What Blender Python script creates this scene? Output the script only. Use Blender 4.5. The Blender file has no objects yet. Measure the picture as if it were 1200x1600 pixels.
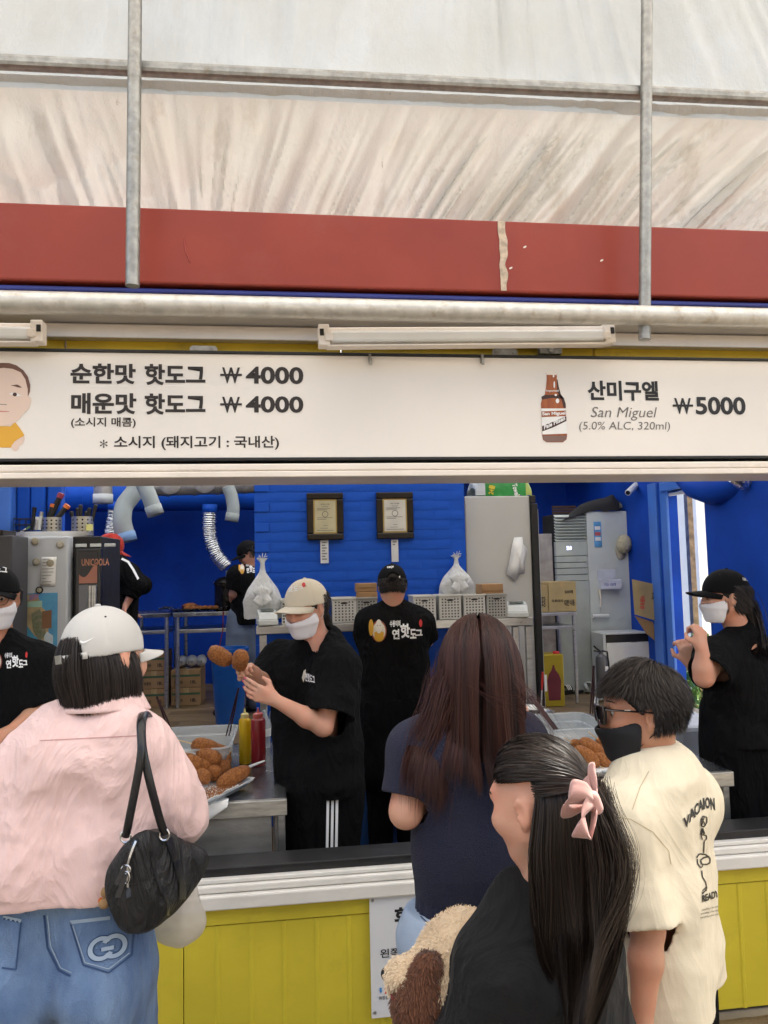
import bpy, bmesh, math, random
import numpy as np
from mathutils import Vector, Matrix
from mathutils.bvhtree import BVHTree
random.seed(7); RNG = np.random.default_rng(7)
SC = bpy.context.scene; COL = SC.collection; R = math.radians
A = np.array
# ------------------------------------------------------------ camera
F = 1150.0; YAW, PITCH, ROLL = R(7.2), R(4.3), R(-1.3); CAM = A([0, 0, 1.75])
fw = A([math.sin(YAW)*math.cos(PITCH), math.cos(YAW)*math.cos(PITCH), math.sin(PITCH)])
_r = A([math.cos(YAW), -math.sin(YAW), 0]); _u = np.cross(_r, fw)
rt = math.cos(ROLL)*_r + math.sin(ROLL)*_u; up = math.cos(ROLL)*_u - math.sin(ROLL)*_r
cd = bpy.data.cameras.new('camera'); cam = bpy.data.objects.new('camera', cd); COL.objects.link(cam); SC.camera = cam
cam.matrix_world = Matrix(((rt[0], up[0], -fw[0], CAM[0]), (rt[1], up[1], -fw[1], CAM[1]), (rt[2], up[2], -fw[2], CAM[2]), (0, 0, 0, 1)))
cd.sensor_fit = 'VERTICAL'; cd.sensor_height = 24; cd.sensor_width = 24; cd.lens = F/1600*24; cd.clip_start = .05; cd.clip_end = 500
# ------------------------------------------------------------ world, sun, exposure
W = bpy.data.worlds.new('World'); SC.world = W; W.use_nodes = True
_n = W.node_tree.nodes; _bg = _n['Background']; _sky = _n.new('ShaderNodeTexSky'); _sky.sky_type = 'NISHITA'; _sky.sun_disc = False
SUN_EL, SUN_AZ = R(56), R(66)
_sky.sun_elevation = SUN_EL; _sky.sun_rotation = SUN_AZ; _sky.air_density = 1.4; _sky.dust_density = 4.0
W.node_tree.links.new(_sky.outputs[0], _bg.inputs[0]); _bg.inputs[1].default_value = 0.15
_sl = bpy.data.lights.new('sun', 'SUN'); _sl.energy = 3.5; _sl.angle = R(.6); _sl.color = (1, .95, .87)
_so = bpy.data.objects.new('sun', _sl); COL.objects.link(_so)
sd = Vector((math.sin(SUN_AZ)*math.cos(SUN_EL), math.cos(SUN_AZ)*math.cos(SUN_EL), math.sin(SUN_EL)))
_so.rotation_euler = sd.to_track_quat('Z', 'Y').to_euler(); _so.location = (0, 0, 20)
SC.view_settings.view_transform = 'Standard'; SC.view_settings.look = 'None'; SC.view_settings.gamma = 1
SC.view_settings.use_curve_mapping = False; SC.view_settings.exposure = 1.7
SC.view_settings.use_white_balance = True; SC.view_settings.white_balance_temperature = 6570; SC.view_settings.white_balance_tint = 10
SC.render.engine = 'CYCLES'; SC.cycles.use_denoising = True; SC.cycles.max_bounces = 10; SC.cycles.diffuse_bounces = 6
SC.cycles.transmission_bounces = 8; SC.cycles.transparent_max_bounces = 12; SC.cycles.sample_clamp_indirect = 6; SC.cycles.caustics_reflective = False; SC.cycles.caustics_refractive = False
# ------------------------------------------------------------ helpers
def ray(x, y): return fw + rt*(x-600)/F - up*(y-800)/F
def PY(x, y, Y): d = ray(x, y); return CAM + d*(Y/d[1])
def PX(x, y, X): d = ray(x, y); return CAM + d*(X/d[0])
def PZ(x, y, Z): d = ray(x, y); return CAM + d*((Z-CAM[2])/d[2])
def nrm(v): v = A(v, float); return v/np.linalg.norm(v)
ORG = {}
def thing(name, label, cat, loc=(0, 0, 0), group=None, kind=None):
    o = bpy.data.objects.new(name, None); COL.objects.link(o); o.location = tuple(float(c) for c in loc); o.empty_display_size = .05
    ORG[o.name] = A(loc, float); tag(o, label, cat, group, kind); return o
def tag(o, label=None, cat=None, group=None, kind=None):
    if label: o['label'] = label
    if cat: o['category'] = cat
    if group: o['group'] = group
    if kind: o['kind'] = kind
    return o
def struct(o): o['kind'] = 'structure'; return o
def dup(o, delta=(0, 0, 0), rz=0, label=None, parent=None, top=True):
    c = o.copy(); COL.objects.link(c)
    if top:
        c.location = Vector(o.location)+Vector(delta); c.rotation_euler.z += rz
        if label: c['label'] = label
    else: c.parent = parent
    for ch in list(o.children): dup(ch, parent=c, top=False)
    return c
class G:
    def __init__(s): s.v = []; s.f = []; s.n = 0; s.mi = []; s.cur = 0
    def add(s, v, f):
        v = np.asarray(v, float); s.v.append(v); s.f += [tuple(i+s.n for i in q) for q in f]; s.mi += [s.cur]*len(f); s.n += len(v); return s
    def box(s, x0, x1, y0, y1, z0, z1, T=None):
        v = A([[x, y, z] for x in (x0, x1) for y in (y0, y1) for z in (z0, z1)])
        if T is not None: v = (T[0] @ v.T).T + T[1]
        return s.add(v, [(0, 1, 3, 2), (4, 6, 7, 5), (0, 4, 5, 1), (2, 3, 7, 6), (0, 2, 6, 4), (1, 5, 7, 3)])
    def obox(s, c, size, Rm=None):
        h = A(size)/2; return s.box(-h[0], h[0], -h[1], h[1], -h[2], h[2], (np.eye(3) if Rm is None else Rm, A(c)))
    def tube(s, pts, r, seg=10, cap=True, flat=None):
        pts = A(pts, float); n = len(pts); r = np.broadcast_to(A(r, float), (n,)); t = np.gradient(pts, axis=0)
        t /= np.linalg.norm(t, axis=1)[:, None]+1e-9; ref = A([0, 0, 1.]) if abs(t[0][2]) < .9 else A([1., 0, 0])
        u = np.cross(ref, t[0]); u /= np.linalg.norm(u); vs = []
        for i in range(n):
            u = u - t[i]*(u@t[i]); u /= np.linalg.norm(u)+1e-9; w = np.cross(t[i], u)
            for k in range(seg):
                a = 2*math.pi*k/seg; vs.append(pts[i]+r[i]*(math.cos(a)*u+(flat or 1)*math.sin(a)*w))
        f = [(i*seg+k, i*seg+(k+1) % seg, (i+1)*seg+(k+1) % seg, (i+1)*seg+k) for i in range(n-1) for k in range(seg)]
        if cap: f += [tuple(range(seg))[::-1], tuple(range((n-1)*seg, n*seg))]
        return s.add(vs, f)
    def cyl(s, a, b, r, r2=None, seg=16, cap=True): return s.tube([a, b], [r, r if r2 is None else r2], seg, cap)
    def lathe(s, prof, c, seg=24, ax=None, cap=False):
        Rm = np.eye(3) if ax is None else ax; vs = []
        for rr, z in prof:
            for k in range(seg):
                a = 2*math.pi*k/seg; vs.append(Rm@A([rr*math.cos(a), rr*math.sin(a), z])+A(c))
        f = [(i*seg+k, i*seg+(k+1) % seg, (i+1)*seg+(k+1) % seg, (i+1)*seg+k) for i in range(len(prof)-1) for k in range(seg)]
        if cap: f += [tuple(range(seg))[::-1], tuple(range((len(prof)-1)*seg, len(prof)*seg))]
        return s.add(vs, f)
    def ell(s, c, rad, Rm=None, su=14, sv=9):
        vs = []
        for i in range(sv+1):
            th = math.pi*i/sv
            for k in range(su):
                a = 2*math.pi*k/su; vs.append(A([math.sin(th)*math.cos(a), math.sin(th)*math.sin(a), math.cos(th)])*A(rad))
        vs = A(vs); vs = vs if Rm is None else (Rm@vs.T).T
        return s.add(vs+A(c), [(i*su+k, (i+1)*su+k, (i+1)*su+(k+1) % su, i*su+(k+1) % su) for i in range(sv) for k in range(su)])
    def prism(s, poly, o, U, V, th):
        "2D polygon in plane (U,V) at o, extruded by vector th"
        poly = A(poly, float); o = A(o, float); U = A(U, float); V = A(V, float); th = A(th, float); n = len(poly)
        a = o+poly[:, :1]*U+poly[:, 1:2]*V
        return s.add(np.vstack([a, a+th]), [tuple(range(n))[::-1], tuple(range(n, 2*n))]+[(i, (i+1) % n, n+(i+1) % n, n+i) for i in range(n)])
    def grid(s, P):
        m, n = P.shape[:2]
        return s.add(P.reshape(-1, 3), [(i*n+j, i*n+j+1, (i+1)*n+j+1, (i+1)*n+j) for i in range(m-1) for j in range(n-1)])
    def build(s, name, mat, parent=None, smooth=None, bevel=0, solid=0):
        v = np.vstack(s.v)
        root = parent
        while root is not None and root.parent is not None: root = root.parent
        if root is not None: v = v-ORG[root.name]
        me = bpy.data.meshes.new(name); me.from_pydata(v.tolist(), [], s.f); me.validate()
        for m_ in (mat if isinstance(mat, (list, tuple)) else [mat]): me.materials.append(m_)
        if isinstance(mat, (list, tuple)): me.polygons.foreach_set('material_index', s.mi)
        if smooth is not None: me.shade_smooth(); me.set_sharp_from_angle(angle=R(smooth))
        o = bpy.data.objects.new(name, me); COL.objects.link(o); o.parent = parent
        if solid: m_ = o.modifiers.new('s', 'SOLIDIFY'); m_.thickness = solid; m_.offset = 0
        if bevel: m_ = o.modifiers.new('b', 'BEVEL'); m_.width = bevel; m_.segments = 2; m_.limit_method = 'ANGLE'
        return o
def rotm(axis, a): return A(Matrix.Rotation(a, 3, Vector(axis)))
def rz(a): return rotm((0, 0, 1), a)
# ------------------------------------------------------------ materials
MC = {}
def mat(name, col, rough=.6, metal=0, var=.12, vs=6, bump=0, bs=60, stretch=(1, 1, 1), spec=.5, col2=None, sheen=0, sss=0, trans=0, alpha=1, ior=1.45, coat=0, dirt=0, dcol=(.12, .09, .06), attr=None, det=5, coords='Object', wrink=0, wsc=7):
    if name in MC: return MC[name]
    m = bpy.data.materials.new(name); m.use_nodes = True; nt = m.node_tree; N = nt.nodes; L = nt.links.new
    b = N['Principled BSDF']; b.inputs['Roughness'].default_value = rough; b.inputs['Metallic'].default_value = metal
    b.inputs['Specular IOR Level'].default_value = spec; b.inputs['IOR'].default_value = ior
    if sheen: b.inputs['Sheen Weight'].default_value = sheen; b.inputs['Sheen Roughness'].default_value = .5
    if sss: b.inputs['Subsurface Weight'].default_value = sss; b.inputs['Subsurface Radius'].default_value = (.012, .005, .003); b.inputs['Subsurface Scale'].default_value = 1
    if trans: b.inputs['Transmission Weight'].default_value = trans
    if alpha < 1: b.inputs['Alpha'].default_value = alpha
    if coat: b.inputs['Coat Weight'].default_value = coat; b.inputs['Coat Roughness'].default_value = .15
    tc = N.new('ShaderNodeTexCoord'); mp = N.new('ShaderNodeMapping'); mp.inputs['Scale'].default_value = stretch; L(tc.outputs[coords], mp.inputs[0])
    nz = N.new('ShaderNodeTexNoise'); nz.inputs['Scale'].default_value = vs; nz.inputs['Detail'].default_value = det; L(mp.outputs[0], nz.inputs['Vector'])
    mx = N.new('ShaderNodeMix'); mx.data_type = 'RGBA'
    c = A(col[:3]); c2 = A(col2) if col2 is not None else c*(1+var*1.2)
    c1 = c if col2 is not None else c*(1-var*1.2)
    mx.inputs[6].default_value = (*c1, 1); mx.inputs[7].default_value = (*np.clip(c2, 0, 1), 1)
    mr = N.new('ShaderNodeMapRange'); mr.inputs[1].default_value = .3; mr.inputs[2].default_value = .7; L(nz.outputs[0], mr.inputs[0])
    if attr:
        at = N.new('ShaderNodeAttribute'); at.attribute_name = attr; L(at.outputs['Fac'], mx.inputs[0])
    else: L(mr.outputs[0], mx.inputs[0])
    out = mx.outputs[2]
    if dirt:
        n2 = N.new('ShaderNodeTexNoise'); n2.inputs['Scale'].default_value = vs*.7; n2.inputs['Detail'].default_value = 9; n2.inputs['Roughness'].default_value = .72; L(tc.outputs[coords], n2.inputs['Vector'])
        m2 = N.new('ShaderNodeMapRange'); m2.inputs[1].default_value = .55; m2.inputs[2].default_value = .72; m2.inputs[4].default_value = dirt; L(n2.outputs[0], m2.inputs[0])
        x2 = N.new('ShaderNodeMix'); x2.data_type = 'RGBA'; L(m2.outputs[0], x2.inputs[0]); L(out, x2.inputs[6]); x2.inputs[7].default_value = (*dcol, 1); out = x2.outputs[2]
    L(out, b.inputs['Base Color'])
    rr = N.new('ShaderNodeMapRange'); rr.inputs[3].default_value = max(0, rough-.08); rr.inputs[4].default_value = min(1, rough+.1); L(nz.outputs[0], rr.inputs[0]); L(rr.outputs[0], b.inputs['Roughness'])
    if bump:
        n3 = N.new('ShaderNodeTexNoise'); n3.inputs['Scale'].default_value = bs; n3.inputs['Detail'].default_value = 4; L(mp.outputs[0], n3.inputs['Vector'])
        bp = N.new('ShaderNodeBump'); bp.inputs['Strength'].default_value = min(1, bump); bp.inputs['Distance'].default_value = .01; L(n3.outputs[0], bp.inputs['Height']); L(bp.outputs[0], b.inputs['Normal'])
    if wrink:
        mp2 = N.new('ShaderNodeMapping'); mp2.inputs['Scale'].default_value = (1.3, 1.3, .55); L(tc.outputs[coords], mp2.inputs[0]); n4 = N.new('ShaderNodeTexNoise'); n4.noise_type = 'RIDGED_MULTIFRACTAL'; n4.inputs['Scale'].default_value = wsc; n4.inputs['Detail'].default_value = 4; n4.inputs['Distortion'].default_value = 1.2; n4.inputs['Offset'].default_value = 1.0; n4.inputs['Gain'].default_value = 2.0; n4.inputs['Roughness'].default_value = .5; L(mp2.outputs[0], n4.inputs['Vector'])
        b4 = N.new('ShaderNodeBump'); b4.inputs['Strength'].default_value = min(1, wrink); b4.inputs['Distance'].default_value = .03; L(n4.outputs[0], b4.inputs['Height'])
        if bump: L(b4.outputs[0], bp.inputs['Normal'])
        else: L(b4.outputs[0], b.inputs['Normal'])
    MC[name] = m; return m
def emit(name, col, s):
    m = bpy.data.materials.new(name); m.use_nodes = True; b = m.node_tree.nodes['Principled BSDF']
    b.inputs['Emission Color'].default_value = (*col, 1); b.inputs['Emission Strength'].default_value = s; b.inputs['Base Color'].default_value = (*col, 1); return m
def tarp_mat(name, col, tr, stain=.5, glossy=.35):
    m = bpy.data.materials.new(name); m.use_nodes = True; nt = m.node_tree; N = nt.nodes; L = nt.links.new
    b = N['Principled BSDF']; out = N['Material Output']; tc = N.new('ShaderNodeTexCoord')
    def noise(sc, det, st=(1, 1, 1), ro=.6):
        mp = N.new('ShaderNodeMapping'); mp.inputs['Scale'].default_value = st; L(tc.outputs['Object'], mp.inputs[0])
        n = N.new('ShaderNodeTexNoise'); n.inputs['Scale'].default_value = sc; n.inputs['Detail'].default_value = det; n.inputs['Roughness'].default_value = ro; L(mp.outputs[0], n.inputs['Vector']); return n.outputs[0]
    def ramp(s, a, c, hi):
        r = N.new('ShaderNodeMapRange'); r.inputs[1].default_value = a; r.inputs[2].default_value = c; r.inputs[4].default_value = hi; L(s, r.inputs[0]); return r.outputs[0]
    def mix(f, a, c):
        x = N.new('ShaderNodeMix'); x.data_type = 'RGBA'; L(f, x.inputs[0])
        if isinstance(a, tuple): x.inputs[6].default_value = (*a, 1)
        else: L(a, x.inputs[6])
        x.inputs[7].default_value = (*c, 1); return x.outputs[2]
    c = mix(ramp(noise(2.2, 6), .35, .65, 1), col, tuple(A(col)*A([.93, .9, .85])))
    c = mix(ramp(noise(3, 8, (1.6, 1, .6), .7), .56, .75, stain*.6), c, (.34, .27, .18))
    c = mix(ramp(noise(14, 6, (1, 1, .45), .75), .66, .76, stain*.8), c, (.13, .09, .05))
    b.inputs['Roughness'].default_value = glossy; L(c, b.inputs['Base Color'])
    n3 = noise(9, 7, (1, 1, .5), .7); bp = N.new('ShaderNodeBump'); bp.inputs['Strength'].default_value = .55; bp.inputs['Distance'].default_value = .02; L(n3, bp.inputs['Height']); L(bp.outputs[0], b.inputs['Normal'])
    t = N.new('ShaderNodeBsdfTranslucent'); L(c, t.inputs[0]); L(bp.outputs[0], t.inputs['Normal']); ms = N.new('ShaderNodeMixShader'); ms.inputs[0].default_value = tr
    L(b.outputs[0], ms.inputs[1]); L(t.outputs[0], ms.inputs[2]); L(ms.outputs[0], out.inputs[0]); return m
# ------------------------------------------------------------ numpy noise
_T = np.random.default_rng(3).random((32, 32, 32)).astype(np.float32)
def vnoise(P):
    P = np.asarray(P, np.float32); i = np.floor(P).astype(np.int32); f = P-i; f = f*f*(3-2*f); i &= 31; j = (i+1) & 31
    x0, y0, z0 = i[..., 0], i[..., 1], i[..., 2]; x1, y1, z1 = j[..., 0], j[..., 1], j[..., 2]; fx, fy, fz = f[..., 0], f[..., 1], f[..., 2]
    a = _T[x0, y0, z0]*(1-fx)+_T[x1, y0, z0]*fx; b = _T[x0, y1, z0]*(1-fx)+_T[x1, y1, z0]*fx
    c = _T[x0, y0, z1]*(1-fx)+_T[x1, y0, z1]*fx; d = _T[x0, y1, z1]*(1-fx)+_T[x1, y1, z1]*fx
    return ((a*(1-fy)+b*fy)*(1-fz)+(c*(1-fy)+d*fy)*fz)*2-1
def ridge(P): return 1-2*np.abs(vnoise(P))
# ------------------------------------------------------------ text and flat print
_TC = {}
def text2d(body, bold=0., shear=0.):
    k = (body, bold, shear)
    if k in _TC: return _TC[k]
    c = bpy.data.curves.new('t', 'FONT'); c.body = body; c.offset = bold; c.shear = shear; c.resolution_u = 4; c.align_x = 'LEFT'
    o = bpy.data.objects.new('t', c); COL.objects.link(o); dg = bpy.context.evaluated_depsgraph_get(); dg.update()
    me = bpy.data.meshes.new_from_object(o.evaluated_get(dg)); v = A([x.co[:] for x in me.vertices])[:, :2]; f = [tuple(p.vertices) for p in me.polygons]
    bpy.data.objects.remove(o); bpy.data.curves.remove(c); bpy.data.meshes.remove(me)
    v = (v-v.min(0))/(v.max(0)-v.min(0)+1e-9); _TC[k] = (v, f); return v, f
def textbox(g, body, o, U, V, bold=0., shear=0.):
    "fit text into the parallelogram o + U,V"
    v, f = text2d(body, bold, shear); g.add(A(o)+v[:, :1]*A(U)+v[:, 1:]*A(V), f); return g
def poly_g(g, pts, o, U, V, lift=(0, 0, 0)):
    p = A(pts, float); g.add(A(o)+A(lift)+p[:, :1]*A(U)+p[:, 1:]*A(V), [tuple(range(len(p)))]); return g
def circ(cx, cy, rx, ry=None, n=28, a0=0, a1=360):
    ry = rx if ry is None else ry; return [(cx+rx*math.cos(R(a0+(a1-a0)*k/(n if a1-a0 >= 360 else n-1))), cy+ry*math.sin(R(a0+(a1-a0)*k/(n if a1-a0 >= 360 else n-1)))) for k in range(n)]
# ================================================================ materials used across the scene
M_galv = mat('galvanised_steel', (.30, .295, .275), .42, .75, var=.22, vs=30, dirt=.6, dcol=(.2, .15, .09), bump=.15, bs=90)
M_pipe = mat('painted_pipe', (.60, .58, .53), .38, .45, var=.12, vs=25, dirt=.75, dcol=(.33, .26, .17), bump=.15, bs=50)
M_red = mat('red_fascia_paint', (.285, .045, .027), .33, 0, spec=.35, var=.07, vs=4, bump=.05, bs=6, dirt=.12, dcol=(.42, .2, .15))
M_yel = mat('yellow_panel_paint', (.58, .475, .035), .5, 0, var=.1, vs=3, dirt=.35, dcol=(.20, .15, .03), bump=.12, bs=9)
M_yel2 = mat('yellow_header_paint', (.62, .43, .02), .5, 0, var=.12, vs=4, dirt=.6, dcol=(.18, .12, .03), bump=.1, bs=20)
M_white = mat('white_frame_paint', (.68, .66, .62), .35, 0, var=.06, vs=5, dirt=.25, dcol=(.35, .3, .24), bump=.04, bs=12)
M_cream = mat('cream_rail_paint', (.80, .73, .65), .4, 0, var=.05, vs=6, dirt=.25, dcol=(.35, .27, .18))
M_sign = mat('sign_acrylic', (.78, .74, .69), .16, 0, var=.03, vs=1.2, coat=.3)
M_blk = mat('black_rubber', (.012, .012, .013), .45, var=.3, vs=20)
M_print = mat('black_print', (.012, .012, .014), .5, var=0)
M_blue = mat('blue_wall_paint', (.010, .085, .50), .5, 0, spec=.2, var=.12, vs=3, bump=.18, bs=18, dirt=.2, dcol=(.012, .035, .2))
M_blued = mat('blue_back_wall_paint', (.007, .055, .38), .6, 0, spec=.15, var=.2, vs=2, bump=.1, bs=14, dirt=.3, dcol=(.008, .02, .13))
M_bluel = mat('blue_door_paint', (.05, .16, .56), .38, 0, var=.1, vs=4, bump=.05, bs=18, dirt=.15, dcol=(.02, .07, .3))
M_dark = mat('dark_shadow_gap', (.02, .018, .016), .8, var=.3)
M_steel = mat('brushed_stainless', (.50, .50, .49), .3, .9, var=.12, vs=9, stretch=(1, 1, 6), dirt=.35, dcol=(.22, .2, .18), bump=.08, bs=40)
M_stain = mat('stainless_top', (.30, .31, .33), .24, .9, var=.25, vs=8, dirt=.5, dcol=(.12, .12, .14), bump=.15, bs=110)
M_wplast = mat('white_plastic', (.70, .71, .70), .4, var=.04, vs=8, dirt=.15, dcol=(.45, .43, .38))
M_gplast = mat('grey_white_plastic', (.56, .59, .59), .35, var=.06, vs=8, dirt=.25, dcol=(.3, .3, .28))
M_card = mat('cardboard', (.34, .21, .10), .85, var=.1, vs=12, bump=.08, bs=60, dirt=.3, dcol=(.2, .12, .06))
M_kraft = mat('kraft_paper', (.36, .21, .10), .8, var=.08, vs=15, bump=.15, bs=40)
M_duct = mat('grey_duct_hose', (.33, .37, .36), .5, var=.08, vs=8)
M_foil = mat('foil_duct', (.70, .71, .72), .25, 1, var=.1, vs=40, bump=.35, bs=60)
M_grey = mat('grey_metal_duct', (.38, .36, .34), .4, .6, var=.2, vs=10, dirt=.5)
M_paper = mat('white_paper', (.78, .78, .76), .7, var=.04, vs=20, bump=.08, bs=25)
M_wood = mat('dark_wood_frame', (.009, .005, .004), .35, var=.3, vs=20)
M_gold = mat('gilt_liner', (.45, .33, .12), .4, .4)
M_ink = mat('grey_print', (.16, .15, .14), .7, var=.1)
M_redink = mat('red_print', (.55, .03, .03), .6, var=0)
M_whink = mat('white_print', (.82, .82, .82), .6, var=0)
def tub_mat():
    m = mat('clear_polycarbonate', (.62, .67, .69), .22, alpha=.42, var=.05); return m
M_tub = tub_mat()
M_glass = mat('dark_glass', (.03, .035, .04), .08, var=.2)
def plank(i):
    return mat('floor_plank_%d' % i, [(.17, .115, .06), (.135, .09, .05), (.20, .14, .078)][i], .45, var=.3, vs=5, stretch=(.5, 8, 1), bump=.2, bs=14, det=8)
# ================================================================ ground
g = G(); n = 60; xs = np.linspace(-1, 1, n)**3*140; ys = np.linspace(-1, 1, n)**3*140
gx, gy = np.meshgrid(xs, ys, indexing='ij'); g.grid(np.dstack([gx, gy, 0*gx]))
struct(g.build('ground', mat('ground_concrete', (.20, .17, .13), .9, var=.2, vs=2, bump=.4, bs=30, dirt=.4, dcol=(.1, .08, .05)), smooth=30))
g = G(); P = np.zeros((60, 40, 3)); u, v = np.meshgrid(np.linspace(.9, 3.2, 60), np.linspace(1.4, 2.74, 40), indexing='ij')
P[..., 0] = u; P[..., 1] = v; P[..., 2] = .012+.004*vnoise(np.dstack([u*30, v*30, u*0])); g.grid(P)
o = g.build('coir_mat', mat('coir_fibre', (.17, .115, .06), .95, var=.45, vs=60, stretch=(1, 3.5, 1), bump=1, bs=170, col2=(.30, .215, .12)), smooth=60, solid=.012)
tag(o, 'brown coir mat on the ground below the yellow wall', 'mat')
g = G(); g.box(3.8, 12, 2.5, 24, .0, .02); struct(g.build('bounce_paving', mat('pale_bounce_paving', (.55, .53, .48), .8, var=.1, vs=2)))  # pale slab added to bounce light and brighten the doorway view
# ================================================================ interior floors
YF = 2.8
fl = bpy.data.objects.new('floor', None); COL.objects.link(fl); struct(fl); ORG['floor'] = A([0, 0, 0])
g = G(); g.box(-3.4, 3.6, YF+.16, 5.3, -.02, .02); g.build('subfloor', M_dark, fl)
g = G(); g.box(-3.4, 3.6, 5.3, 9.3, -.02, .42); g.build('raised_subfloor', M_dark, fl)
def planks(x0, x1, y0, y1, z, w=.14, L=1.1):
    base = {}
    y = y0; r_ = 0
    while y < y1-.01:
        x = x0-(r_*.37 % 1)*L
        while x < x1:
            a, b = max(x, x0), min(x+L, x1)
            if b-a > .05:
                k = RNG.integers(3); key = (round(b-a, 2), int(k))
                if key not in base:
                    g = G(); g.box(0, b-a-.003, 0, w-.003, -.02, 0); o = g.build('plank', plank(int(k)), fl); base[key] = o.data
                else: o = bpy.data.objects.new('plank', base[key]); COL.objects.link(o); o.parent = fl
                o.location = (a, y, z+RNG.normal()*.0006)
            x += L
        y += w; r_ += 1
planks(-.6, 2.2, 3.6, 5.28, .042)
planks(-2.6, .2, 5.8, 9.1, .442, .16, 1.4)
planks(1.6, 3.45, 5.9, 8.0, .442, .16, 1.4)
# ================================================================ booth shell
booth = thing('food_booth', 'container food booth with yellow lower wall, red fascia beam and blue painted interior', 'booth', (0, YF, 0))
XL, XR = -3.4, 3.45; Z1, Z0 = PY(600, 338, YF-.12)[2], PY(600, 451, YF-.12)[2]; Zg = PY(600, 458, YF-.1)[2]; Zt = PY(600, 465, YF-.1)[2]
g = G(); g.box(-6, 7, YF-.12, YF+.3, Z0, Z1); bm_ = g.build('fascia_beam', M_red, booth, bevel=.006)
g = G()   # torn joint tape on the beam
zs = np.linspace(Z0+.003, Z1-.003, 30); xj = PY(785, 395, YF-.12)[0]
Pp = A([[[xj-.013+.004*vnoise([z*30, 1, 2])+s*(.026+.006*vnoise([z*22, 5, 2])), YF-.1215-.002*abs(vnoise([z*60, s*9, 0])), z] for z in zs] for s in (0, .35, .7, 1)]); g.grid(Pp)
g.build('joint_tape', mat('peeling_sealant', (.52, .42, .32), .8, var=.3, vs=40, bump=.5, bs=50), booth, solid=.003)
g = G(); ds = [PY(288, 372, YF-.1215), PY(290, 392, YF-.1215), PY(297, 410, YF-.1215)]; g.tube(ds, [.002, .0035, .002], 6); g.build('scratch', mat('beam_scratch', (.35, .05, .035), .3), booth, smooth=60)
for (x, y) in ((820, 386), (798, 419), (940, 407)):
    g = G(); c = PY(x, y, YF-.1215); g.prism(circ(0, 0, .007, .004, 8), c, (1, 0, .4), (0, 0, 1), (0, -.0015, 0)); g.build('paint_chip', M_cream, booth)
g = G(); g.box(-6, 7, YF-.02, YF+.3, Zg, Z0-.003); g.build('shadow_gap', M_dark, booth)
g = G(); g.box(-6, 7, YF-.1, YF+.1, Zt, Zg-.002); g.build('blue_trim', mat('blue_trim_paint', (.03, .045, .25), .4), booth, bevel=.004)
for k in range(4):
    g = G(); z = Zt-.006-k*.024; g.box(-6, 7, YF-.09-.012*k, YF+.02, z-.02, z+.002); g.build('gutter_rail', M_white, booth, bevel=.006)
# yellow header panels behind the sign
x = -3.9
while x < 4.6:
    g = G(); g.box(x, x+1.02, YF, YF+.05, 2.10, 2.66); g.build('header_panel', M_yel2, booth, bevel=.006); x += 1.026
# white wire rail on header
g = G(); za = PY(300, 523, YF-.03)[2]; g.box(PY(70, 520, YF-.03)[0], 3.4, YF-.05, YF-.003, za-.022, za+.03); g.build('cable_rail', M_cream, booth, bevel=.004)
# opening head rail
zb = PY(600, 744, YF-.13)[2]
g = G(); g.box(-3.4, 3.5, YF-.13, YF+.13, zb, zb+.022); g.build('head_rail', M_cream, booth, bevel=.004)
g = G(); g.box(-3.4, 3.5, YF-.125, YF+.1, zb+.024, zb+.050); g.build('head_rail', M_cream, booth, bevel=.006)
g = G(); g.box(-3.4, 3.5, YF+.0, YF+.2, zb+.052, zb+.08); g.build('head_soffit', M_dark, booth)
# sill
zs_ = .545
g = G(); g.box(-3.4, 3.5, YF-.03, YF+.02, zs_, zs_+.05); g.build('sill_rail', M_white, booth, bevel=.006)
g = G(); g.box(-3.4, 3.5, YF-.012, YF+.05, zs_+.052, zs_+.078); g.build('sill_rail', M_white, booth, bevel=.006)
g = G(); g.box(-3.4, 3.5, YF+.004, YF+.07, zs_+.080, zs_+.094); g.build('sill_track', M_white, booth, bevel=.003)
g = G(); g.box(-3.4, 3.5, YF+.03, YF+.16, zs_+.05, zs_+.125); g.build('sill_gasket', M_blk, booth, bevel=.004)
# lower ribbed yellow wall: band then panels
x = -3.0
while x < 3.4:
    g = G(); g.box(x, x+1.296, YF, YF+.06, zs_-.062, zs_-.002); g.build('band_panel', M_yel, booth, bevel=.002); x += 1.3
x = -3.0
while x < 3.4:
    g = G(); W_ = 1.297; prof = [(0, 0)]
    for k in range(1, 11): c_ = k*.118; prof += [(c_-.010, 0), (c_-.005, -.0045), (c_+.005, -.0045), (c_+.010, 0)]
    g.prism(prof+[(W_, 0), (W_, .04), (0, .04)], (x, YF+.006, .012), (1, 0, 0), (0, 1, 0), (0, 0, zs_-.078)); g.build('wall_panel', M_yel, booth, bevel=.0015); x += 1.3
g = G(); g.box(-3.4, 3.5, YF+.05, YF+.14, .01, zs_+.04); g.build('wall_core', M_dark, booth)
for q_ in ((XR+.12, 7.2), (-6.2, XL-.12)): g = G(); g.box(*q_, YF, YF+.1, 0, 2.8); g.build('side_panel', M_yel, booth)
# ================================================================ interior walls
YB = 8.9
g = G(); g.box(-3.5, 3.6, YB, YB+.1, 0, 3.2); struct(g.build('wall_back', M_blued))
g = G(); g.box(-3.6, -3.4, YF+.06, YB, 0, 3.2); struct(g.build('wall_left', M_blue))
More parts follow.
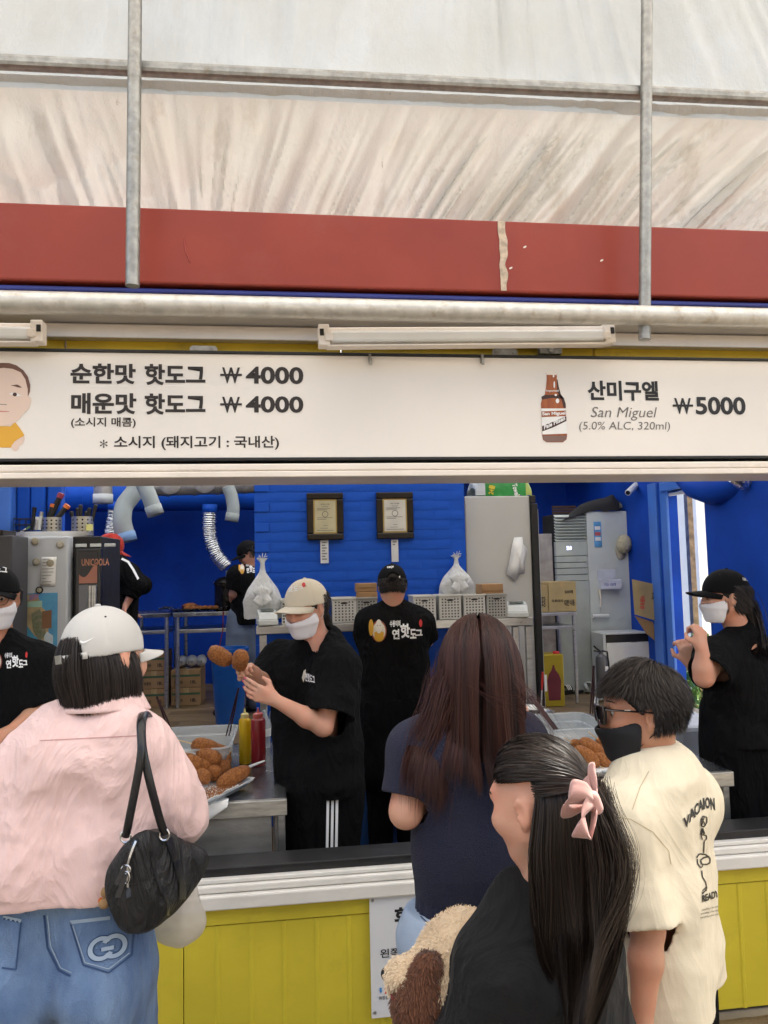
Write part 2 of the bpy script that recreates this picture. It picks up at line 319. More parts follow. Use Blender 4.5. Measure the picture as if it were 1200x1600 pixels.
# left blue pillar
xp = PY(0, 800, 4.9)[0]; xq = PY(90, 800, 4.9)[0]
pl = thing('blue_wall_pillar', 'ribbed blue steel corner panel behind the white fridge', 'pillar', (xp, 4.9, 0))
g = G(); g.box(xp-.5, PY(24, 800, 4.9)[0], 4.82, 4.95, 0, 3.0); g.build('panel', M_bluel, pl, bevel=.01)
for a_, b_ in ((24, 48), (48, 72), (72, 96)):
    g = G(); g.box(PY(a_, 800, 4.9)[0]+.004, PY(b_, 800, 4.9)[0]-.004, 4.9-.02*(a_ == 48), 5.0, 0, 3.0); g.build('panel', M_blue, pl, bevel=.012)
# brick partition: individual bricks
YP = 5.1; x0 = PY(398, 860, YP)[0]; x1 = PY(724, 860, YP)[0]
wp = bpy.data.objects.new('partition_wall', None); COL.objects.link(wp); struct(wp); ORG['partition_wall'] = A([0, 0, 0])
g = G(); g.box(x0, x1+.02, YP+.0105, YP+.14, 0, 2.95); g.build('mortar_core', M_blue, wp)
bh = .066; bl = .205; bases = []
for q in range(4):
    g = G(); nz_ = RNG.normal(size=(6, 4))*.0012
    Pg = A([[[bl*i/5, -.0035+nz_[i, j]*.5+.002*(i in (0, 5) or j in (0, 3)), (bh-.004)*j/3] for j in range(4)] for i in range(6)]); g.grid(Pg)
    g.box(0.001, bl-.001, .0, .012, 0.001, bh-.005); bases.append(g.build('brick', M_blue, wp, smooth=40))
first = [True]*4; z = .70; row = 0
while z < 2.5:
    x = x0+(-(bl+.005)/2 if row % 2 else 0)
    while x < x1-.02:
        if x >= x0-.001 and x+bl <= x1+.05:
            k = int(RNG.integers(4)); o = bases[k] if first[k] else bpy.data.objects.new('brick', bases[k].data)
            if not first[k]: COL.objects.link(o); o.parent = wp
            first[k] = False; o.location = (x, YP+.010+RNG.normal()*.0007, z)
        elif x < x0:
            g = G(); g.box(x0, x+bl, YP-.001, YP+.012, z, z+bh-.004); g.build('brick', M_blue, wp, bevel=.003)
        x += bl+.005
    z += bh+.003; row += 1
# right wall with the open doorway
g = G(); XW = 3.45
ya, yb = PX(1101, 800, XW)[1], PX(1040, 800, XW)[1]
ztop = PX(1070, 762, XW)[2]
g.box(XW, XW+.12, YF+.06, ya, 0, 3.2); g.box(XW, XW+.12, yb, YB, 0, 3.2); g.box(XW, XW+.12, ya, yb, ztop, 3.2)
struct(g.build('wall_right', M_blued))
dr = thing('door_frame', 'bright blue steel door frame round the open side doorway', 'door frame', (XW, yb, 0))
for j, (a_, b_, pr, m_) in enumerate(((1017, 1030, .03, M_bluel), (1030, 1036, .01, M_blued), (1036, 1046, .03, M_bluel))):
    g = G(); y_a, y_b = PX(b_, 800, XW)[1], PX(a_, 800, XW)[1]; g.box(XW-pr, XW-.002, y_a, y_b-.004, 0, ztop+.1); g.build('jamb', m_, dr, bevel=.006)
g = G(); g.box(XW-.05, XW+.1, ya, yb, ztop, ztop+.08); g.build('lintel', M_bluel, dr, bevel=.006)
g = G(); g.cyl((XW+.02, yb-.05, ztop-.03), (XW+.04, ya+.15, ztop-.04), .016); g.build('door_closer', M_wplast, dr, smooth=40)
# ceiling: dark over the kitchen, unseen panels made translucent to light the working area
roofm = tarp_mat('added_translucent_roof', (.8, .82, .82), .42, .2, .5)
rf = bpy.data.objects.new('ceiling', None); COL.objects.link(rf); struct(rf); ORG['ceiling'] = A([0, 0, 0])
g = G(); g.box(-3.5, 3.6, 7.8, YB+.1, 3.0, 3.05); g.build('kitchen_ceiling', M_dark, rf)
for i in range(7):
    g = G(); a_ = -3.5+i*1.015; xs = np.linspace(a_, a_+1.03, 40); zz = 2.97+.018*np.sin(xs*60)
    Pg = np.zeros((40, 2, 3)); Pg[:, :, 0] = xs[:, None]; Pg[:, 0, 1] = YF+.32; Pg[:, 1, 1] = 7.8; Pg[:, :, 2] = zz[:, None]+.002*(i % 2); g.grid(Pg); g.build('added_roof_sheet', roofm, rf, smooth=60)
# ================================================================ awning frame and tarpaulin
YT = 2.56
fr = thing('pipe_scaffold', 'galvanised steel awning frame of posts, cross pipe and thick eaves pipe above the sign', 'awning frame', (0, YT, 2.6))
p0, p1 = PY(-60, 467, YT), PY(1260, 500, YT)
g = G(); a, b = PY(0, 471, YT-.05), PY(1200, 497, YT-.05); d_ = b-a; g.cyl(a-d_*1.2, b+d_*1.2, .036, seg=28); g.build('eaves_pipe', M_pipe, fr, smooth=60)
g = G(); a, b = PY(0, 97, YT), PY(1200, 155, YT); d_ = b-a; g.obox((a+b)/2, (np.linalg.norm(d_)*3.2, .045, .045), rotm((0, 1, 0), -math.atan2(d_[2], d_[0]))); g.build('cross_pipe', M_galv, fr, bevel=.014)
for (xa, ya_, xb, yb_) in ((218, -700, 207, 447), (1016, -700, 1007, 531)):
    Y_ = YT-.05; a, b = PY(xa, ya_, Y_), PY(xb, yb_, Y_ if yb_ < 500 else Y_+.02); a[0] += (0 if xa < 600 else 0)
    g = G(); g.cyl(a, b, .0235 if xa < 600 else .022, seg=20); g.build('post', M_galv, fr, smooth=60)
# tarpaulin sheets
def tarpsheet(name, x0, x1, top, bot, mat_, nx, nz, amp, lean, seed, par):
    g = G(); P = np.zeros((nx, nz, 3)); S = np.linspace(0, 1, nx)[:, None]*np.ones((1, nz)); Tt = np.ones((nx, 1))*np.linspace(0, 1, nz)[None]
    X = x0+(x1-x0)*S
    zt, zb2 = top(X), bot(X)
    Z = zt+(zb2-zt)*Tt; lx = lean(X)*Tt
    q = X-lx*(-1)
    w = .35+.65*np.clip((X+1.0)/1.6, 0, 1)
    c = np.dstack([q*5.5+.6*vnoise(np.dstack([X*1.5, Tt*1.2, X*0+seed])), Tt*.5+seed, 0*q])
    d = ridge(c)*.55+ridge(c*A([2.3, 1.4, 1])+7)*.32+ridge(c*A([5.1, 2.5, 1])+11)*.15+ridge(c*A([11, 5, 1])+3)*.05
    d2 = ridge(np.dstack([X*2.2+Tt*.8, Tt*1.7-X*.4, 0*X+seed+4]))*.5+ridge(np.dstack([X*6+Tt*4, Tt*5-X*3, 0*X+seed+9]))*.2
    env = np.sin(np.pi*np.clip(Tt*.9+.06, 0, 1))**.5
    env = env*(np.clip(Tt*7, .12, 1) if par == 'low' else np.clip((1-Tt)*14, .1, 1)); D = amp*(d*w+d2*(1-w))*env+.05*np.sin(Tt*np.pi)
    if par == 'up': Z = Z-0
    P[..., 0] = X; P[..., 2] = Z; P[..., 1] = YT+(.10+D+.30*Tt if par == 'low' else .12+D)
    g.grid(P); return g
tarp = thing('awning_tarp', 'weathered white tarpaulin stretched behind the galvanised posts above the red beam', 'tarpaulin', (0, YT+.1, 3.6))
zp = lambda X: PY(600, 122, YT)[2]+0*X
k_ = (PY(1200, 155, YT)[2]-PY(0, 97, YT)[2])/(PY(1200, 155, YT)[0]-PY(0, 97, YT)[0])
zc = lambda X: PY(600, 126, YT)[2]+k_*(X-PY(600, 126, YT)[0])
lowm = tarp_mat('weathered_tarp', (.645, .63, .595), .14, 1.0, .34); higm = tarp_mat('clean_tarp', (.52, .55, .57), .05, .3, .4)
g = tarpsheet('lower', -3.4, 4.6, lambda X: zc(X)+.03, lambda X: 2.96+0*X, lowm, 900, 90, .15, lambda X: np.clip((X+.45)*.42, 0, .62), 1.3, 'low'); g.build('lower_sheet', lowm, tarp, smooth=75)
g = tarpsheet('upper', -3.4, 4.6, lambda X: 6.2+0*X, lambda X: zc(X)-.01, higm, 700, 90, .08, lambda X: np.clip(.5-(X-.2)*.9, -1.2, .5)*.5, 5.1, 'up'); g.build('upper_sheet', higm, tarp, smooth=75)
g = G(); Pg = np.zeros((120, 30, 3)); u, v = np.meshgrid(np.linspace(-6, 10, 120), np.linspace(-3.4, YT, 30), indexing='ij'); Pg[..., 0] = u; Pg[..., 1] = v; Pg[..., 2] = 6.2+(YT-v)*.12+.04*vnoise(np.dstack([u*2, v*2, 0*u])); g.grid(Pg); g.build('overhead_shade_sheet', tarp_mat('overhead_shade_tarp', (.78, .76, .72), .55, .3, .4), tarp, smooth=75)  # unseen sheet added overhead to shade the customers and soften the light
ob_ = thing('building', 'plain rendered building added unseen behind the viewer to block low sky', 'building', (0, -9, 0))  # added out of view: cuts low sky, bounces sun onto the facade
g = G(); g.box(-22, 22, -13, -9, 0, 7.5); g.build('wall', mat('backdrop_render', (.62, .58, .52), .9), ob_)
for k in range(10):
    for z in (1.0, 4.4): g = G(); g.box(-20+k*4.1, -18.4+k*4.1, -8.99, -8.96, z, z+1.7); g.build('window', mat('backdrop_glass', (.04, .05, .06), .1), ob_)
# ================================================================ menu sign
YS = 2.70
x0s, x1s = PY(-40, 600, YS)[0]-.5, 3.6
zt_, zb_ = PY(600, 557, YS)[2], PY(600, 714, YS)[2]
sg = thing('menu_sign', 'long white illuminated menu board with black edging and corn dog prices', 'sign', (0, YS, zb_))
g = G(); g.box(x0s, x1s, YS, YS+.09, zb_, zt_); g.build('face_panel', M_sign, sg)
g = G(); g.box(x0s, x1s, YS-.006, YS+.095, zt_+.001, zt_+.012); g.build('frame', M_blk, sg, bevel=.002)
g = G(); g.box(x0s, x1s, YS-.006, YS+.095, zb_-.012, zb_-.001); g.build('frame', M_blk, sg, bevel=.002)
def sgtext(name, body, x0, x1, yt, yb, m_, bold=.0, shear=0, Y=YS-.0015, parent=None):
    "pixel box -> box in the plane of the sign"
    a = PY(x0, (yt+yb)/2, Y); b = PY(x1, (yt+yb)/2, Y); c = PY((x0+x1)/2, yt, Y); d = PY((x0+x1)/2, yb, Y)
    g = G(); z0 = d[2]; textbox(g, body, (a[0], Y, z0), (b[0]-a[0], 0, (b[2]-a[2])*0), (0, 0, c[2]-d[2]), bold, shear)
    return g.build(name, m_, parent or sg)
def won(x0, x1, y0, y1, m_):
    sgtext('lettering', 'W', x0+3, x1-3, y0, y1, m_, .02); ym = (y0+y1)/2-1
    g = G(); q = A([PY(x, y, YS-.0022) for x, y in ((x0, ym+2), (x1, ym+2), (x1, ym-1.5), (x0, ym-1.5))]); q[:, 1] = YS-.0022; g.add(q, [(0, 1, 2, 3)]); g.build('lettering', m_, sg)
M_br = mat('dark_brown_print', (.022, .016, .014), .5, var=0)
sgtext('lettering', '순한맛', 110, 212, 568, 600, M_br, .035); sgtext('lettering', '핫도그', 226, 321, 569, 602, M_br, .035)
won(344, 378, 574, 599, M_br); sgtext('lettering', '4000', 384, 474, 573, 600, M_br, .03)
sgtext('lettering', '매운맛', 111, 213, 614, 647, M_br, .035); sgtext('lettering', '핫도그', 226, 321, 615, 648, M_br, .035)
won(344, 378, 620, 645, M_br); sgtext('lettering', '4000', 384, 474, 619, 645, M_br, .03)
sgtext('lettering', '(소시지 매콤)', 111, 212, 652, 669, M_br, .018)
sgtext('lettering', '*', 156, 168, 687, 700, M_br, .0); sgtext('lettering', '소시지 (돼지고기 : 국내산)', 178, 436, 681, 703, M_br, .02)
sgtext('lettering', '산미구엘', 918, 1029, 595, 626, M_print, .035); won(1051, 1083, 622, 647, M_print)
sgtext('lettering', '5000', 1087, 1165, 620, 648, M_print, .03)
sgtext('lettering', 'San Miguel', 923, 1027, 636, 657, M_ink, -.004, .25); sgtext('lettering', '(5.0% ALC, 320ml)', 905, 1047, 659, 675, M_ink, -.002, .12)
def sgpoly(name, pts, m_, lift, parent=None, Y=YS):
    q = A([PY(x, y, Y) for x, y in pts]); q[:, 1] = Y-lift; g = G(); g.add(q, [tuple(range(len(q)))]); return g.build(name, m_, parent or sg)
M_skin0 = mat('print_skin', (.74, .57, .47), .5, var=.02); M_pyel = mat('print_yellow', (.72, .38, .04), .5, var=.02); M_pbr = mat('print_brown', (.16, .075, .05), .5, var=.1, vs=90)
M_amb = mat('print_amber', (.22, .045, .015), .35, var=.3, vs=14, stretch=(3, 1, .4), col2=(.42, .12, .03)); M_drk = mat('print_dark_brown', (.05, .018, .012), .4)
# printed bottle
bx = lambda u: 840+u*60/640; by = lambda v: 560+v*150/1600
def BP(l): return [(bx(a), by(b)) for a, b in l]
body = [(145, 240), (150, 300), (150, 340), (140, 470), (120, 600), (70, 680), (52, 760), (60, 900), (72, 1270), (90, 1360), (150, 1400), (420, 1400), (480, 1350), (490, 1290), (480, 1100), (468, 760), (440, 670), (385, 600), (350, 470), (318, 340), (320, 300), (312, 240)]
sgpoly('bottle_print', BP(body), M_amb, .0012)
sgpoly('bottle_print', BP([(330, 350), (318, 360), (322, 560), (400, 700), (430, 820), (468, 825), (466, 760), (440, 670), (385, 600), (350, 470)]), M_drk, .0016)
sgpoly('bottle_print', BP([(60, 640), (120, 610), (380, 610), (425, 650), (420, 675), (240, 660), (70, 690)]), M_drk, .0016)
sgpoly('bottle_print', BP([(145, 232), (150, 275), (310, 280), (316, 240), (230, 226)]), M_cream, .0017)
sgpoly('bottle_print', BP([(58, 835), (468, 835), (488, 1255), (74, 1270)]), M_paper, .0018)
sgpoly('bottle_print', BP([(62, 885), (468, 870), (470, 965), (64, 980)]), M_amb, .0022)
sgpoly('bottle_print', BP([(72, 1130), (250, 1060), (475, 965), (478, 1045), (260, 1150), (76, 1218)]), M_drk, .0022)
sgpoly('bottle_print', BP([(85, 1290), (480, 1290), (470, 1350), (420, 1385), (150, 1390), (95, 1350)]), mat('print_base', (.20, .12, .10), .4), .0016)
for e in ((300, 612, 20, 18), (328, 710, 30, 40), (262, 295, 14, 24), (275, 440, 14, 60)): sgpoly('bottle_print', BP([(e[0]+e[2]*math.cos(t), e[1]+e[3]*math.sin(t)) for t in np.linspace(0, 6.28, 14)]), M_whink, .0022)
def slant(body, x0, y0, x1, y1, h, m_, bold, par=sg, Y=YS, lift=.0026):
    a, b = PY(x0, y0, Y), PY(x1, y1, Y); k = Y/2.7*h/F*2.75; g = G(); textbox(g, body, (a[0], Y-lift, a[2]), (b[0]-a[0], 0, b[2]-a[2]), (0, 0, k), bold); return g.build('lettering', m_, par)
slant('San Miguel', bx(75), by(968), bx(462), by(955), 7, M_whink, .03); slant('Pale Pilsen', bx(105), by(1190), bx(455), by(1030), 7, M_whink, .03)
slant('Imported', bx(140), by(565), bx(345), by(565), 4, M_whink, .02)
# printed plain cartoon boy (cut by the picture edge)
cx = lambda u: u*.1; cy = lambda v: 560+v*.1
def CP(l): return [(cx(a), cy(b)) for a, b in l]
sgpoly('cartoon_print', CP([(-330, 1000), (-150, 1060), (170, 1060), (235, 990), (320, 1100), (385, 1205), (270, 1270), (200, 1340), (180, 1395), (-300, 1390)]), M_pyel, .0012)
sgpoly('cartoon_print', CP([(60+400*math.cos(t)*(1 if math.sin(t) < 0 else .97), 560+500*math.sin(t)-(0 if math.sin(t) > 0 else -10)) for t in np.linspace(0, 6.28, 40)]), M_skin0, .0016)
sgpoly('cartoon_print', CP([(430, 610), (480, 605), (490, 680), (450, 790), (370, 860), (360, 800)]), M_skin0, .0014)
sgpoly('cartoon_print', CP([(-300, 250), (-150, 120), (20, 72), (150, 75), (260, 110), (370, 190), (440, 290), (475, 420), (470, 520), (438, 600), (435, 480), (400, 330), (330, 220), (200, 165), (60, 150), (-100, 170), (-280, 300)]), M_pbr, .002)
sgpoly('cartoon_print', CP([(165, 425), (270, 410), (315, 430), (345, 462), (280, 455), (220, 435)]), M_pbr, .002)
sgpoly('cartoon_print', CP([(145, 560), (190, 538), (250, 540), (345, 585), (270, 590), (200, 570)]), M_whink, .002); sgpoly('cartoon_print', CP(circ(235, 566, 34, 30, 14)), M_drk, .0024)
sgpoly('cartoon_print', CP([(-150, 815), (0, 818), (145, 826), (148, 838), (0, 842), (-150, 830)]), mat('print_lips', (.6, .25, .2), .5), .002)
sgpoly('cartoon_print', CP([(0, 712), (110, 722), (108, 732), (0, 722)]), M_ink, .002)
sgpoly('cartoon_print', CP([(380, 1215), (388, 1270), (350, 1340), (300, 1370), (290, 1420), (240, 1455), (190, 1420), (180, 1370), (230, 1300), (290, 1260)]), M_skin0, .0014)
# hooks and brackets
for x in (578, 753):
    g = G(); c = PY(x, 562, YS-.01); g.box(c[0]-.004, c[0]+.004, YS-.02, YS+.02, c[2]-.012, c[2]+.02); g.box(c[0]-.003, c[0]+.006, YS-.024, YS-.018, c[2]-.022, c[2]+.004); g.build('hanging_clip', M_galv, sg)
for x, y in ((318, 546), (789, 550)):
    g = G(); c = PY(x, y, YS+.02); ob = [(-.05, -.012), (-.05, .006), (-.04, .014), (.04, .014), (.05, .006), (.05, -.012)]; g.prism(ob, c, (1, 0, 0), (0, 0, 1), (0, .003, 0))
    g.cyl(c+A([-.036, -.001, .0]), c+A([-.036, -.004, 0]), .005, seg=8); g.cyl(c+A([.036, -.001, .0]), c+A([.036, -.004, 0]), .005, seg=8); g.build('mounting_plate', M_galv, sg)
g = G(); c = PY(861, 547, YS+.02); g.box(c[0]-.045, c[0]+.045, YS+.02, YS+.05, c[2]-.014, c[2]+.016); g.lathe([(.012, 0), (.012, .006), (.004, .008)], c, 12, rotm((1, 0, 0), R(90)), cap=True); g.build('mounting_bracket', M_galv, sg, bevel=.002)
# fluorescent fixtures
def fixture(xa, ya_, xb, yb_, Y, label, th=.125, caps=(True, True)):
    a, b = PY(xa, ya_, Y), PY(xb, yb_, Y+.03); d_ = b-a; L_ = np.linalg.norm(d_); e = d_/L_; rm = np.column_stack([e, nrm(np.cross((0, 0, 1), e)), nrm(np.cross(e, np.cross((0, 0, 1), e)))]); mid = (a+b)/2
    t = thing('light_fixture', label, 'light fixture', mid, 'fluorescent battens above the menu sign')
    g = G(); g.obox(mid, (L_, .04, th*.5), rm); g.build('housing', M_cream, t, bevel=.005)
    g = G(); g.obox(mid+rm@A([0, -.022, -.008]), (L_*.97, .03, th*.34), rm); g.build('diffuser', M_wplast, t, bevel=.009)
    g = G(); g.obox(mid+rm@A([0, -.012, -th*.33]), (L_*.99, .05, .006), rm); g.build('rim', M_cream, t, bevel=.002)
    for s, on in ((-1, caps[0]), (1, caps[1])):
        if on:
            g = G(); g.obox(mid+rm@A([s*(L_/2+.004), -.012, -.002]), (.04, .055, th*.62), rm); g.obox(mid+rm@A([s*(L_/2-.012), -.042, -.012]), (.028, .014, .03), rm); g.build('end_cap', M_cream, t, bevel=.004)
            g = G(); g.obox(mid+rm@A([s*(L_/2+.012), -.041, .006]), (.014, .004, .024), rm); g.build('contact', M_dark, t)
    return t
fixture(507, 527, 945, 524, 2.62, 'white fluorescent batten in the middle above the blank part of the menu sign')
fixture(-320, 518, 60, 521, 2.62, 'white fluorescent batten cut by the left edge above the cartoon boy', caps=(False, True))
# notice board on the lower wall
Yn = YF-.016
nb = thing('restroom_notice', 'white notice board screwed to the yellow wall with restroom directions in Korean', 'sign', PY(600, 1500, Yn))
xa, xb = PY(579, 1500, Yn)[0], PY(579, 1500, Yn)[0]+.62; za_, zb2_ = PY(579, 1402, Yn)[2], PY(579, 1592, Yn)[2]
g = G(); g.box(xa, xb, Yn, Yn+.006, zb2_, za_); g.build('board', mat('notice_board', (.66, .67, .70), .3, var=.03, vs=3), nb, bevel=.001)
for x_, z_ in ((xa+.012, za_-.012), (xa+.012, zb2_+.02), (xb-.012, za_-.012)):
    g = G(); g.lathe([(.006, 0), (.005, .003), (.0, .004)], (x_, Yn, z_), 10, rotm((1, 0, 0), R(90))); g.build('screw', M_galv, nb)
def nt_(body, x0, x1, yt, yb, m_, bold): return sgtext('lettering', body, x0, x1, yt, yb, m_, bold, Y=Yn-.0015, parent=nb)
nt_('화장실', 616, 698, 1415, 1442, M_print, .04); nt_('신관 옆', 645, 700, 1457, 1471, M_print, .02); nt_('왼쪽으로 40m', 594, 692, 1479, 1493, M_print, .015); nt_('화장실', 592, 607, 1556, 1562, M_print, .01)
for i, (cx_, m_) in enumerate(((595, mat('icon_blue', (.05, .25, .6), .5)), (603, mat('icon_red', (.6, .08, .06), .5)))):
    c = PY(cx_, 1545, Yn-.0015); g = G(); poly_g(g, circ(0, 0, .0045), c, (1, 0, 0), (0, 0, 1)); s = -1 if i == 0 else 1
    poly_g(g, [(-.006, -.011-.006*s), (.006, -.011-.006*s), (0, -.011+.006*s)][::s], c, (1, 0, 0), (0, 0, 1)); g.build('pictogram', m_, nb)
# ================================================================ kitchen at the back left
def rbox(name, x0, x1, y0, y1, z0, z1, m_, par=None, bev=.004): g = G(); g.box(x0, x1, y0, y1, z0, z1); return g.build(name, m_, par, bevel=bev)
# white fridge (side seen) + glass door cooler
Yw = 4.6; f0, f1 = PY(20, 900, Yw), PY(106, 900, Yw); ft = PY(60, 838, Yw)[2]
wf = thing('white_fridge', 'white fridge with round magnets, a receipt and a beach poster on its side', 'fridge', (f0[0], Yw, 0))
rbox('body', f0[0], f1[0], Yw, Yw+.65, .05, ft, mat('fridge_side', (.50, .53, .57), .35, var=.04, vs=3, bump=.05, bs=200), wf, .012)
def mag(x, y, c): 
    m = thing('fridge_magnet', c[0], 'magnet', PY(x, y, Yw-.002), 'round magnets on the white fridge'); c0 = PY(x, y, Yw-.002)
    g = G(); g.lathe([(.021, 0), (.022, .006), (.015, .009), (.0, .01)], c0, 18, rotm((1, 0, 0), R(90))); g.build('rim', c[1], m, smooth=40)
    g = G(); g.lathe([(.014, .0098), (.0, .0112)], c0, 18, rotm((1, 0, 0), R(90))); g.build('picture', c[2], m)
M_mg = mat('magnet_rim', (.35, .33, .25), .3, .4); M_mp1 = mat('magnet_picture_orange', (.55, .35, .2), .5, var=.6, vs=60, col2=(.25, .35, .3)); M_mp2 = mat('magnet_picture_pale', (.6, .6, .55), .5, var=.5, vs=60, col2=(.35, .3, .25))
mag(55, 846, ('round magnet with an orange picture near the top left of the white fridge side', M_mg, M_mp1)); mag(94, 851, ('round pale magnet at the top right of the white fridge side', M_mg, M_mp2))
mag(57, 878, ('round pale magnet just left of the receipt', M_mg, M_mp2)); mag(62, 922, ('dark round magnet holding the top of the beach poster', M_dark, M_mg))
m = thing('clip_magnet', 'small black clip magnet left of the round magnets', 'magnet', PY(39, 879, Yw)); g = G(); c = PY(39, 879, Yw); g.obox(c+A([0, -.008, 0]), (.04, .014, .018), rotm((0, 1, 0), R(-8))); g.build('clip', M_blk, m, bevel=.005)
rc = thing('receipt', 'white paper receipt with rows of print stuck to the white fridge', 'paper', PY(74, 893, Yw-.004)); a, b = PY(63, 916, Yw-.004), PY(87, 870, Yw-.004)
g = G(); Pg = A([[[a[0]+(b[0]-a[0])*s+.006*t, Yw-.004-.004*math.sin(t*3), a[2]+(b[2]-a[2])*t] for t in np.linspace(0, 1, 9)] for s in (0, 1)]); g.grid(Pg); g.build('sheet', M_paper, rc, smooth=60, solid=.0008)
for i in range(9):
    g = G(); z = b[2]-.012-i*.019; g.box(a[0]+.012, a[0]+.03+.05*RNG.random(), Yw-.011, Yw-.0102, z-.003, z); g.build('print_line', M_ink, rc)
mag(79, 880, ('round magnet with an orange picture holding the receipt', M_mg, M_mp1))
ps = thing('beach_poster', 'blue and sandy beach picture poster on the white fridge side', 'poster', PY(58, 970, Yw)); a, b = PY(26, 1012, Yw-.005), PY(90, 926, Yw-.005); wx, wz = b[0]-a[0], b[2]-a[2]
rbox('sheet', a[0], b[0], Yw-.005, Yw-.002, a[2], b[2], mat('poster_sea_blue', (.06, .22, .5), .4, var=.3, vs=8, col2=(.1, .4, .6)), ps, 0)
def pp(pts, m_, l, nm='picture_patch'): g = G(); poly_g(g, pts[::1], a, (wx, 0, 0), (0, 0, wz), (0, -l, 0)); g.build(nm, m_, ps)
pp([(.02, .98), (.15, .7), (.25, .4), (.45, .2), (.8, .05), (.78, .3), (.8, .6), (.6, .75), (.5, .98)], mat('poster_sand', (.45, .36, .2), .5, var=.3, vs=12), .0012)
pp([(.35, .62), (.55, .7), (.7, .55), (.72, .2), (.55, .12), (.4, .3)], mat('poster_trees', (.12, .18, .08), .5, var=.9, vs=60, col2=(.3, .25, .2)), .0018)
pp([(.62, .34), (.86, .34), (.86, .68), (.62, .66)], mat('poster_board', (.24, .12, .06), .5, var=.2), .0022); pp([(.22, .74), (.62, .74), (.62, .86), (.22, .84)], mat('poster_caption', (.35, .55, .45), .5), .0022)
pp([(.3, .86), (.5, .9), (.55, .98), (.3, .97)], mat('poster_umbrella', (.5, .2, .25), .5, var=.9, vs=80, col2=(.2, .2, .4)), .002); pp([(.68, .03), (.9, .05), (.9, .2), (.75, .28), (.68, .2)], mat('poster_foam', (.55, .65, .72), .5), .002)
# cooler
c0, c1 = PY(107, 850, Yw+.02), PY(168, 850, Yw+.25)
co = thing('drinks_cooler', 'black glass door drinks cooler with a wave shaped orange header beside the white fridge', 'fridge', (c0[0], Yw+.2, 0))
ct = PY(140, 838, Yw+.1)[2]
rbox('cabinet', c0[0], c1[0], Yw+.1, Yw+.6, .05, ct, M_blk, co, .006)
zc_ = PY(140, 856, Yw+.1)[2]
for k in range(3): rbox('vent', c0[0]+.02+k*.085, c0[0]+.085+k*.085, Yw+.09, Yw+.1, zc_+.005, zc_+.025, M_gplast, co, .002)
rbox('door', c0[0]+.03, c1[0]+.01, Yw+.05, Yw+.098, .1, zc_-.005, mat('cooler_door', (.015, .015, .018), .25), co, .006)
xa_, xb_ = c0[0]+.055, c1[0]-.01; zt1, zt2 = PY(140, 862, Yw+.05)[2], PY(140, 906, Yw+.05)[2]
rbox('header', xa_, xb_, Yw+.046, Yw+.05, zt2, zt1, mat('cooler_header', (.02, .018, .022), .3), co, 0)
g = G(); wv = [(t, .30+.30*t*t-.12*math.sin(t*5)) for t in np.linspace(0, 1, 14)]; poly_g(g, [(0, 0), (1, 0)]+wv[::-1], (xa_, Yw+.0445, zt2-.02), (xb_-xa_, 0, 0), (0, 0, .18)); g.build('wave_band', mat('cooler_wave', (.42, .17, .12), .4), co)
g = G(); textbox(g, 'UNICOOLA', (xa_+.015, Yw+.0445, zt2+.085), (.16, 0, 0), (0, 0, .042), .02); g.build('lettering', mat('copper_print', (.5, .22, .14), .4), co)
rbox('glass', xa_, xb_, Yw+.046, Yw+.05, .2, zt2-.03, mat('cooler_glass', (.05, .06, .09), .06, spec=.8), co, 0)
for i, x in enumerate((.62, .78, .9)):
    g = G(); xx = xa_+(xb_-xa_)*x; g.cyl((xx, Yw+.035, .35), (xx, Yw+.035, zt2-.035), .009); g.build('handle_bar', M_steel, co, smooth=40)
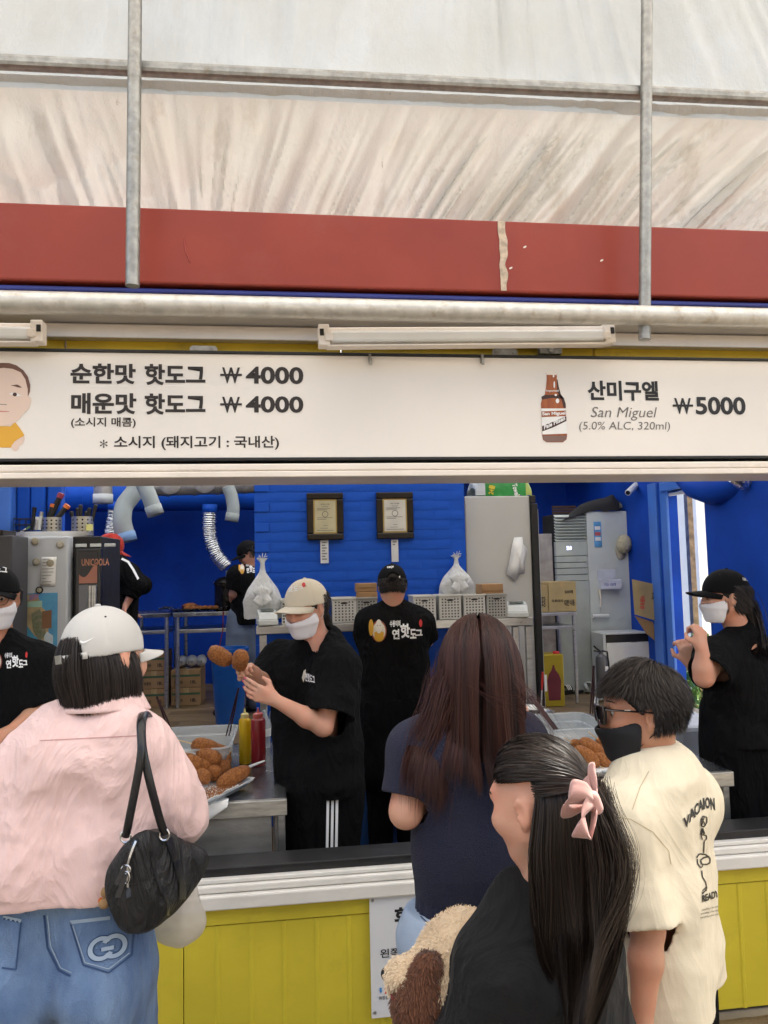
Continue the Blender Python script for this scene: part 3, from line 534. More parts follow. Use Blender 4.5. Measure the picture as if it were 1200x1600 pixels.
# things on top of the fridge
Yt = Yw+.25
tr = thing('round_tray', 'white oval plastic tray lying on top of the white fridge', 'tray', (f0[0]+.35, Yt, ft)); a, b = PY(20, 833, Yt)[0], PY(146, 833, Yt)[0]; xm = (a+b)/2; hw = (b-a)/2
g = G(); vs = [(0.02, .004), (.9, .004), (.97, .03), (1, .034), (.985, .024), (.92, 0), (0.02, 0)]
for rr, z in vs: pass
g.lathe([(hw*r_, z) for r_, z in vs], (0, 0, 0), 40); g.v[-1] = g.v[-1]*A([1, .55, 1])+A([xm, Yt, ft+.002]); g.build('tray', M_wplast, tr, smooth=40)
zt0 = ft+.012
def caddy(xl, xr, ytop, label, wire=False):
    a, b = PY(xl, 830, Yt)[0], PY(xr, 830, Yt)[0]; h = PY(xl, ytop, Yt)[2]-zt0; c = A([(a+b)/2, Yt, zt0]); r_ = (b-a)/2
    t = thing('utensil_caddy', label, 'utensil holder', c, 'utensil holders on the fridge')
    if wire:
        for k in range(4): g = G(); z = c[2]+h*k/3; g.tube([c+A([r_*sx, r_*sy*.8, z-c[2]]) for sx, sy in ((-1, -1), (1, -1), (1, 1), (-1, 1), (-1, -1))], .0025, 5); g.build('wire', M_blk, t)
        for k in range(8): g = G(); s = [(-1, -1), (-.33, -1), (.33, -1), (1, -1), (1, 1), (.33, 1), (-.33, 1), (-1, 1)][k]; g.cyl(c+A([r_*s[0], r_*.8*s[1], 0]), c+A([r_*s[0], r_*.8*s[1], h]), .002, seg=5); g.build('wire', M_blk, t)
    else:
        g = G(); g.lathe([(.0, 0), (r_, 0), (r_, h), (r_*.95, h), (r_*.95, .01)], c, 28); g.build('cup', M_steel, t, smooth=40)
        for k in range(24):
            i, j = k % 6, k//6; a_ = R(200+i*28); p = c+A([r_*1.003*math.cos(a_), r_*1.003*math.sin(a_), h*(.22+.2*j)]); ax = np.column_stack([A([-math.sin(a_), math.cos(a_), 0]), A([0, 0, 1]), A([math.cos(a_), math.sin(a_), 0])])
            g = G(); g.lathe([(.006, 0), (.0, .0004)], p, 8, ax); g.build('hole', M_dark, t)
    return t, c, r_, h
def stick(par, a, b, r_, m1, m2, name='utensil'):
    a = A(a); b = A(b); g = G(); g.tube([a, a+(b-a)*.8], r_, 8); o = g.build(name, m1, par, smooth=40); g = G(); g.tube([a+(b-a)*.8, b, b+(b-a)*.02], [r_*1.15, r_*1.15, r_*.6], 8); g.build(name+'_end', m2, o, smooth=40)
M_or = mat('orange_plastic', (.65, .16, .03), .4); M_gn = mat('green_plastic', (.2, .4, .12), .5)
tw, c, r_, h = caddy(25, 55, 811, 'black wire basket at the left end of the tray on the fridge', True); stick(tw, c+A([-.06, 0, .01]), c+A([.03, -.02, .06]), .006, M_wplast, M_gn)
tb, c, r_, h = caddy(66, 96, 809, 'perforated steel caddy holding orange tipped black torches'); 
for (x, y, x2, y2, m_) in ((80, 806, 96, 771, mat('maroon_plastic', (.3, .04, .08), .4)), (76, 812, 84, 788, M_or), (88, 812, 106, 789, M_or)): stick(tb, PY(x, y, Yt), PY(x2, y2, Yt), .018, M_blk, m_, 'torch')
tc_, c, r_, h = caddy(112, 146, 808, 'wide steel cutlery caddy with a yellow price tag on the fridge'); rbox('tag', *(lambda p: (p[0]-.02, p[0]+.02, c[1]-r_-.003, c[1]-r_-.001, p[2]-.02, p[2]+.02))(PY(140, 824, Yt-r_)), mat('yellow_note', (.7, .68, .25), .6), tc_, 0)
for k in range(6): stick(tc_, c+A([-.05+.02*k, 0, h*.5]), c+A([-.07+.028*k+.01*(k % 2), 0, h+.035+.02*(k % 3)]), .011, M_blk, M_blk, 'handle')
tk = thing('whisk_and_peelers', 'upright whisk and steel peelers between the wire basket and torches', 'utensils', PY(52, 825, Yt))
for x, y2, m1, m2 in ((51, 793, M_blk, M_wood), (56, 808, M_steel, M_wplast), (62, 800, M_gplast, M_steel)): stick(tk, PY(x-1, 828, Yt-.03), PY(x+3, y2, Yt-.03), .012, m1, m2)
# dark cabinet at the far left edge
dk = thing('dark_cabinet', 'dark grey cabinet cut by the left edge beside the white fridge', 'cabinet', PY(8, 900, 4.3)); a = PY(19, 836, 4.3); rbox('body', a[0]-.6, a[0], 4.3, 4.56, .05, a[2], mat('charcoal_panel', (.06, .06, .065), .5), dk, .008); rbox('top', a[0]-.6, a[0]-.05, 4.3, 4.5, a[2]+.001, a[2]+.03, M_wood, dk)
# ducts
def duct(name, label, pts, r_, m_, cuff=None, flex=0, seg=20, cat='duct', smoothn=26, cm=None):
    pts = A(pts); t = np.linspace(0, len(pts)-1, smoothn if not flex else 110); P = np.column_stack([np.interp(t, range(len(pts)), pts[:, k]) for k in range(3)])
    for _ in range(3 if not flex else 30): P[1:-1] = (P[:-2]+2*P[1:-1]+P[2:])/4
    rr = np.full(len(P), r_)
    if flex: rr = r_*(1+.06*np.sin(np.arange(len(P))*1.9))
    th = thing(name, label, cat, P[len(P)//2], 'extractor ducts over the back kitchen'); g = G(); g.tube(P, rr, seg, cap=False); g.build('hose', m_, th, smooth=70, solid=.004)
    if cuff is not None:
        g = G(); d = nrm(P[cuff]-P[cuff-(1 if cuff else -1)]); e = P[cuff]; g.cyl(e+d*.01, e-d*.07, r_*1.08, seg=seg, cap=False); g.build('cuff', cm or m_, th, smooth=70, solid=.004)
    return th
Yd = 7.0
big = thing('blue_main_duct', 'large horizontal blue painted ventilation duct under the ceiling', 'duct', PY(250, 775, 7.9), 'extractor ducts over the back kitchen')
g = G(); a, b = PY(50, 775, 7.9), PY(420, 772, 7.9); g.cyl(a, b, .17, seg=28); g.build('pipe', M_blue, big, smooth=60)
for k in range(7): g = G(); p = a+(b-a)*(.1+.06*k); g.cyl(p, p+A([.012, 0, 0]), .174, seg=28); g.build('rib', M_blue, big, smooth=60)
sp = thing('steel_main_duct', 'horizontal galvanised steel duct right under the opening rail at the back', 'duct', PY(320, 758, 7.3), 'extractor ducts over the back kitchen')
g = G(); a, b = PY(235, 762, 7.3), PY(400, 757, 7.3); g.cyl(a, b, .085, seg=24); g.build('pipe', M_grey, sp, smooth=60)
for t_ in (.15, .4, .62, .88): g = G(); p = a+(b-a)*t_; g.cyl(p, p+A([.03, 0, 0]), .092, seg=24); g.build('flange', M_grey, sp, smooth=60)
for t_ in (.2, .52): g = G(); p = a+(b-a)*t_+A([0, -.08, .02]); g.lathe([(.1, 0), (.1, .02), (.07, .03), (.0, .03)], p, 20, rotm((1, 0, 0), R(90))); g.build('branch_cap', M_grey, sp, smooth=40)
duct('straight_duct_drop', 'short straight grey duct dropping over the utensils', [PY(161, 730, 6.6), PY(161, 760, 6.6), PY(161, 785, 6.6)], .075, M_grey, -1, cm=M_gplast)
duct('curved_duct_hose', 'long curved pale grey hose arching down beside the red cap', [PY(214, 735, 6.6), PY(213, 766, 6.6), PY(193, 790, 6.55), PY(190, 815, 6.5), PY(199, 845, 6.5)], .075, M_duct, -1, cm=mat('blue_tape_cuff', (.2, .35, .6), .5))
duct('curved_duct_hose', 'grey hose bending down to the right in front of the long curved hose', [PY(218, 725, 6.2), PY(222, 752, 6.2), PY(233, 775, 6.2), PY(243, 803, 6.2)], .062, M_duct, -1)
duct('curved_duct_hose', 'short grey hose hanging above the cook at the right end', [PY(356, 760, 7.2), PY(362, 775, 7.2), PY(365, 795, 7.2), PY(362, 813, 7.2)], .058, M_duct, -1)
duct('foil_duct_hose', 'silver corrugated foil hose hanging and bending towards the cooker', [PY(328, 790, 7.3), PY(327, 820, 7.3), PY(328, 842, 7.3), PY(338, 868, 7.3), PY(354, 886, 7.3)], .064, M_foil, 0, flex=1, cm=M_blue)
duct('foil_duct_hose', 'short foil hose half hidden behind the curved grey hose', [PY(180, 786, 7.4), PY(178, 805, 7.4), PY(172, 838, 7.4)], .058, M_foil, 0, flex=1, cm=M_blue)
# back tables
zf2 = .442
def stable(xl, xr, Y, d, label, zt, lower, zl):
    a, b = PY(xl, 958, Y)[0], PY(xr, 958, Y)[0]; t = thing('steel_table', label, 'table', ((a+b)/2, Y, zf2), 'stainless tables along the back kitchen wall')
    rbox('top', a, b, Y, Y+d, zt-.04, zt, M_stain, t, .004)
    for x in (a+.02, b-.06):
        for y in (Y+.03, Y+d-.06): g = G(); g.cyl((x+.02, y, zf2+.001), (x+.02, y, zt-.04), .02); g.build('leg', M_steel, t, smooth=40)
    rbox('shelf', a+.03, b-.03, Y+.02, Y+d-.03, zt-.20, zt-.165, M_steel, t, .004); return t, a, b
Yk = 7.4; ztk = PY(300, 957, Yk)[2]
t1, a1, b1 = stable(195, 266, Yk, .65, 'left stainless prep table behind the customer in the white cap', ztk, 0, 0)
t2, a2, b2 = stable(270, 380, Yk, .65, 'stainless prep table holding trays of food below the foil hose', ztk, 0, 0)
# food tray & items
ft_ = thing('food_tray', 'foil lined tray of fried food on the back table', 'tray', PY(310, 950, Yk+.2)); c = PY(308, 954, Yk+.15)
g = G(); Pn = np.zeros((24, 8, 3)); u, v = np.meshgrid(np.linspace(-.36, .30, 24), np.linspace(-.12, .14, 8), indexing='ij'); Pn[..., 0] = c[0]+u; Pn[..., 1] = Yk+.2+v; Pn[..., 2] = ztk+.012+.02*(np.abs(u) > .27)+.018*(np.abs(v) > .1)+.006*vnoise(np.dstack([u*40, v*40, 0*u])); g.grid(Pn); g.build('foil', M_foil, ft_, smooth=20)
M_fry = mat('fried_crumb', (.22, .058, .012), .55, var=.5, vs=120, bump=1, bs=300, col2=(.52, .20, .045), det=4)
for k in range(12):
    q = ft_; g = G(); g.ell((c[0]-.1+.07*(k % 6)*.8, Yk+.16+.08*(k//6), ztk+.035), (.035, .025, .02), su=10, sv=6); g.build('fried_piece', M_fry, q, smooth=60)
rb = thing('sauce_bowl', 'small red bowl heaped above the food tray on the back table', 'bowl', PY(297, 940, Yk+.3)); c2 = PY(297, 948, Yk+.35); g = G(); g.lathe([(.0, 0), (.06, 0), (.09, .05), (.085, .05), (.05, .01)], (c2[0], c2[1], ztk+.003), 20); g.build('bowl', mat('red_lacquer', (.2, .02, .015), .3), rb, smooth=40)
g = G(); g.ell((c2[0], c2[1], ztk+.05), (.075, .075, .03), su=14, sv=8); g.build('filling', M_fry, rb, smooth=60)
# cooker
ck = thing('deep_fryer', 'tall dark steel fryer and pan at the right end of the back table', 'fryer', PY(355, 940, Yk)); a, b = PY(336, 955, Yk+.1), PY(358, 910, Yk+.1)
g = G(); g.lathe([(.0, 0), (.11, 0), (.12, .01), (.12, .25), (.13, .26), (.13, .28), (.09, .32), (.03, .34), (.0, .345)], ((a[0]+b[0])/2+.03, Yk+.25, ztk+.002), 26); g.build('pot', mat('dark_pot', (.03, .026, .024), .25, .7), ck, smooth=40)
g = G(); g.lathe([(.0, 0), (.11, 0), (.13, .09), (.14, .1), (.12, .1), (.1, .02)], (PY(372, 950, Yk+.1)[0], Yk+.16, ztk+.002), 26); g.build('pan', mat('dark_pot', 0), ck, smooth=40)
g = G(); g.cyl((b[0]-.03, Yk+.2, ztk+.3), (b[0]-.03, Yk+.2, ztk+.4), .012); g.build('handle', M_steel, ck)
cord = thing('red_cord', 'dark red power cord hanging from the fryer', 'cord', PY(350, 1000, Yk-.02)); g = G(); g.tube([PY(349, 955, Yk-.02), PY(348, 985, Yk-.02), PY(342, 1015, Yk), PY(338, 1040, Yk+.1)], .006, 6); g.build('wire', mat('red_wire', (.25, .03, .03), .5), cord, smooth=60)
# boxes under tables
def carton(name, label, x0, x1, y0, y1, z0, z1, m_=None, grp='cardboard cartons under the back tables', text=None, band=None):
    t = thing(name, label, 'box', ((x0+x1)/2, (y0+y1)/2, z0), grp); rbox('carton', x0, x1, y0, y1, z0, z1, m_ or M_card, t, .004)
    rbox('tape', (x0+x1)/2-.025, (x0+x1)/2+.025, y0-.0015, y1+.001, z1-.05, z1+.0015, mat('packing_tape', (.42, .30, .15), .25), t, 0)
    if band: rbox('band', x0+.01, x1-.01, y0-.0016, y0-.0004, z0+(z1-z0)*.6, z0+(z1-z0)*.72, band, t, 0)
    for i, tx in enumerate(text or []):
        g = G(); w_ = (x1-x0); h_ = (z1-z0); textbox(g, tx[0], (x0+w_*tx[1], y0-.003, z0+h_*tx[2]), (w_*tx[3], 0, 0), (0, 0, h_*tx[4]), .02); g.build('lettering', M_print, t)
    return t
gr_ = mat('green_box_band', (.05, .11, .06), .7)
for i, (xl, xr, k) in enumerate(((222, 262, 0), (222, 262, 1), (222, 262, 2), (268, 316, 0), (268, 316, 1))):
    a, b = PY(xl, 1040, Yk+.15)[0], PY(xr, 1040, Yk+.15)[0]; z0 = zf2+.003+k*.175
    lab = ['bottom carton of the stack under the left back table', 'middle carton of the stack under the left back table', 'top carton of the stack under the left back table', 'lower carton under the right back table on the floor', 'upper green banded carton under the right back table'][i]
    carton('carton', lab, a, b-.01, Yk+.12, Yk+.5, z0, z0+.17, band=gr_, text=[('식용유', .1, .2, .3, .2), ('18L', .65, .2, .2, .2)])
for i, xc in enumerate((281, 297, 312)):
    p = PY(xc, 1012, Yk+.15); t = thing('plastic_pack', ['left', 'middle', 'right'][i]+'most white plastic pack on the cartons under the back table', 'packet', p, 'white packs on the cartons')
    g = G(); Q = np.zeros((14, 10, 3)); z0 = zf2+.356
    g.ell((p[0], Yk+.28, z0+.06), (.052, .08, .058), su=16, sv=12); g.v[-1] = g.v[-1]+.006*vnoise(g.v[-1]*40)[:, None]; g.build('bag', mat('white_film', (.6, .62, .63), .3, var=.1, bump=.5, bs=30), t, smooth=60)
    g = G(); textbox(g, '밀가루', (p[0]-.03, Yk+.198, z0+.04), (.05, 0, 0), (0, 0, .03), .02); g.build('lettering', M_ink, t)
# blue bin
Ybn = 6.6; c = PY(355, 1095, Ybn); c[2] = zf2; zr = PY(355, 1012, Ybn)[2]; r_ = (PY(388, 1012, Ybn)[0]-PY(328, 1012, Ybn)[0])/2; c[0] = (PY(388, 1012, Ybn)[0]+PY(328, 1012, Ybn)[0])/2
bn = thing('blue_bin', 'tall round blue plastic bin standing behind the hand with the corn dogs', 'bin', c)
g = G(); H_ = zr-zf2; g.lathe([(0, .003), (r_*.72, .003), (r_*.97, H_-.03), (r_*1.04, H_-.03), (r_*1.04, H_), (r_*.93, H_), (r_*.9, H_-.04), (r_*.69, .02), (0, .02)], c, 36); g.build('shell', mat('blue_bin_plastic', (.012, .10, .36), .3, var=.08), bn, smooth=40)
g = G(); a_ = [c+A([-r_*1.02*1, 0, H_-.05])+A([-.03*math.sin(t), -.03*math.cos(t), -.02*math.sin(t)]) for t in np.linspace(0, 3.1, 9)]; g.tube(a_, .006, 6); g.build('handle', M_blk, bn, smooth=40)
# ================================================================ centre: frames, shelf
def frame(xl, xr, yt, yb, label, papm, seal):
    a = PY(xl, yb, YP-.02); b = PY(xr, yt, YP-.02); a[2] = (PY((xl+xr)/2, yb, YP-.02))[2]; b[2] = PY((xl+xr)/2, yt, YP-.02)[2]
    t = thing('framed_certificate', label, 'picture frame', ((a[0]+b[0])/2, YP, a[2]), 'certificates on the blue brick wall'); w, Y0 = .045, YP-.03
    for q in ((a[0], b[0], b[2]-w, b[2]), (a[0], b[0], a[2], a[2]+w), (a[0], a[0]+w, a[2]+w+.0005, b[2]-w-.0005), (b[0]-w, b[0], a[2]+w+.0005, b[2]-w-.0005)): rbox('moulding', q[0], q[1], Y0, Y0+.03, q[2], q[3], M_wood, t, .008)
    rbox('liner', a[0]+w, b[0]-w, Y0+.012, Y0+.026, a[2]+w, b[2]-w, M_gold, t, 0); m_ = .01
    x0_, x1_, z0_, z1_ = a[0]+w+m_, b[0]-w-m_, a[2]+w+m_, b[2]-w-m_; rbox('certificate', x0_, x1_, Y0+.009, Y0+.0115, z0_, z1_, papm, t, 0)
    W_, H_ = x1_-x0_, z1_-z0_
    def ln(u0, u1, v, h): g = G(); g.box(x0_+W_*u0, x0_+W_*u1, Y0+.0078, Y0+.0088, z0_+H_*v, z0_+H_*(v+h)); g.build('print_line', M_ink, t)
    g = G(); textbox(g, '영업신고증' if seal else '허가증', (x0_+W_*.28, Y0+.0084, z0_+H_*.86), (W_*.44, 0, 0), (0, 0, H_*.05), .02); g.build('lettering', M_ink, t)
    for v, u0, u1 in ((.80, .35, .65), (.74, .1, .75), (.70, .1, .6), (.45, .1, .85), (.40, .1, .55), (.2, .4, .6), (.12, .25, .62), (.05, .08, .92)): ln(u0, u1, v, .014)
    g = G()
    for t0, t1 in ((0, 360),): 
        o_ = circ(.5, .57, .15*1, .1, 20); i_ = circ(.5, .57, .12, .08, 20); v = A(o_+i_); g.add(A([x0_, Y0+.0084, z0_])+v[:, :1]*A([W_, 0, 0])+v[:, 1:]*A([0, 0, H_]), [(k, (k+1) % 20, 20+(k+1) % 20, 20+k) for k in range(20)])
    g.build('emblem', M_ink, t)
    return t
frame(480, 536, 770, 844, 'dark wood frame with a yellowed certificate on the left of the blue brick wall', mat('aged_paper', (.50, .46, .30), .35), True)
frame(589, 645, 769, 842, 'dark wood frame with a white certificate on the right of the blue brick wall', mat('certificate_paper', (.60, .59, .54), .3), False)
for i, (xl, xr, yt, yb) in enumerate(((501, 513, 844, 880), (612, 622, 843, 878))):
    a, b = PY(xl, yb, YP-.01), PY(xr, yt, YP-.01); t = thing('label_strip', ['printed paper strip hanging under the yellowed certificate', 'narrow strip hanging under the white certificate'][i], 'paper strip', a, 'paper strips under the certificates'); rbox('strip', a[0], b[0], YP-.012, YP-.009, a[2], b[2], mat('strip_paper', (.58, .60, .62), .5), t, 0)
    for k in range(7 if i == 0 else 2): rbox('print_line', a[0]+.01, b[0]-.012-.01*(k % 2), YP-.0135, YP-.0125, b[2]-.02-k*.019, b[2]-.012-k*.019, M_ink, t, 0)
# rack: work table with over-shelf
Ys0, Ys1 = 4.78, 5.06; zs1 = PY(600, 972, Ys0)[2]; ra, rb_ = PY(400, 985, Ys0)[0], PY(834, 965, Ys0)[0]
rk = thing('steel_rack', 'long stainless rack with baskets on its upper shelf along the blue brick wall', 'shelf', ((ra+rb_)/2, Ys0, .04))
rbox('upper_shelf', ra, rb_, Ys0, Ys1, zs1-.055, zs1, M_steel, rk, .006)
for x in (ra+.02, rb_-.14, rb_-.05): rbox('leg', x, x+.045, Ys0+.02, Ys0+.06, .045, zs1-.057, M_steel, rk, .006)
zl = PY(600, 1115, Ys0)[2]; rbox('lower_shelf', ra+.07, rb_-.15, Ys0-.25, Ys1, zl-.05, zl, M_steel, rk, .006)
for x in (ra+.1, rb_-.25, (ra+rb_)/2): rbox('leg', x, x+.04, Ys0-.23, Ys0-.19, .045, zl-.052, M_steel, rk, .006)
# perforated baskets
M_bk = mat('basket_plastic', (.58, .58, .55), .45, var=.05, dirt=.15); M_bk2 = mat('grey_basket_plastic', (.36, .36, .34), .45, var=.06)
def basket(px, w_, m_, label, handle=M_dark):
    Y0 = Ys0+.02; c = PY(px, 960, Y0); w = w_*Y0/F*1.0; z0 = zs1+.002; h = .155; t = thing('storage_basket', label, 'basket', (c[0], Y0+.1, z0), 'perforated baskets on the rack')
    d = .2; tp = .012
    for yy in (Y0, Y0+d): rbox('side_panel', c[0]-w/2, c[0]+w/2, yy, yy+.005, z0, z0+h, m_, t, .002)
    for xx in (c[0]-w/2, c[0]+w/2-.005): rbox('end_panel', xx, xx+.005, Y0+.006, Y0+d-.001, z0, z0+h, m_, t, .002)
    rbox('bottom', c[0]-w/2+.006, c[0]+w/2-.006, Y0+.006, Y0+d-.001, z0, z0+.004, m_, t, 0)
    for yy, dd in ((Y0-.006, .008), (Y0+d+.003, .006)): rbox('rim', c[0]-w/2-.004, c[0]+w/2+.004, yy, yy+dd, z0+h-.006, z0+h+.006, m_, t, .002)
    for xx in (c[0]-w/2-.004, c[0]+w/2-.002): rbox('rim', xx, xx+.006, Y0+.004, Y0+d, z0+h-.006, z0+h+.006, m_, t, .002)
    base = None; nx = 6
    for r_ in range(7):
        for q in range(nx):
            if r_ == 6 and q in (2, 3): continue
            x = c[0]-w/2+w*(q+1)/(nx+1); z = z0+.018+r_*.019
            if base is None: g = G(); g.box(-.0045, .0045, -.0012, .001, -.0045, .0045); o = g.build('hole', M_dark, t); base = o.data; 
            else: o = bpy.data.objects.new('hole', base); COL.objects.link(o); o.parent = t
            org = ORG[t.name]
            if o.data.get('z') is None: o.data['z'] = 1; o.data.transform(Matrix.Translation(Vector(org)))
            o.location = (x-org[0], Y0-org[1], z-org[2])
    g = G(); g.prism(circ(0, 0, .024, .007, 14), (c[0], Y0-.0005, z0+h-.028), (1, 0, 0), (0, 0, 1), (0, -.0015, 0)); g.build('handle_hole', handle, t)
    return t
blist = [(449, 17, M_bk, 'white perforated basket half hidden behind the cream cap'), (505, 18, M_bk, 'white perforated basket behind the neck of the cream capped worker'), (538, 37, M_bk, 'white perforated basket between the two workers in black shirts'), (573, 33, M_bk2, 'grey perforated basket under the kraft boxes left of the black cap'),
         (664, 36, M_bk, 'white perforated basket just right of the black capped worker'), (704, 35, M_bk, 'white perforated basket below the right hanging bag'), (742, 35, M_bk, 'white perforated basket above the long haired customer'), (777, 33, M_bk2, 'grey perforated basket holding a folded kraft box at the right')]
for b_ in blist: basket(*b_)
def flatbox(xl, xr, yt, yb, Y, label, m_=M_kraft, rot_=0):
    a, b = PY(xl, yb, Y), PY(xr, yt, Y); t = thing('kraft_box', label, 'box', ((a[0]+b[0])/2, Y, a[2]), 'brown kraft boxes in the baskets'); w, h = b[0]-a[0], b[2]-a[2]
    g = G(); T = (rz(rot_), A([(a[0]+b[0])/2, Y+.07, a[2]])); g.box(-w/2, w/2, -.06, .06, 0, h, T); g.build('carton', m_, t, bevel=.003)
    g = G(); g.prism([(-w/2, 0), (w/2, 0), (w/2-.02, h*.5), (-w/2+.02, h*.42)], T[1]+T[0]@A([0, -.062, h*.5]), T[0]@A([1, 0, 0]), (0, 0, 1), T[0]@A([0, -.003, 0])); g.build('flap', m_, t, bevel=.001)
flatbox(559, 590, 925, 941, Ys0+.04, 'lower kraft box of the pair left of the black cap'); flatbox(557, 589, 911, 925, Ys0+.05, 'upper kraft box of the pair left of the black cap'); flatbox(752, 786, 912, 934, Ys0+.04, 'folded kraft box in the grey basket at the right', rot_=.1)
# hanging bags (SDF-free: pinched sheets with volume)
def hangbag(px, ytop, ybot, wpx, label, Y):
    t = thing('hanging_bag', label, 'plastic bag', PY(px, ybot, Y), 'white carrier bag bundles tied up on the wall'); n, m_ = 40, 26
    zt, zb_ = PY(px, ytop, Y)[2], PY(px, ybot, Y)[2]; cx_ = PY(px, (ytop+ybot)/2, Y)[0]; hw = wpx/2*Y/F
    g = G(); P = np.zeros((m_, n, 3))
    for i in range(m_):
        s = i/(m_-1); w = hw*(np.interp(s, [0, .06, .16, .24, .5, .7, .95, 1], [.28, .1, .12, .16, .72, .96, 1.0, .97])); d = .05*np.interp(s, [0, .2, .6, 1], [.3, .3, 1.2, .9])
        for j in range(n):
            a_ = 2*math.pi*j/n; fo = 1+.09*ridge(A([j*.45, s*2, px]))*(1-.4*s); P[i, j] = (cx_+w*math.cos(a_)*fo, Y+.05+d*math.sin(a_)*fo, zt+(zb_-zt)*s+.004*vnoise(A([j*.7, s*5, 3])))
    v = P.reshape(-1, 3); f = [(i*n+j, i*n+(j+1) % n, (i+1)*n+(j+1) % n, (i+1)*n+j) for i in range(m_-1) for j in range(n)]+[tuple((m_-1)*n+k for k in range(n))]; g.add(v, f)
    g.build('bundle', mat('carrier_bag_film', (.66, .68, .69), .3, var=.06, bump=1, bs=26, alpha=.86), t, smooth=60)
    for k in range(8): g = G(); a_ = k*.8; g.tube([(cx_, Y+.04, zt-.01), (cx_+.02*math.cos(a_), Y+.03+.01*math.sin(a_), zt+.012), (cx_+.035*math.cos(a_), Y+.03, zt+.012+.02*math.sin(a_*1.7))], .0015, 4); g.build('string', M_wplast, t)
    g = G(); c = A([cx_, Y-.015, zb_+(zt-zb_)*.42])
    for s, dx in ((1, .05), (-1, -.03)):
        g = G(); T = rotm((0, 1, 0), R(35*s)); Q = A([[c+T@A([(u-.5)*.075+dx*.3, -.008*math.sin(u*3.1)-.012*v_, -v_*.13+.05]) for v_ in np.linspace(0, 1, 8)] for u in np.linspace(0, 1, 6)]); g.grid(Q); g.build('handle_loop', mat('carrier_bag_film', 0), t, smooth=60, solid=.002)
hangbag(410, 872, 967, 60, 'white bundle of carrier bags hanging at the left end of the blue brick wall', YP-.2); hangbag(716, 868, 934, 57, 'white bundle of carrier bags hanging behind the baskets at the right', YP-.1)
# scales
def scale(px, py, w_, label, yaw):
    Y = Ys0+.05; c = PY(px, py, Y); c[2] = zs1+.002; w = w_*Y/F; t = thing('price_scale', label, 'scale', c, 'grey scales on the rack'); T = (rz(yaw), c)
    g = G(); g.box(-w/2, w/2, -.06, .1, 0, .035, T); g.build('base', M_gplast, t, bevel=.006)
    g = G(); P8 = A([[x, y, z] for x in (-w/2*.95, w/2*.95) for y, z in ((-.055, .036), (.09, .036), (-.03, .075), (.09, .1))]); P8 = (T[0]@P8.T).T+c; g.add(P8, [(0, 2, 3, 1), (4, 5, 7, 6), (0, 4, 6, 2), (1, 3, 7, 5), (2, 6, 7, 3), (0, 1, 5, 4)]); b = g.build('housing', M_gplast, t, bevel=.005)
    g = G(); nrm_ = A([0, -.025, .12]); q = A([[-w*.33, .0, .0887], [w*.33, .0, .0887], [w*.33, .06, .0990], [-w*.33, .06, .0990]])*A([1, 1, 1])+A([0, 0, .0018]); g.add((T[0]@q.T).T+c, [(0, 1, 2, 3)]); g.build('display', mat('lcd', (.10, .13, .12), .2), t)
scale(418, 975, 30, 'grey price scale at the left end of the rack', .15); scale(808, 962, 34, 'grey price scale at the right end of the rack', -.2)
# ================================================================ right: big fridge
Yf = 5.2; a, b = PY(725, 900, Yf), PY(832, 900, Yf); zt1 = PY(780, 775, Yf)[2]; b2 = PY(836, 900, Yf)[0]+.03
bf = thing('tall_fridge', 'tall pale grey fridge with black edges behind the rack', 'fridge', (a[0], Yf, .04)); rbox('body', a[0]+.02, b[0], Yf, Yf+.55, .06, zt1, mat('fridge_grey', (.50, .50, .48), .38, var=.05, vs=2), bf, .008)
rbox('edge_strip', a[0]-.012, a[0]+.018, Yf-.01, Yf+.5, .06, zt1+.003, M_blk, bf, .004); rbox('edge_strip', b[0]+.002, b2, Yf-.03, Yf+.55, .06, zt1-.06, M_blk, bf, .006); rbox('hinge', b[0]+.002, b2-.01, Yf-.02, Yf+.1, zt1-.055, zt1+.001, M_blk, bf, .004); rbox('seal', b2+.002, b2+.012, Yf, Yf+.5, .06, zt1-.1, M_gplast, bf, .002)
pz = thing('paper_sheet', 'crumpled white paper sheet stuck on the grey fridge', 'paper', PY(808, 870, Yf)); q = [(803, 840), (817, 839), (817, 850), (824, 858), (820, 878), (819, 896), (812, 897), (806, 908), (791, 897), (798, 866), (800, 850)]
pts = A([PY(x, y, Yf-.02) for x, y in q]); cc = pts.mean(0); g = G(); vs = [cc+A([0, -.035, 0])]; rings = []
for s in (.5, 1): vs += [cc+(p-cc)*s+A([0, (-.025 if s == .5 else 0)+.008*math.sin(i*2.3), 0]) for i, p in enumerate(pts)]
n = len(pts); g.add(vs, [(0, 1+i, 1+(i+1) % n) for i in range(n)]+[(1+i, 1+n+i, 1+n+(i+1) % n, 1+(i+1) % n) for i in range(n)]); g.build('sheet', M_paper, pz, smooth=50, solid=.001)
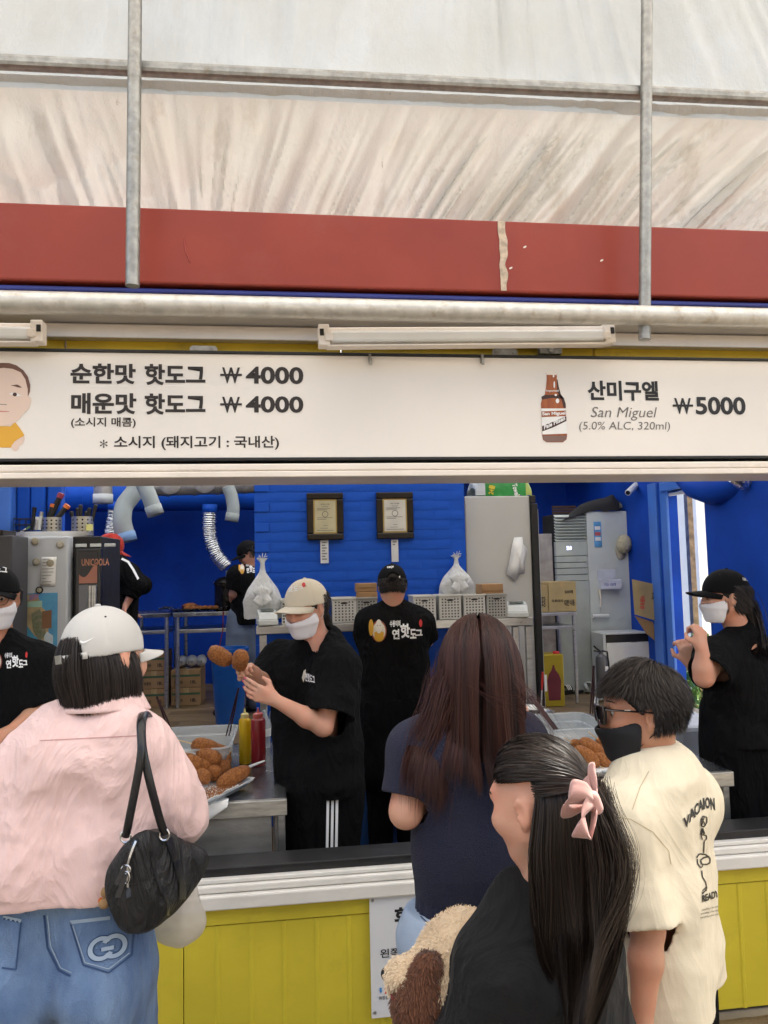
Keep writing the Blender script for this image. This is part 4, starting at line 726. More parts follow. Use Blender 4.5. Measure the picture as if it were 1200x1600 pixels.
# towel pack
tp = thing('towel_pack', 'green and clear plastic pack of kitchen towels on the tall fridge', 'packet', PY(787, 774, Yf+.1)); a, b = PY(744, 775, Yf+.02), PY(830, 775, Yf+.02); x_ = [a[0], a[0]+.07, b[0]-.07, b[0]]; zz0 = zt1+.004
def bulge(name, xa, xb, m_, hs):
    g = G(); n = 24; P = np.zeros((n, 20, 3))
    for i in range(n):
        s = i/(n-1); x = xa+(xb-xa)*s; h = hs(s)
        for j in range(20): a_ = math.pi*j/19; P[i, j] = (x, Yf+.16-.14*math.cos(a_)*1.0, zz0+h*math.sin(a_)**.5+.006*vnoise(A([x*30, j*.8, 2])))
    g.grid(P); return g.build(name, m_, tp, smooth=60)
bulge('clear_end', x_[0]-.004, x_[1], mat('clear_film', (.55, .6, .62), .15, bump=.8, bs=25), lambda s: .20*(.35+.65*s**.5)); bulge('sleeve', x_[1]+.001, x_[2]+.03, mat('green_film', (.03, .26, .06), .25, var=.15, bump=.4, bs=14), lambda s: .21); bulge('printed_end', x_[2]+.031, x_[3]+.005, mat('colourful_film', (.55, .5, .1), .25, var=.9, vs=25, col2=(.2, .45, .15), bump=.4), lambda s: .20*(1-.6*s))
for body, u, v, w, h, m_, rot_ in (('24롤', 768, 771, .07, .045, mat('yellow_print', (.7, .55, .05), .5), 90), ('Towel', 806, 771, .09, .04, M_whink, -90)):
    g = G(); c = PY(u, v-6, Yf+.004); T = rotm((0, 1, 0), R(-rot_*.85)); textbox(g, body, c-T@A([w/2, 0, h/2]), T@A([w, 0, 0]), T@A([0, 0, h]), .03); g.build('lettering', m_, tp)
# side rack with carton
Yr = 6.7; t = thing('small_steel_stand', 'small stainless stand with a carton on top right of the tall fridge', 'stand', PY(870, 1050, Yr)); a, b = PY(838, 960, Yr), PY(901, 960, Yr); z1 = PY(870, 957, Yr)[2]; z2 = PY(870, 978, Yr)[2]
rbox('top', a[0], b[0], Yr, Yr+.45, z1-.03, z1, M_steel, t); rbox('shelf', a[0], b[0]-.03, Yr, Yr+.42, z2-.03, z2, M_steel, t)
for x in (a[0]+.01, b[0]-.035):
    for y in (Yr+.01, Yr+.4): rbox('leg', x, x+.025, y, y+.025, zf2+.003, z1-.031, M_steel, t)
x0_, x1_ = PY(846, 940, Yr)[0], PY(902, 940, Yr)[0]; zt_2 = PY(880, 909, Yr)[2]
carton('carton', 'tan carton with red printing on the small stainless stand', x0_+.08, x1_, Yr+.02, Yr+.35, z1+.002, zt_2, mat('tan_carton', (.36, .27, .13), .8, var=.1, dirt=.2), 'cartons at the back right', [('두루마리', .1, .32, .4, .1), ('500매', .58, .6, .3, .12), ('대한식품', .55, .2, .38, .2)])
carton('carton', 'narrow carton beside the tan carton on the stainless stand', x0_-.02, x0_+.078, Yr+.03, Yr+.3, z1+.002, zt_2-.03, mat('tan_carton', 0), 'cartons at the back right', [('포장', .3, .2, .4, .4)])
gsh = thing('metal_sheet', 'upright grey metal sheet leaning by the tall fridge', 'sheet', PY(850, 900, 7.0)); a, b = PY(838, 940, 7.0), PY(862, 834, 7.0); rbox('sheet', a[0], b[0], 7.0, 7.02, .442, b[2], M_grey, gsh)
# yellow oil can
Yo = 6.6; a, b = PY(849, 1078, Yo), PY(880, 1022, Yo); a[2] = zf2+.003; oc = thing('oil_can', 'square yellow oil can with a dark red bottle picture under the stand', 'can', ((a[0]+b[0])/2, Yo, a[2])); rbox('can', a[0], b[0], Yo, Yo+.2, a[2], b[2], mat('shaded_yellow_tin', (.36, .27, .02), .35, .2, var=.1, dirt=.3), oc, .008)  # tin colour darkened to stand for the shadow it sits in
g = G(); w = b[0]-a[0]; h = b[2]-a[2]; poly_g(g, [(.25, .12), (.8, .12), (.85, .5), (.75, .62), (.6, .7), (.55, .8), (.48, .8), (.42, .7), (.28, .62), (.2, .5)], (a[0], Yo-.0015, a[2]), (w, 0, 0), (0, 0, h)); g.build('bottle_picture', mat('maroon_print', (.13, .02, .03), .4), oc)
g = G(); poly_g(g, [(.03, .3), (.18, .3), (.18, .62), (.03, .62)], (a[0], Yo-.0015, a[2]), (w, 0, 0), (0, 0, h)); g.build('label_panel', M_paper, oc)
g = G(); g.lathe([(.03, 0), (.03, .02), (0, .022)], (a[0]+w*.75, Yo+.05, b[2]+.001), 14); g.build('cap', M_redink, oc)
# air conditioner
Ya = 7.25; a, m1, b = PY(870, 900, Ya), PY(920, 900, Ya), PY(993, 900, Ya); zt3 = PY(930, 799, Ya)[2]
ac = thing('floor_air_conditioner', 'tall white floor standing air conditioner with dark slatted vents, hat and papers on its side', 'air conditioner', (a[0], Ya, zf2)); M_acw = mat('ac_white', (.56, .60, .58), .4, var=.05, vs=3, dirt=.2); M_acg = mat('ac_front', (.42, .46, .44), .4, var=.06, dirt=.3)
rbox('side_body', m1[0], b[0], Ya, Ya+.4, zf2+.003, zt3, M_acw, ac, .012); rbox('front_body', a[0]+.01, m1[0]-.002, Ya+.05, Ya+.4, zf2+.003, zt3-.02, M_dark, ac, .004)
zv = PY(895, 846, Ya)[2]
for k in range(9):
    z = zt3-.03-k*(zt3-.03-zv)/9; g = G(); g.obox(((a[0]+m1[0])/2, Ya+.02, z-.015), (m1[0]-a[0]-.01, .05, .011), rotm((1, 0, 0), R(28))); g.build('slat', M_acg, ac, bevel=.002)
zprev = zv
for y_ in (869, 879, 888, 898, 908): z_ = PY(895, y_, Ya)[2]; rbox('front_panel', a[0], m1[0]-.003, Ya, Ya+.05, z_+.004, zprev-.002, M_acg, ac, .004); zprev = z_
rbox('front_panel', a[0], m1[0]-.003, Ya, Ya+.05, zf2+.004, zprev-.002, M_acg, ac, .004)
g = G(); c = PY(890, 857, Ya-.003); textbox(g, '24', c-A([.03, 0, .012]), (.05, 0, 0), (0, 0, .035), .03); g.build('display', emit('led_display', (.55, .6, 1), 2.0), ac)
pt = thing('blue_leaflet', 'narrow blue printed leaflet stuck on the white air conditioner', 'leaflet', PY(934, 835, Ya)); q0, q1 = PY(929, 855, Ya-.004), PY(939, 815, Ya-.004); rbox('sheet', q0[0], q1[0], Ya-.005, Ya-.003, q0[2], q1[2], mat('leaflet_blue', (.1, .3, .55), .5, var=.4, vs=18), pt, 0)
for i, (zf_, m_) in enumerate(((.68, M_paper), (.25, M_paper), (.45, mat('leaflet_red', (.5, .1, .1), .5)))): rbox('print', q0[0]+.01, q1[0]-.012, Ya-.0065, Ya-.0055, q0[2]+(q1[2]-q0[2])*zf_, q0[2]+(q1[2]-q0[2])*(zf_+.14), m_, pt, 0)
tb = thing('tissue_box', 'white tissue box with blue print stuck to the air conditioner', 'tissue box', PY(955, 910, Ya-.05)); q0, q1 = PY(939, 921, Ya-.08), PY(971, 905, Ya-.08); rbox('box', q0[0], q1[0], Ya-.08, Ya-.002, q0[2], q1[2], mat('tissue_card', (.6, .62, .7), .5), tb, .003); rbox('flap', q0[0], q1[0]-.03, Ya-.012, Ya-.003, q1[2]+.001, q1[2]+.1, mat('tissue_card', 0), tb, .002); rbox('slot', q0[0]+.03, q1[0]-.03, Ya-.06, Ya-.03, q1[2]+.0005, q1[2]+.002, M_dark, tb, 0)
g = G(); textbox(g, '티슈 100매', (q0[0]+.04, Ya-.0815, q0[2]+.03), (.12, 0, 0), (0, 0, .035), .02); g.build('lettering', mat('blue_ink', (.1, .12, .4), .5), tb)
ro = thing('paint_roller', 'small paint roller hanging on the air conditioner side', 'roller', PY(938, 945, Ya-.03)); p = lambda x, y: PY(x, y, Ya-.03); g = G(); g.tube([p(937, 920), p(939, 935), p(938, 948)], [.012, .01, .007], 10); g.build('handle', M_cream, ro, smooth=50); g = G(); g.tube([p(938, 948), p(939, 957), p(951, 958), p(951, 962)], .003, 6); g.build('wire', M_steel, ro); g = G(); g.cyl(p(926, 963), p(951, 962), .02, seg=14); g.build('sleeve', M_wplast, ro, smooth=50)
# mini fridge
Ym = 6.9; a, b = PY(949, 1030, Ym), PY(1021, 1030, Ym); zt4 = PY(985, 989, Ym)[2]; mf = thing('white_appliance', 'low white appliance with a black band along its top in front of the cartons', 'appliance', (a[0], Ym, zf2)); rbox('body', a[0], b[0], Ym, Ym+.3, zf2+.004, zt4-.09, M_wplast, mf, .008); rbox('side_panel', a[0]-.03, a[0]-.001, Ym+.01, Ym+.3, zf2+.004, zt4, M_gplast, mf, .004); rbox('top_band', a[0], b[0], Ym+.004, Ym+.3, zt4-.088, zt4-.012, M_blk, mf, .003); rbox('lid', a[0]-.002, b[0]+.004, Ym-.004, Ym+.31, zt4-.01, zt4+.004, M_gplast, mf, .003)
g = G(); c = PY(990, 1004, Ym-.002); textbox(g, 'Hauswell', c-A([.04, 0, 0]), (.08, 0, 0), (0, 0, .015), .01); g.build('lettering', M_ink, mf)
# extinguisher
Ye = 6.75; c = PY(941, 1060, Ye); c[2] = zf2+.004; ex = thing('fire_extinguisher', 'grey fire extinguisher with black hose beside the low white appliance', 'fire extinguisher', c); h = PY(941, 1022, Ye)[2]-c[2]
g = G(); g.lathe([(0, 0), (.05, 0), (.056, .02), (.056, h-.06), (.05, h-.02), (.022, h), (.02, h+.02), (0, h+.02)], c, 22); g.build('cylinder', mat('grey_cylinder_paint', (.12, .12, .13), .3, .3), ex, smooth=40)
g = G(); g.tube([c+A([0, 0, h+.02]), c+A([-.05, 0, h+.06]), c+A([-.07, 0, h+.08])], .009, 6); g.tube([c+A([0, 0, h+.02]), c+A([-.07, 0, h+.035])], .008, 6); g.build('lever', M_blk, ex); g = G(); g.tube([c+A([.01, 0, h+.03]), c+A([.06, 0, h+.02]), c+A([.07, 0, h-.1]), c+A([.06, 0, h-.2])], .009, 8); g.build('hose', M_blk, ex, smooth=50)
rbox('label', c[0]+.01, c[0]+.04, c[1]-.058, c[1]-.05, c[2]+h*.45, c[2]+h*.75, M_paper, ex, 0)
# open cartons by the door
Yc = 6.7
def slab(par, name, pts, Y, m_, th=.01, dy=None):
    q = A([PY(x, y, Y+(0 if dy is None else dy[i])) for i, (x, y) in enumerate(pts)]); n = len(q); nn = nrm(np.cross(q[1]-q[0], q[2]-q[0])); nn = nn if nn[1] > 0 else -nn; g = G(); g.add(np.vstack([q, q+nn*th]), [tuple(range(n))[::-1], tuple(range(n, 2*n))]+[(i, (i+1) % n, n+(i+1) % n, n+i) for i in range(n)]); return g.build(name, m_, par)
oc2 = thing('open_carton', 'open tan carton with red printing standing on the low white appliance by the door', 'box', PY(1010, 960, Yc), 'cartons at the back right'); tcm = mat('tan_carton', 0)
slab(oc2, 'front_panel', [(988, 905), (1028, 914), (1033, 972), (992, 960)], Yc, tcm); slab(oc2, 'flap', [(1028, 914), (1041, 949), (1034, 950), (1029, 935)], Yc-.02, tcm, dy=[0, -.1, -.1, 0]); slab(oc2, 'side_panel', [(1029, 916), (1034, 972), (1036, 1010), (1030, 1005)], Yc+.02, tcm, dy=[0, 0, .1, .1]); slab(oc2, 'lower_panel', [(992, 962), (1020, 972), (1034, 1010), (1010, 990)], Yc+.04, M_card)
for tx, x, y, w, h in (('식품포장', 1001, 930, .1, .035), ('주의', 1018, 925, .05, .03), ('사각박스', 1022, 955, .09, .03)):
    g = G(); c = PY(x, y, Yc-.012); T = rotm((0, 1, 0), R(97)); textbox(g, tx, c, T@A([w*1.3, 0, 0]), T@A([0, 0, h*1.3]), .02); g.build('lettering', M_redink if x < 1010 else M_wood, oc2)
# cctv
cc_ = thing('security_camera', 'white security camera on a blue bracket near the doorway top', 'camera', PY(1000, 765, 6.9)); a, b = PY(981, 770, 6.85), PY(994, 758, 7.0); g = G(); g.cyl(a, b, .03, .033, seg=18); g.build('body', M_wplast, cc_, smooth=40, bevel=.003); g = G(); g.cyl(a-nrm(b-a)*.002, a, .022, seg=14); g.build('lens', M_blk, cc_); g = G(); g.tube([b, PY(1001, 755, 7.0), PY(1006, 758, 7.0)], .012, 8); g.build('arm', M_wplast, cc_, smooth=50); rbox('bracket', *(lambda p: (p[0]-.02, p[0]+.08, 6.97, 7.05, p[2]-.08, p[2]+.06))(PY(1006, 762, 7.0)), M_blue, cc_); g = G(); g.tube([PY(999, 762, 6.97), PY(1002, 771, 6.96), PY(1008, 775, 6.96), PY(1012, 771, 6.96)], .006, 6); g.build('cable', M_wplast, cc_, smooth=50)
# blue duct over the doorway + foil elbow
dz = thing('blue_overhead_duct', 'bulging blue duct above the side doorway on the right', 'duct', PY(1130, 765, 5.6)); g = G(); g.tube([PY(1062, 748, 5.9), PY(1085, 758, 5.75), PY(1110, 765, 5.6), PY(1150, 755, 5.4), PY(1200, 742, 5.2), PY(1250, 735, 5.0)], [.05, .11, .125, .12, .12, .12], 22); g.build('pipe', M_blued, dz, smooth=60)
g = G(); g.tube([PY(1146, 742, 5.2), PY(1160, 750, 5.2), PY(1172, 752, 5.2), PY(1182, 748, 5.2), PY(1190, 740, 5.2)], [.06, .075, .07, .07, .06], 18); g.build('collar', M_foil, dz, smooth=50)
# clothes on the air conditioner, hat on side: soft shapes
cl = thing('black_clothes', 'black jacket heaped on top of the air conditioner', 'jacket', PY(915, 795, Ya+.1)); g = G(); q = [(880, 815), (893, 802), (905, 790), (920, 780), (945, 776), (958, 772), (967, 785), (966, 796), (925, 799), (900, 803)]
n = 26; P = np.zeros((n, 12, 3))
for i in range(n):
    s = i/(n-1); x = 878+s*90; ytop = np.interp(x, [878, 893, 905, 920, 945, 957, 968], [812, 800, 789, 783, 777, 772, 784]); ybot = np.interp(x, [878, 900, 925, 968], [815, 806, 799, 797])
    for j in range(12): a_ = math.pi*j/11; p = PY(x, ybot+(ytop-ybot)*math.sin(a_), Ya+.12-.14*math.cos(a_)); P[i, j] = p+.012*vnoise(p*14)
g.grid(P); g.build('fabric', mat('black_cloth', (.012, .012, .014), .85, bump=.3, bs=60), cl, smooth=60)
sh = thing('wall_vent_board', 'brown slatted board on the wall left of the air conditioner', 'board', PY(868, 800, 7.9)); a, b = PY(864, 812, 7.9), PY(900, 789, 7.9)
for k in range(5): rbox('slat', a[0], b[0], 7.9, 7.93, a[2]+k*(b[2]-a[2])/5, a[2]+(k+.8)*(b[2]-a[2])/5, mat('brown_slat', (.07, .04, .025), .7), sh)
# ================================================================ front counters
zc0 = .82
def counter(x0, x1, y0, y1, label):
    t = thing('steel_counter', label, 'counter', ((x0+x1)/2, y0, .04), 'stainless serving counters behind the opening'); rbox('top', x0, x1, y0+.012, y1, zc0-.03, zc0, M_stain, t, .004); rbox('front_edge', x0, x1+.003, y0-.012, y0+.011, zc0-.062, zc0+.001, mat('brushed_edge', (.52, .50, .45), .32, .75, var=.2, vs=14, stretch=(1, 1, 5), dirt=.4, dcol=(.3, .22, .12)), t, .003)
    rbox('front_panel', x0, x1-.06, y0+.012, y0+.03, .08, zc0-.064, mat('cabinet_panel', (.40, .39, .37), .34, .75, var=.25, vs=5, stretch=(1, 1, 3), dirt=.4, bump=.1), t, .003); rbox('side_panel', x1-.05, x1-.035, y0+.035, y1-.02, .08, zc0-.032, M_grey, t, .003)
    for y in (y0+.015, y1-.06):
        for x in (x0+.02, x1-.035): rbox('leg', x, x+.03, y, y+.03, .043, zc0-.034, M_steel, t, .004)
    return t
cA = PZ(447, 1248, zc0); cB = PZ(1143, 1205, zc0)
counter(cA[0]-1.35, cA[0], cA[1], cA[1]+1.0, 'left stainless counter with corn dogs and sauce bottles'); counter(cB[0]-1.25, cB[0], cB[1], cB[1]+.62, 'right stainless counter with a tray of skewered corn dogs')
# tubs: deep polycarbonate pans
def loft_rect(g, secs, n=8):
    "secs: (cx,cy,hx,hy,rad,z) rounded rectangles joined"
    rings = []
    for (cx_, cy_, hx, hy, r_, z) in secs:
        ring = []
        for qx, qy, a0 in ((1, 1, 0), (-1, 1, 90), (-1, -1, 180), (1, -1, 270)):
            for k in range(n): a_ = R(a0+90*k/(n-1)); ring.append((cx_+qx*(hx-r_)+r_*math.cos(a_), cy_+qy*(hy-r_)+r_*math.sin(a_), z))
        rings.append(ring)
    m_ = 4*n; v = [p for r_ in rings for p in r_]; f = [(i*m_+k, i*m_+(k+1) % m_, (i+1)*m_+(k+1) % m_, (i+1)*m_+k) for i in range(len(rings)-1) for k in range(m_)]; f.append(tuple((len(rings)-1)*m_+k for k in range(m_))); g.add(v, f)
def tub(cx_, cy_, hx, hy, z0, h, label, yaw=0):
    t = thing('food_tub', label, 'tub', (cx_, cy_, z0), 'translucent food tubs on the counters'); g = G(); rr = .045
    loft_rect(g, [(0, 0, hx*.86, hy*.86, rr, .0), (0, 0, hx*.90, hy*.9, rr, h*.72), (0, 0, hx*.95, hy*.95, rr+.004, h*.74), (0, 0, hx*.965, hy*.965, rr+.004, h-.006), (0, 0, hx*1.02, hy*1.02, rr+.006, h-.004), (0, 0, hx*1.02, hy*1.02, rr+.006, h), (0, 0, hx*.955, hy*.955, rr+.004, h), (0, 0, hx*.94, hy*.94, rr+.003, h*.74), (0, 0, hx*.885, hy*.885, rr, h*.72), (0, 0, hx*.845, hy*.845, rr, .006)])
    g.v[-1] = (rz(yaw)@g.v[-1].T).T+A([cx_, cy_, z0]); g.build('shell', M_tub, t, smooth=50)
    g = G(); n = 30; u, v = np.meshgrid(np.linspace(-1, 1, n), np.linspace(-1, 1, n), indexing='ij'); P = np.dstack([u*hx*.86, v*hy*.86, h*.30+.014*vnoise(np.dstack([u*4, v*4, 0*u]))+.008*vnoise(np.dstack([u*13, v*13, 0*u]))]); P = (P@rz(yaw).T)+A([cx_, cy_, z0]); g.grid(P)
    loft_rect(g, [(0, 0, hx*.84, hy*.84, rr, .008), (0, 0, hx*.875, hy*.875, rr, h*.30)][::-1]); g.v[-1] = (rz(yaw)@g.v[-1].T).T+A([cx_, cy_, z0]); g.build('flour', mat('sugar_flour', (.62, .59, .53), .9, var=.06, bump=.6, bs=120, dirt=.4, dcol=(.25, .14, .07)), t, smooth=60)
    return t
pc = PZ(318, 1185, zc0); tub(pc[0]-.005, cA[1]+.52, .175, .25, zc0+.003, .15, 'translucent tub of crumbs behind the pile of corn dogs on the left counter')
pd = PZ(905, 1190, zc0); tub(pd[0]-.08, cB[1]+.47, .25, .19, zc0+.003, .15, 'translucent tub of sugar on the right counter', .0)
def tongs(a, b, label, r_=.008): t = thing('tongs', label, 'tongs', a, 'dark tongs standing in the tubs'); g = G(); g.tube([a, (A(a)+A(b))/2, b], [r_*.8, r_, r_*1.3], 8, flat=.5); g.build('arm', mat('dark_brown_plastic', (.035, .012, .012), .3), t, smooth=50); g = G(); g.tube([A(a)+A([.014, 0, 0]), (A(a)+A(b))/2+A([.01, 0, 0]), A(b)], [r_*.8, r_, r_*.9], 8, flat=.5); g.build('arm', mat('dark_brown_plastic', 0), t, smooth=50)
tY = cA[1]+.45
tongs(PY(266, 1150, tY-.15), PY(245, 1088, tY-.15), 'dark brown tongs leaning left out of the left tub'); tongs(PY(353, 1150, tY+.12), PY(373, 1075, tY+.15), 'dark tongs leaning right in the left tub'); tY2 = cB[1]+.45
tongs(PY(868, 1142, tY2-.1), PY(829, 1088, tY2), 'dark red spatula leaning left in the right tub', .012); tongs(PY(922, 1115, tY2+.1), PY(928, 1040, tY2+.1), 'tall dark tongs upright in the right tub near the boy')
# corn dogs
cdog = None
def corndog(a, b, r_, label, stick_=None, grp='corn dogs on the counters'):
    a = A(a); b = A(b); ax = nrm(b-a); L_ = np.linalg.norm(b-a); t = thing('corn_dog', label, 'corn dog', (a+b)/2, grp)
    u_ = nrm(np.cross(ax, (0, 0, 1) if abs(ax[2]) < .9 else (1, 0, 0))); w_ = np.cross(ax, u_); g = G(); n, m_ = 34, 30; P = np.zeros((n, m_, 3))
    for i in range(n):
        s = -1+2*i/(n-1); rr = r_*max(0, 1-abs(s)**2.6)**.5
        for j in range(m_): a_ = 2*math.pi*j/m_; P[i, j] = (a+b)/2+ax*s*L_/2+(u_*math.cos(a_)+w_*math.sin(a_))*rr
    d = P-(a+b)/2; q = P*170; P = P+d/(np.linalg.norm(d, axis=2)[..., None]+1e-6)*(vnoise(q)*.0026+vnoise(q*2.1+5)*.0012+vnoise(P*38+9)*.0022)[..., None]
    g.add(P.reshape(-1, 3), [(i*m_+j, i*m_+(j+1) % m_, (i+1)*m_+(j+1) % m_, (i+1)*m_+j) for i in range(n-1) for j in range(m_)]); g.build('crust', M_fry, t, smooth=80)
    if stick_: g = G(); s = stick_; e = b if s > 0 else a; d_ = ax if s > 0 else -ax; g.cyl(e-d_*.01, e+d_*abs(s), .0028, .0024, seg=8); g.build('stick', mat('wooden_stick', (.58, .42, .22), .7), t, smooth=50)
    return t
def cdp(x, y, ang, lpx, wpx, Y, label, stick_=None, tilt=0, grp='corn dogs on the counters', dz=0):
    c = PY(x, y, Y); k = Y/F*1.0; e = A([math.cos(R(ang)), tilt, math.sin(R(ang))]); e = nrm(e); lpx = lpx*1.14; return corndog(c-e*lpx*k/2, c+e*lpx*k/2, wpx*k/2, label, stick_, grp)
yA = cA[1]+.22
cdp(322, 1168, -22, 40, 25, yA+.1, 'topmost corn dog of the left pile with its stick pointing left', -.09, .3); cdp(312, 1197, -20, 36, 24, yA+.02, 'corn dog under the topmost one nearest the pink sleeve'); cdp(343, 1188, -10, 34, 24, yA+.12, 'corn dog behind on the right of the left pile', None, .9)
cdp(347, 1200, 12, 26, 22, yA+.06, 'small corn dog end at the right foot of the left pile', None, 1.4); cdp(334, 1208, 0, 24, 23, yA+.0, 'corn dog end on facing the camera in the left pile', None, -2.); cdp(317, 1213, 0, 26, 22, yA-.05, 'lowest corn dog of the left pile beside the pink sleeve', None, -1.5); cdp(300, 1192, -30, 34, 24, yA, 'corn dog mostly hidden by the pink sleeve'); cdp(344, 1176, -35, 34, 24, yA+.16, 'corn dog standing out at the back right of the left pile', None, .8); cdp(326, 1183, -15, 36, 25, yA+.05, 'corn dog in the very middle of the left pile', None, -.4); cdp(365, 1214, 20, 48, 23, yA-.04, 'corn dog lying apart on the white tray near the sauce bottles', None, .35)
# left tray with paper (rests on counter, tilted towards viewer edge)
tl = thing('serving_tray', 'white melamine tray with paper and crumbs under the left corn dogs', 'tray', (cA[0]-.2, cA[1]+.1, zc0)); M_tray = mat('tray_grey', (.45, .48, .52), .35, .3, var=.05)
tz = zc0+.012; q0 = PZ(320, 1262, zc0+.02); q1 = PZ(418, 1206, zc0+.04)
ux = nrm(A([q1[0]-q0[0], q1[1]-q0[1], 0])); uy = A([-ux[1], ux[0], 0]); o_ = q0
def trayshape(par, o_, ux, uy, lx, ly, z, m_, pm):
    g = G(); Rm = np.column_stack([ux, uy, (0, 0, 1)]); c = o_+ux*lx/2+uy*ly/2; c[2] = z
    loft_rect(g, [(0, 0, lx/2-.02, ly/2-.02, .02, 0), (0, 0, lx/2, ly/2, .03, .024), (0, 0, lx/2+.008, ly/2+.008, .034, .025), (0, 0, lx/2+.008, ly/2+.008, .034, .027), (0, 0, lx/2-.004, ly/2-.004, .03, .027), (0, 0, lx/2-.024, ly/2-.024, .02, .004)]); g.v[-1] = (Rm@g.v[-1].T).T+c; g.build('pan', m_, par, smooth=50)
    g = G(); n = 40; u, v = np.meshgrid(np.linspace(-1, 1, n), np.linspace(-1, 1, n), indexing='ij'); e = np.maximum(np.abs(u), np.abs(v)); zz = .007+.026*np.clip((e-.86)/.14, 0, 1)+.004*vnoise(np.dstack([u*5, v*5, u*0]))*(.3+e); P = np.dstack([u*(lx/2+.004), v*(ly/2+.004), zz]); P = (P@Rm.T)+c; g.grid(P); g.build('liner', pm, par, smooth=60, solid=.001)
    return c, Rm
c_t, R_t = trayshape(tl, o_, ux, uy, .34, .30, tz, M_tray, M_paper)
cr = G()
for k in range(1500):
    a_ = RNG.normal(size=2)*A([.10, .035])+A([-.02, -.07]); 
    if abs(a_[0]) > .15 or abs(a_[1]) > .13: continue
    p = c_t+R_t@A([a_[0], a_[1], .012]); s = .0016+.002*RNG.random(); cr.add(p+A([[s, 0, 0], [-s, s, 0], [0, -s, 0], [0, 0, s]]), [(0, 1, 3), (1, 2, 3), (2, 0, 3), (0, 2, 1)])
tag(cr.build('fried_crumbs', M_fry), 'loose brown crumbs scattered over the paper in the left tray', 'crumbs', kind='stuff')
wr = thing('paper_wrap', 'white greaseproof paper curling over the front edge of the left counter', 'paper', (q0[0], cA[1], zc0)); g = G(); n = 26; P = np.zeros((n, 30, 3))
xa_, xb_ = PY(285, 1260, cA[1])[0], PY(352, 1260, cA[1])[0]
for i in range(n):
    u = i/(n-1); xx = xa_+(xb_-xa_)*u*(1)
    for j in range(30):
        s = j/29; l = (.14+.03*math.sin(u*4))*s; y = cA[1]+.05-min(l, .07)-.012*max(0, math.sin((l-.06)*30))*(l > .06); z = zc0+.014-.0*l-max(0, l-.065)*.75+.006*math.sin(u*5+s*2)
        P[i, j] = (xx+.01*math.sin(s*3)*u+.02*s*(u-.5), y-.014, z+.016*u*s)
g.grid(P); g.build('sheet', M_paper, wr, smooth=60, solid=.001)
nk = thing('rolled_napkin', 'thin rolled white napkin sticking out behind the lone corn dog', 'napkin', (0, 0, 0)); a, b = PZ(385, 1200, zc0+.05), PZ(413, 1189, zc0+.04); ORG[nk.name] = a; nk.location = a; g = G(); g.tube([a, (a+b)/2, b], [.010, .009, .006], 10, flat=.6); g.build('roll', M_paper, nk, smooth=50)
# sauce bottles
def bottle(px, pyb, pyt, wpx, Yb, label, col, capc):
    z0 = zc0+.002; c = PZ(px, pyb, zc0); c[2] = z0; k = c[1]/F; r_ = wpx*k/2; h = PY(px, pyt, c[1])[2]-z0; t = thing('sauce_bottle', label, 'bottle', c, 'squeezy sauce bottles on the left counter')
    g = G(); g.lathe([(0, 0), (r_*.92, 0), (r_, .006), (r_, h*.76), (r_*.93, h*.80), (r_*.62, h*.83)], c, 28); g.build('bottle', mat(label, col, .22, var=.06, sss=0), t, smooth=40)
    g = G(); g.lathe([(r_*.66, h*.825), (r_*.70, h*.84), (r_*.68, h*.90), (r_*.45, h*.915), (r_*.22, h*.92), (r_*.10, h), (0, h)], c, 22); g.build('nozzle_cap', mat(label+' cap', capc, .3), t, smooth=40); return c
bottle(383, 1193, 1107, 18, 0, 'yellow mustard squeeze bottle left of the red one', (.62, .40, .01), (.72, .62, .25)); bottle(404, 1196, 1106, 22, 0, 'red ketchup squeeze bottle beside the mustard', (.25, .018, .022), (.50, .10, .08))
wb = thing('water_bottle', 'clear plastic water bottle behind the ketchup bottle', 'bottle', PZ(412, 1170, zc0)); c = PZ(414, 1168, zc0); c[2] = zc0+.002; g = G(); g.lathe([(0, 0), (.030, 0), (.032, .02), (.030, .05), (.032, .08), (.032, .13), (.014, .17), (.013, .19), (0, .19)], c, 22); g.build('bottle', mat('clear_pet', (.7, .75, .78), .1, alpha=.35), wb, smooth=50); g = G(); g.lathe([(.0325, .06), (.0325, .10)], c, 22); g.build('label', M_paper, wb)
# right counter items
yB = cB[1]
tr2 = thing('serving_tray', 'white lined tray holding skewered corn dogs on the right counter', 'tray', (cB[0]-.5, yB+.1, zc0)); q0 = PZ(905, 1218, zc0+.02)
c_t2, R_t2 = trayshape(tr2, A([q0[0]-.02, q0[1]+.02, 0]), A([1, 0, 0]), A([0, 1, 0]), .36, .20, zc0+.014, M_tray, M_paper)
yb_ = yB+.14
for (x, y, ang, l, w, dy, st, lab, tl_) in ((905, 1167, -32, 30, 20, .10, -.05, 'skewered corn dog at the upper left of the right tray', .3), (917, 1182, -38, 40, 24, -.02, .05, 'lower left corn dog of the right tray with its stick towards the camera', -.5), (926, 1170, -38, 42, 24, .02, .06, 'corn dog on top of the others in the right tray', -.5), (945, 1165, -40, 32, 20, .08, -.06, 'corn dog under the edge of the black mask', .2), (962, 1182, -22, 40, 24, .0, .05, 'wide corn dog at the right side of the right tray', -.3), (940, 1187, -25, 28, 20, -.03, .04, 'small corn dog in the middle front of the right tray', -.5), (984, 1188, -10, 30, 18, .0, .05, 'corn dog at the far right end of the right tray', -.2)):
    cdp(x, y, ang, l, w, yb_+dy, lab, st, tl_)
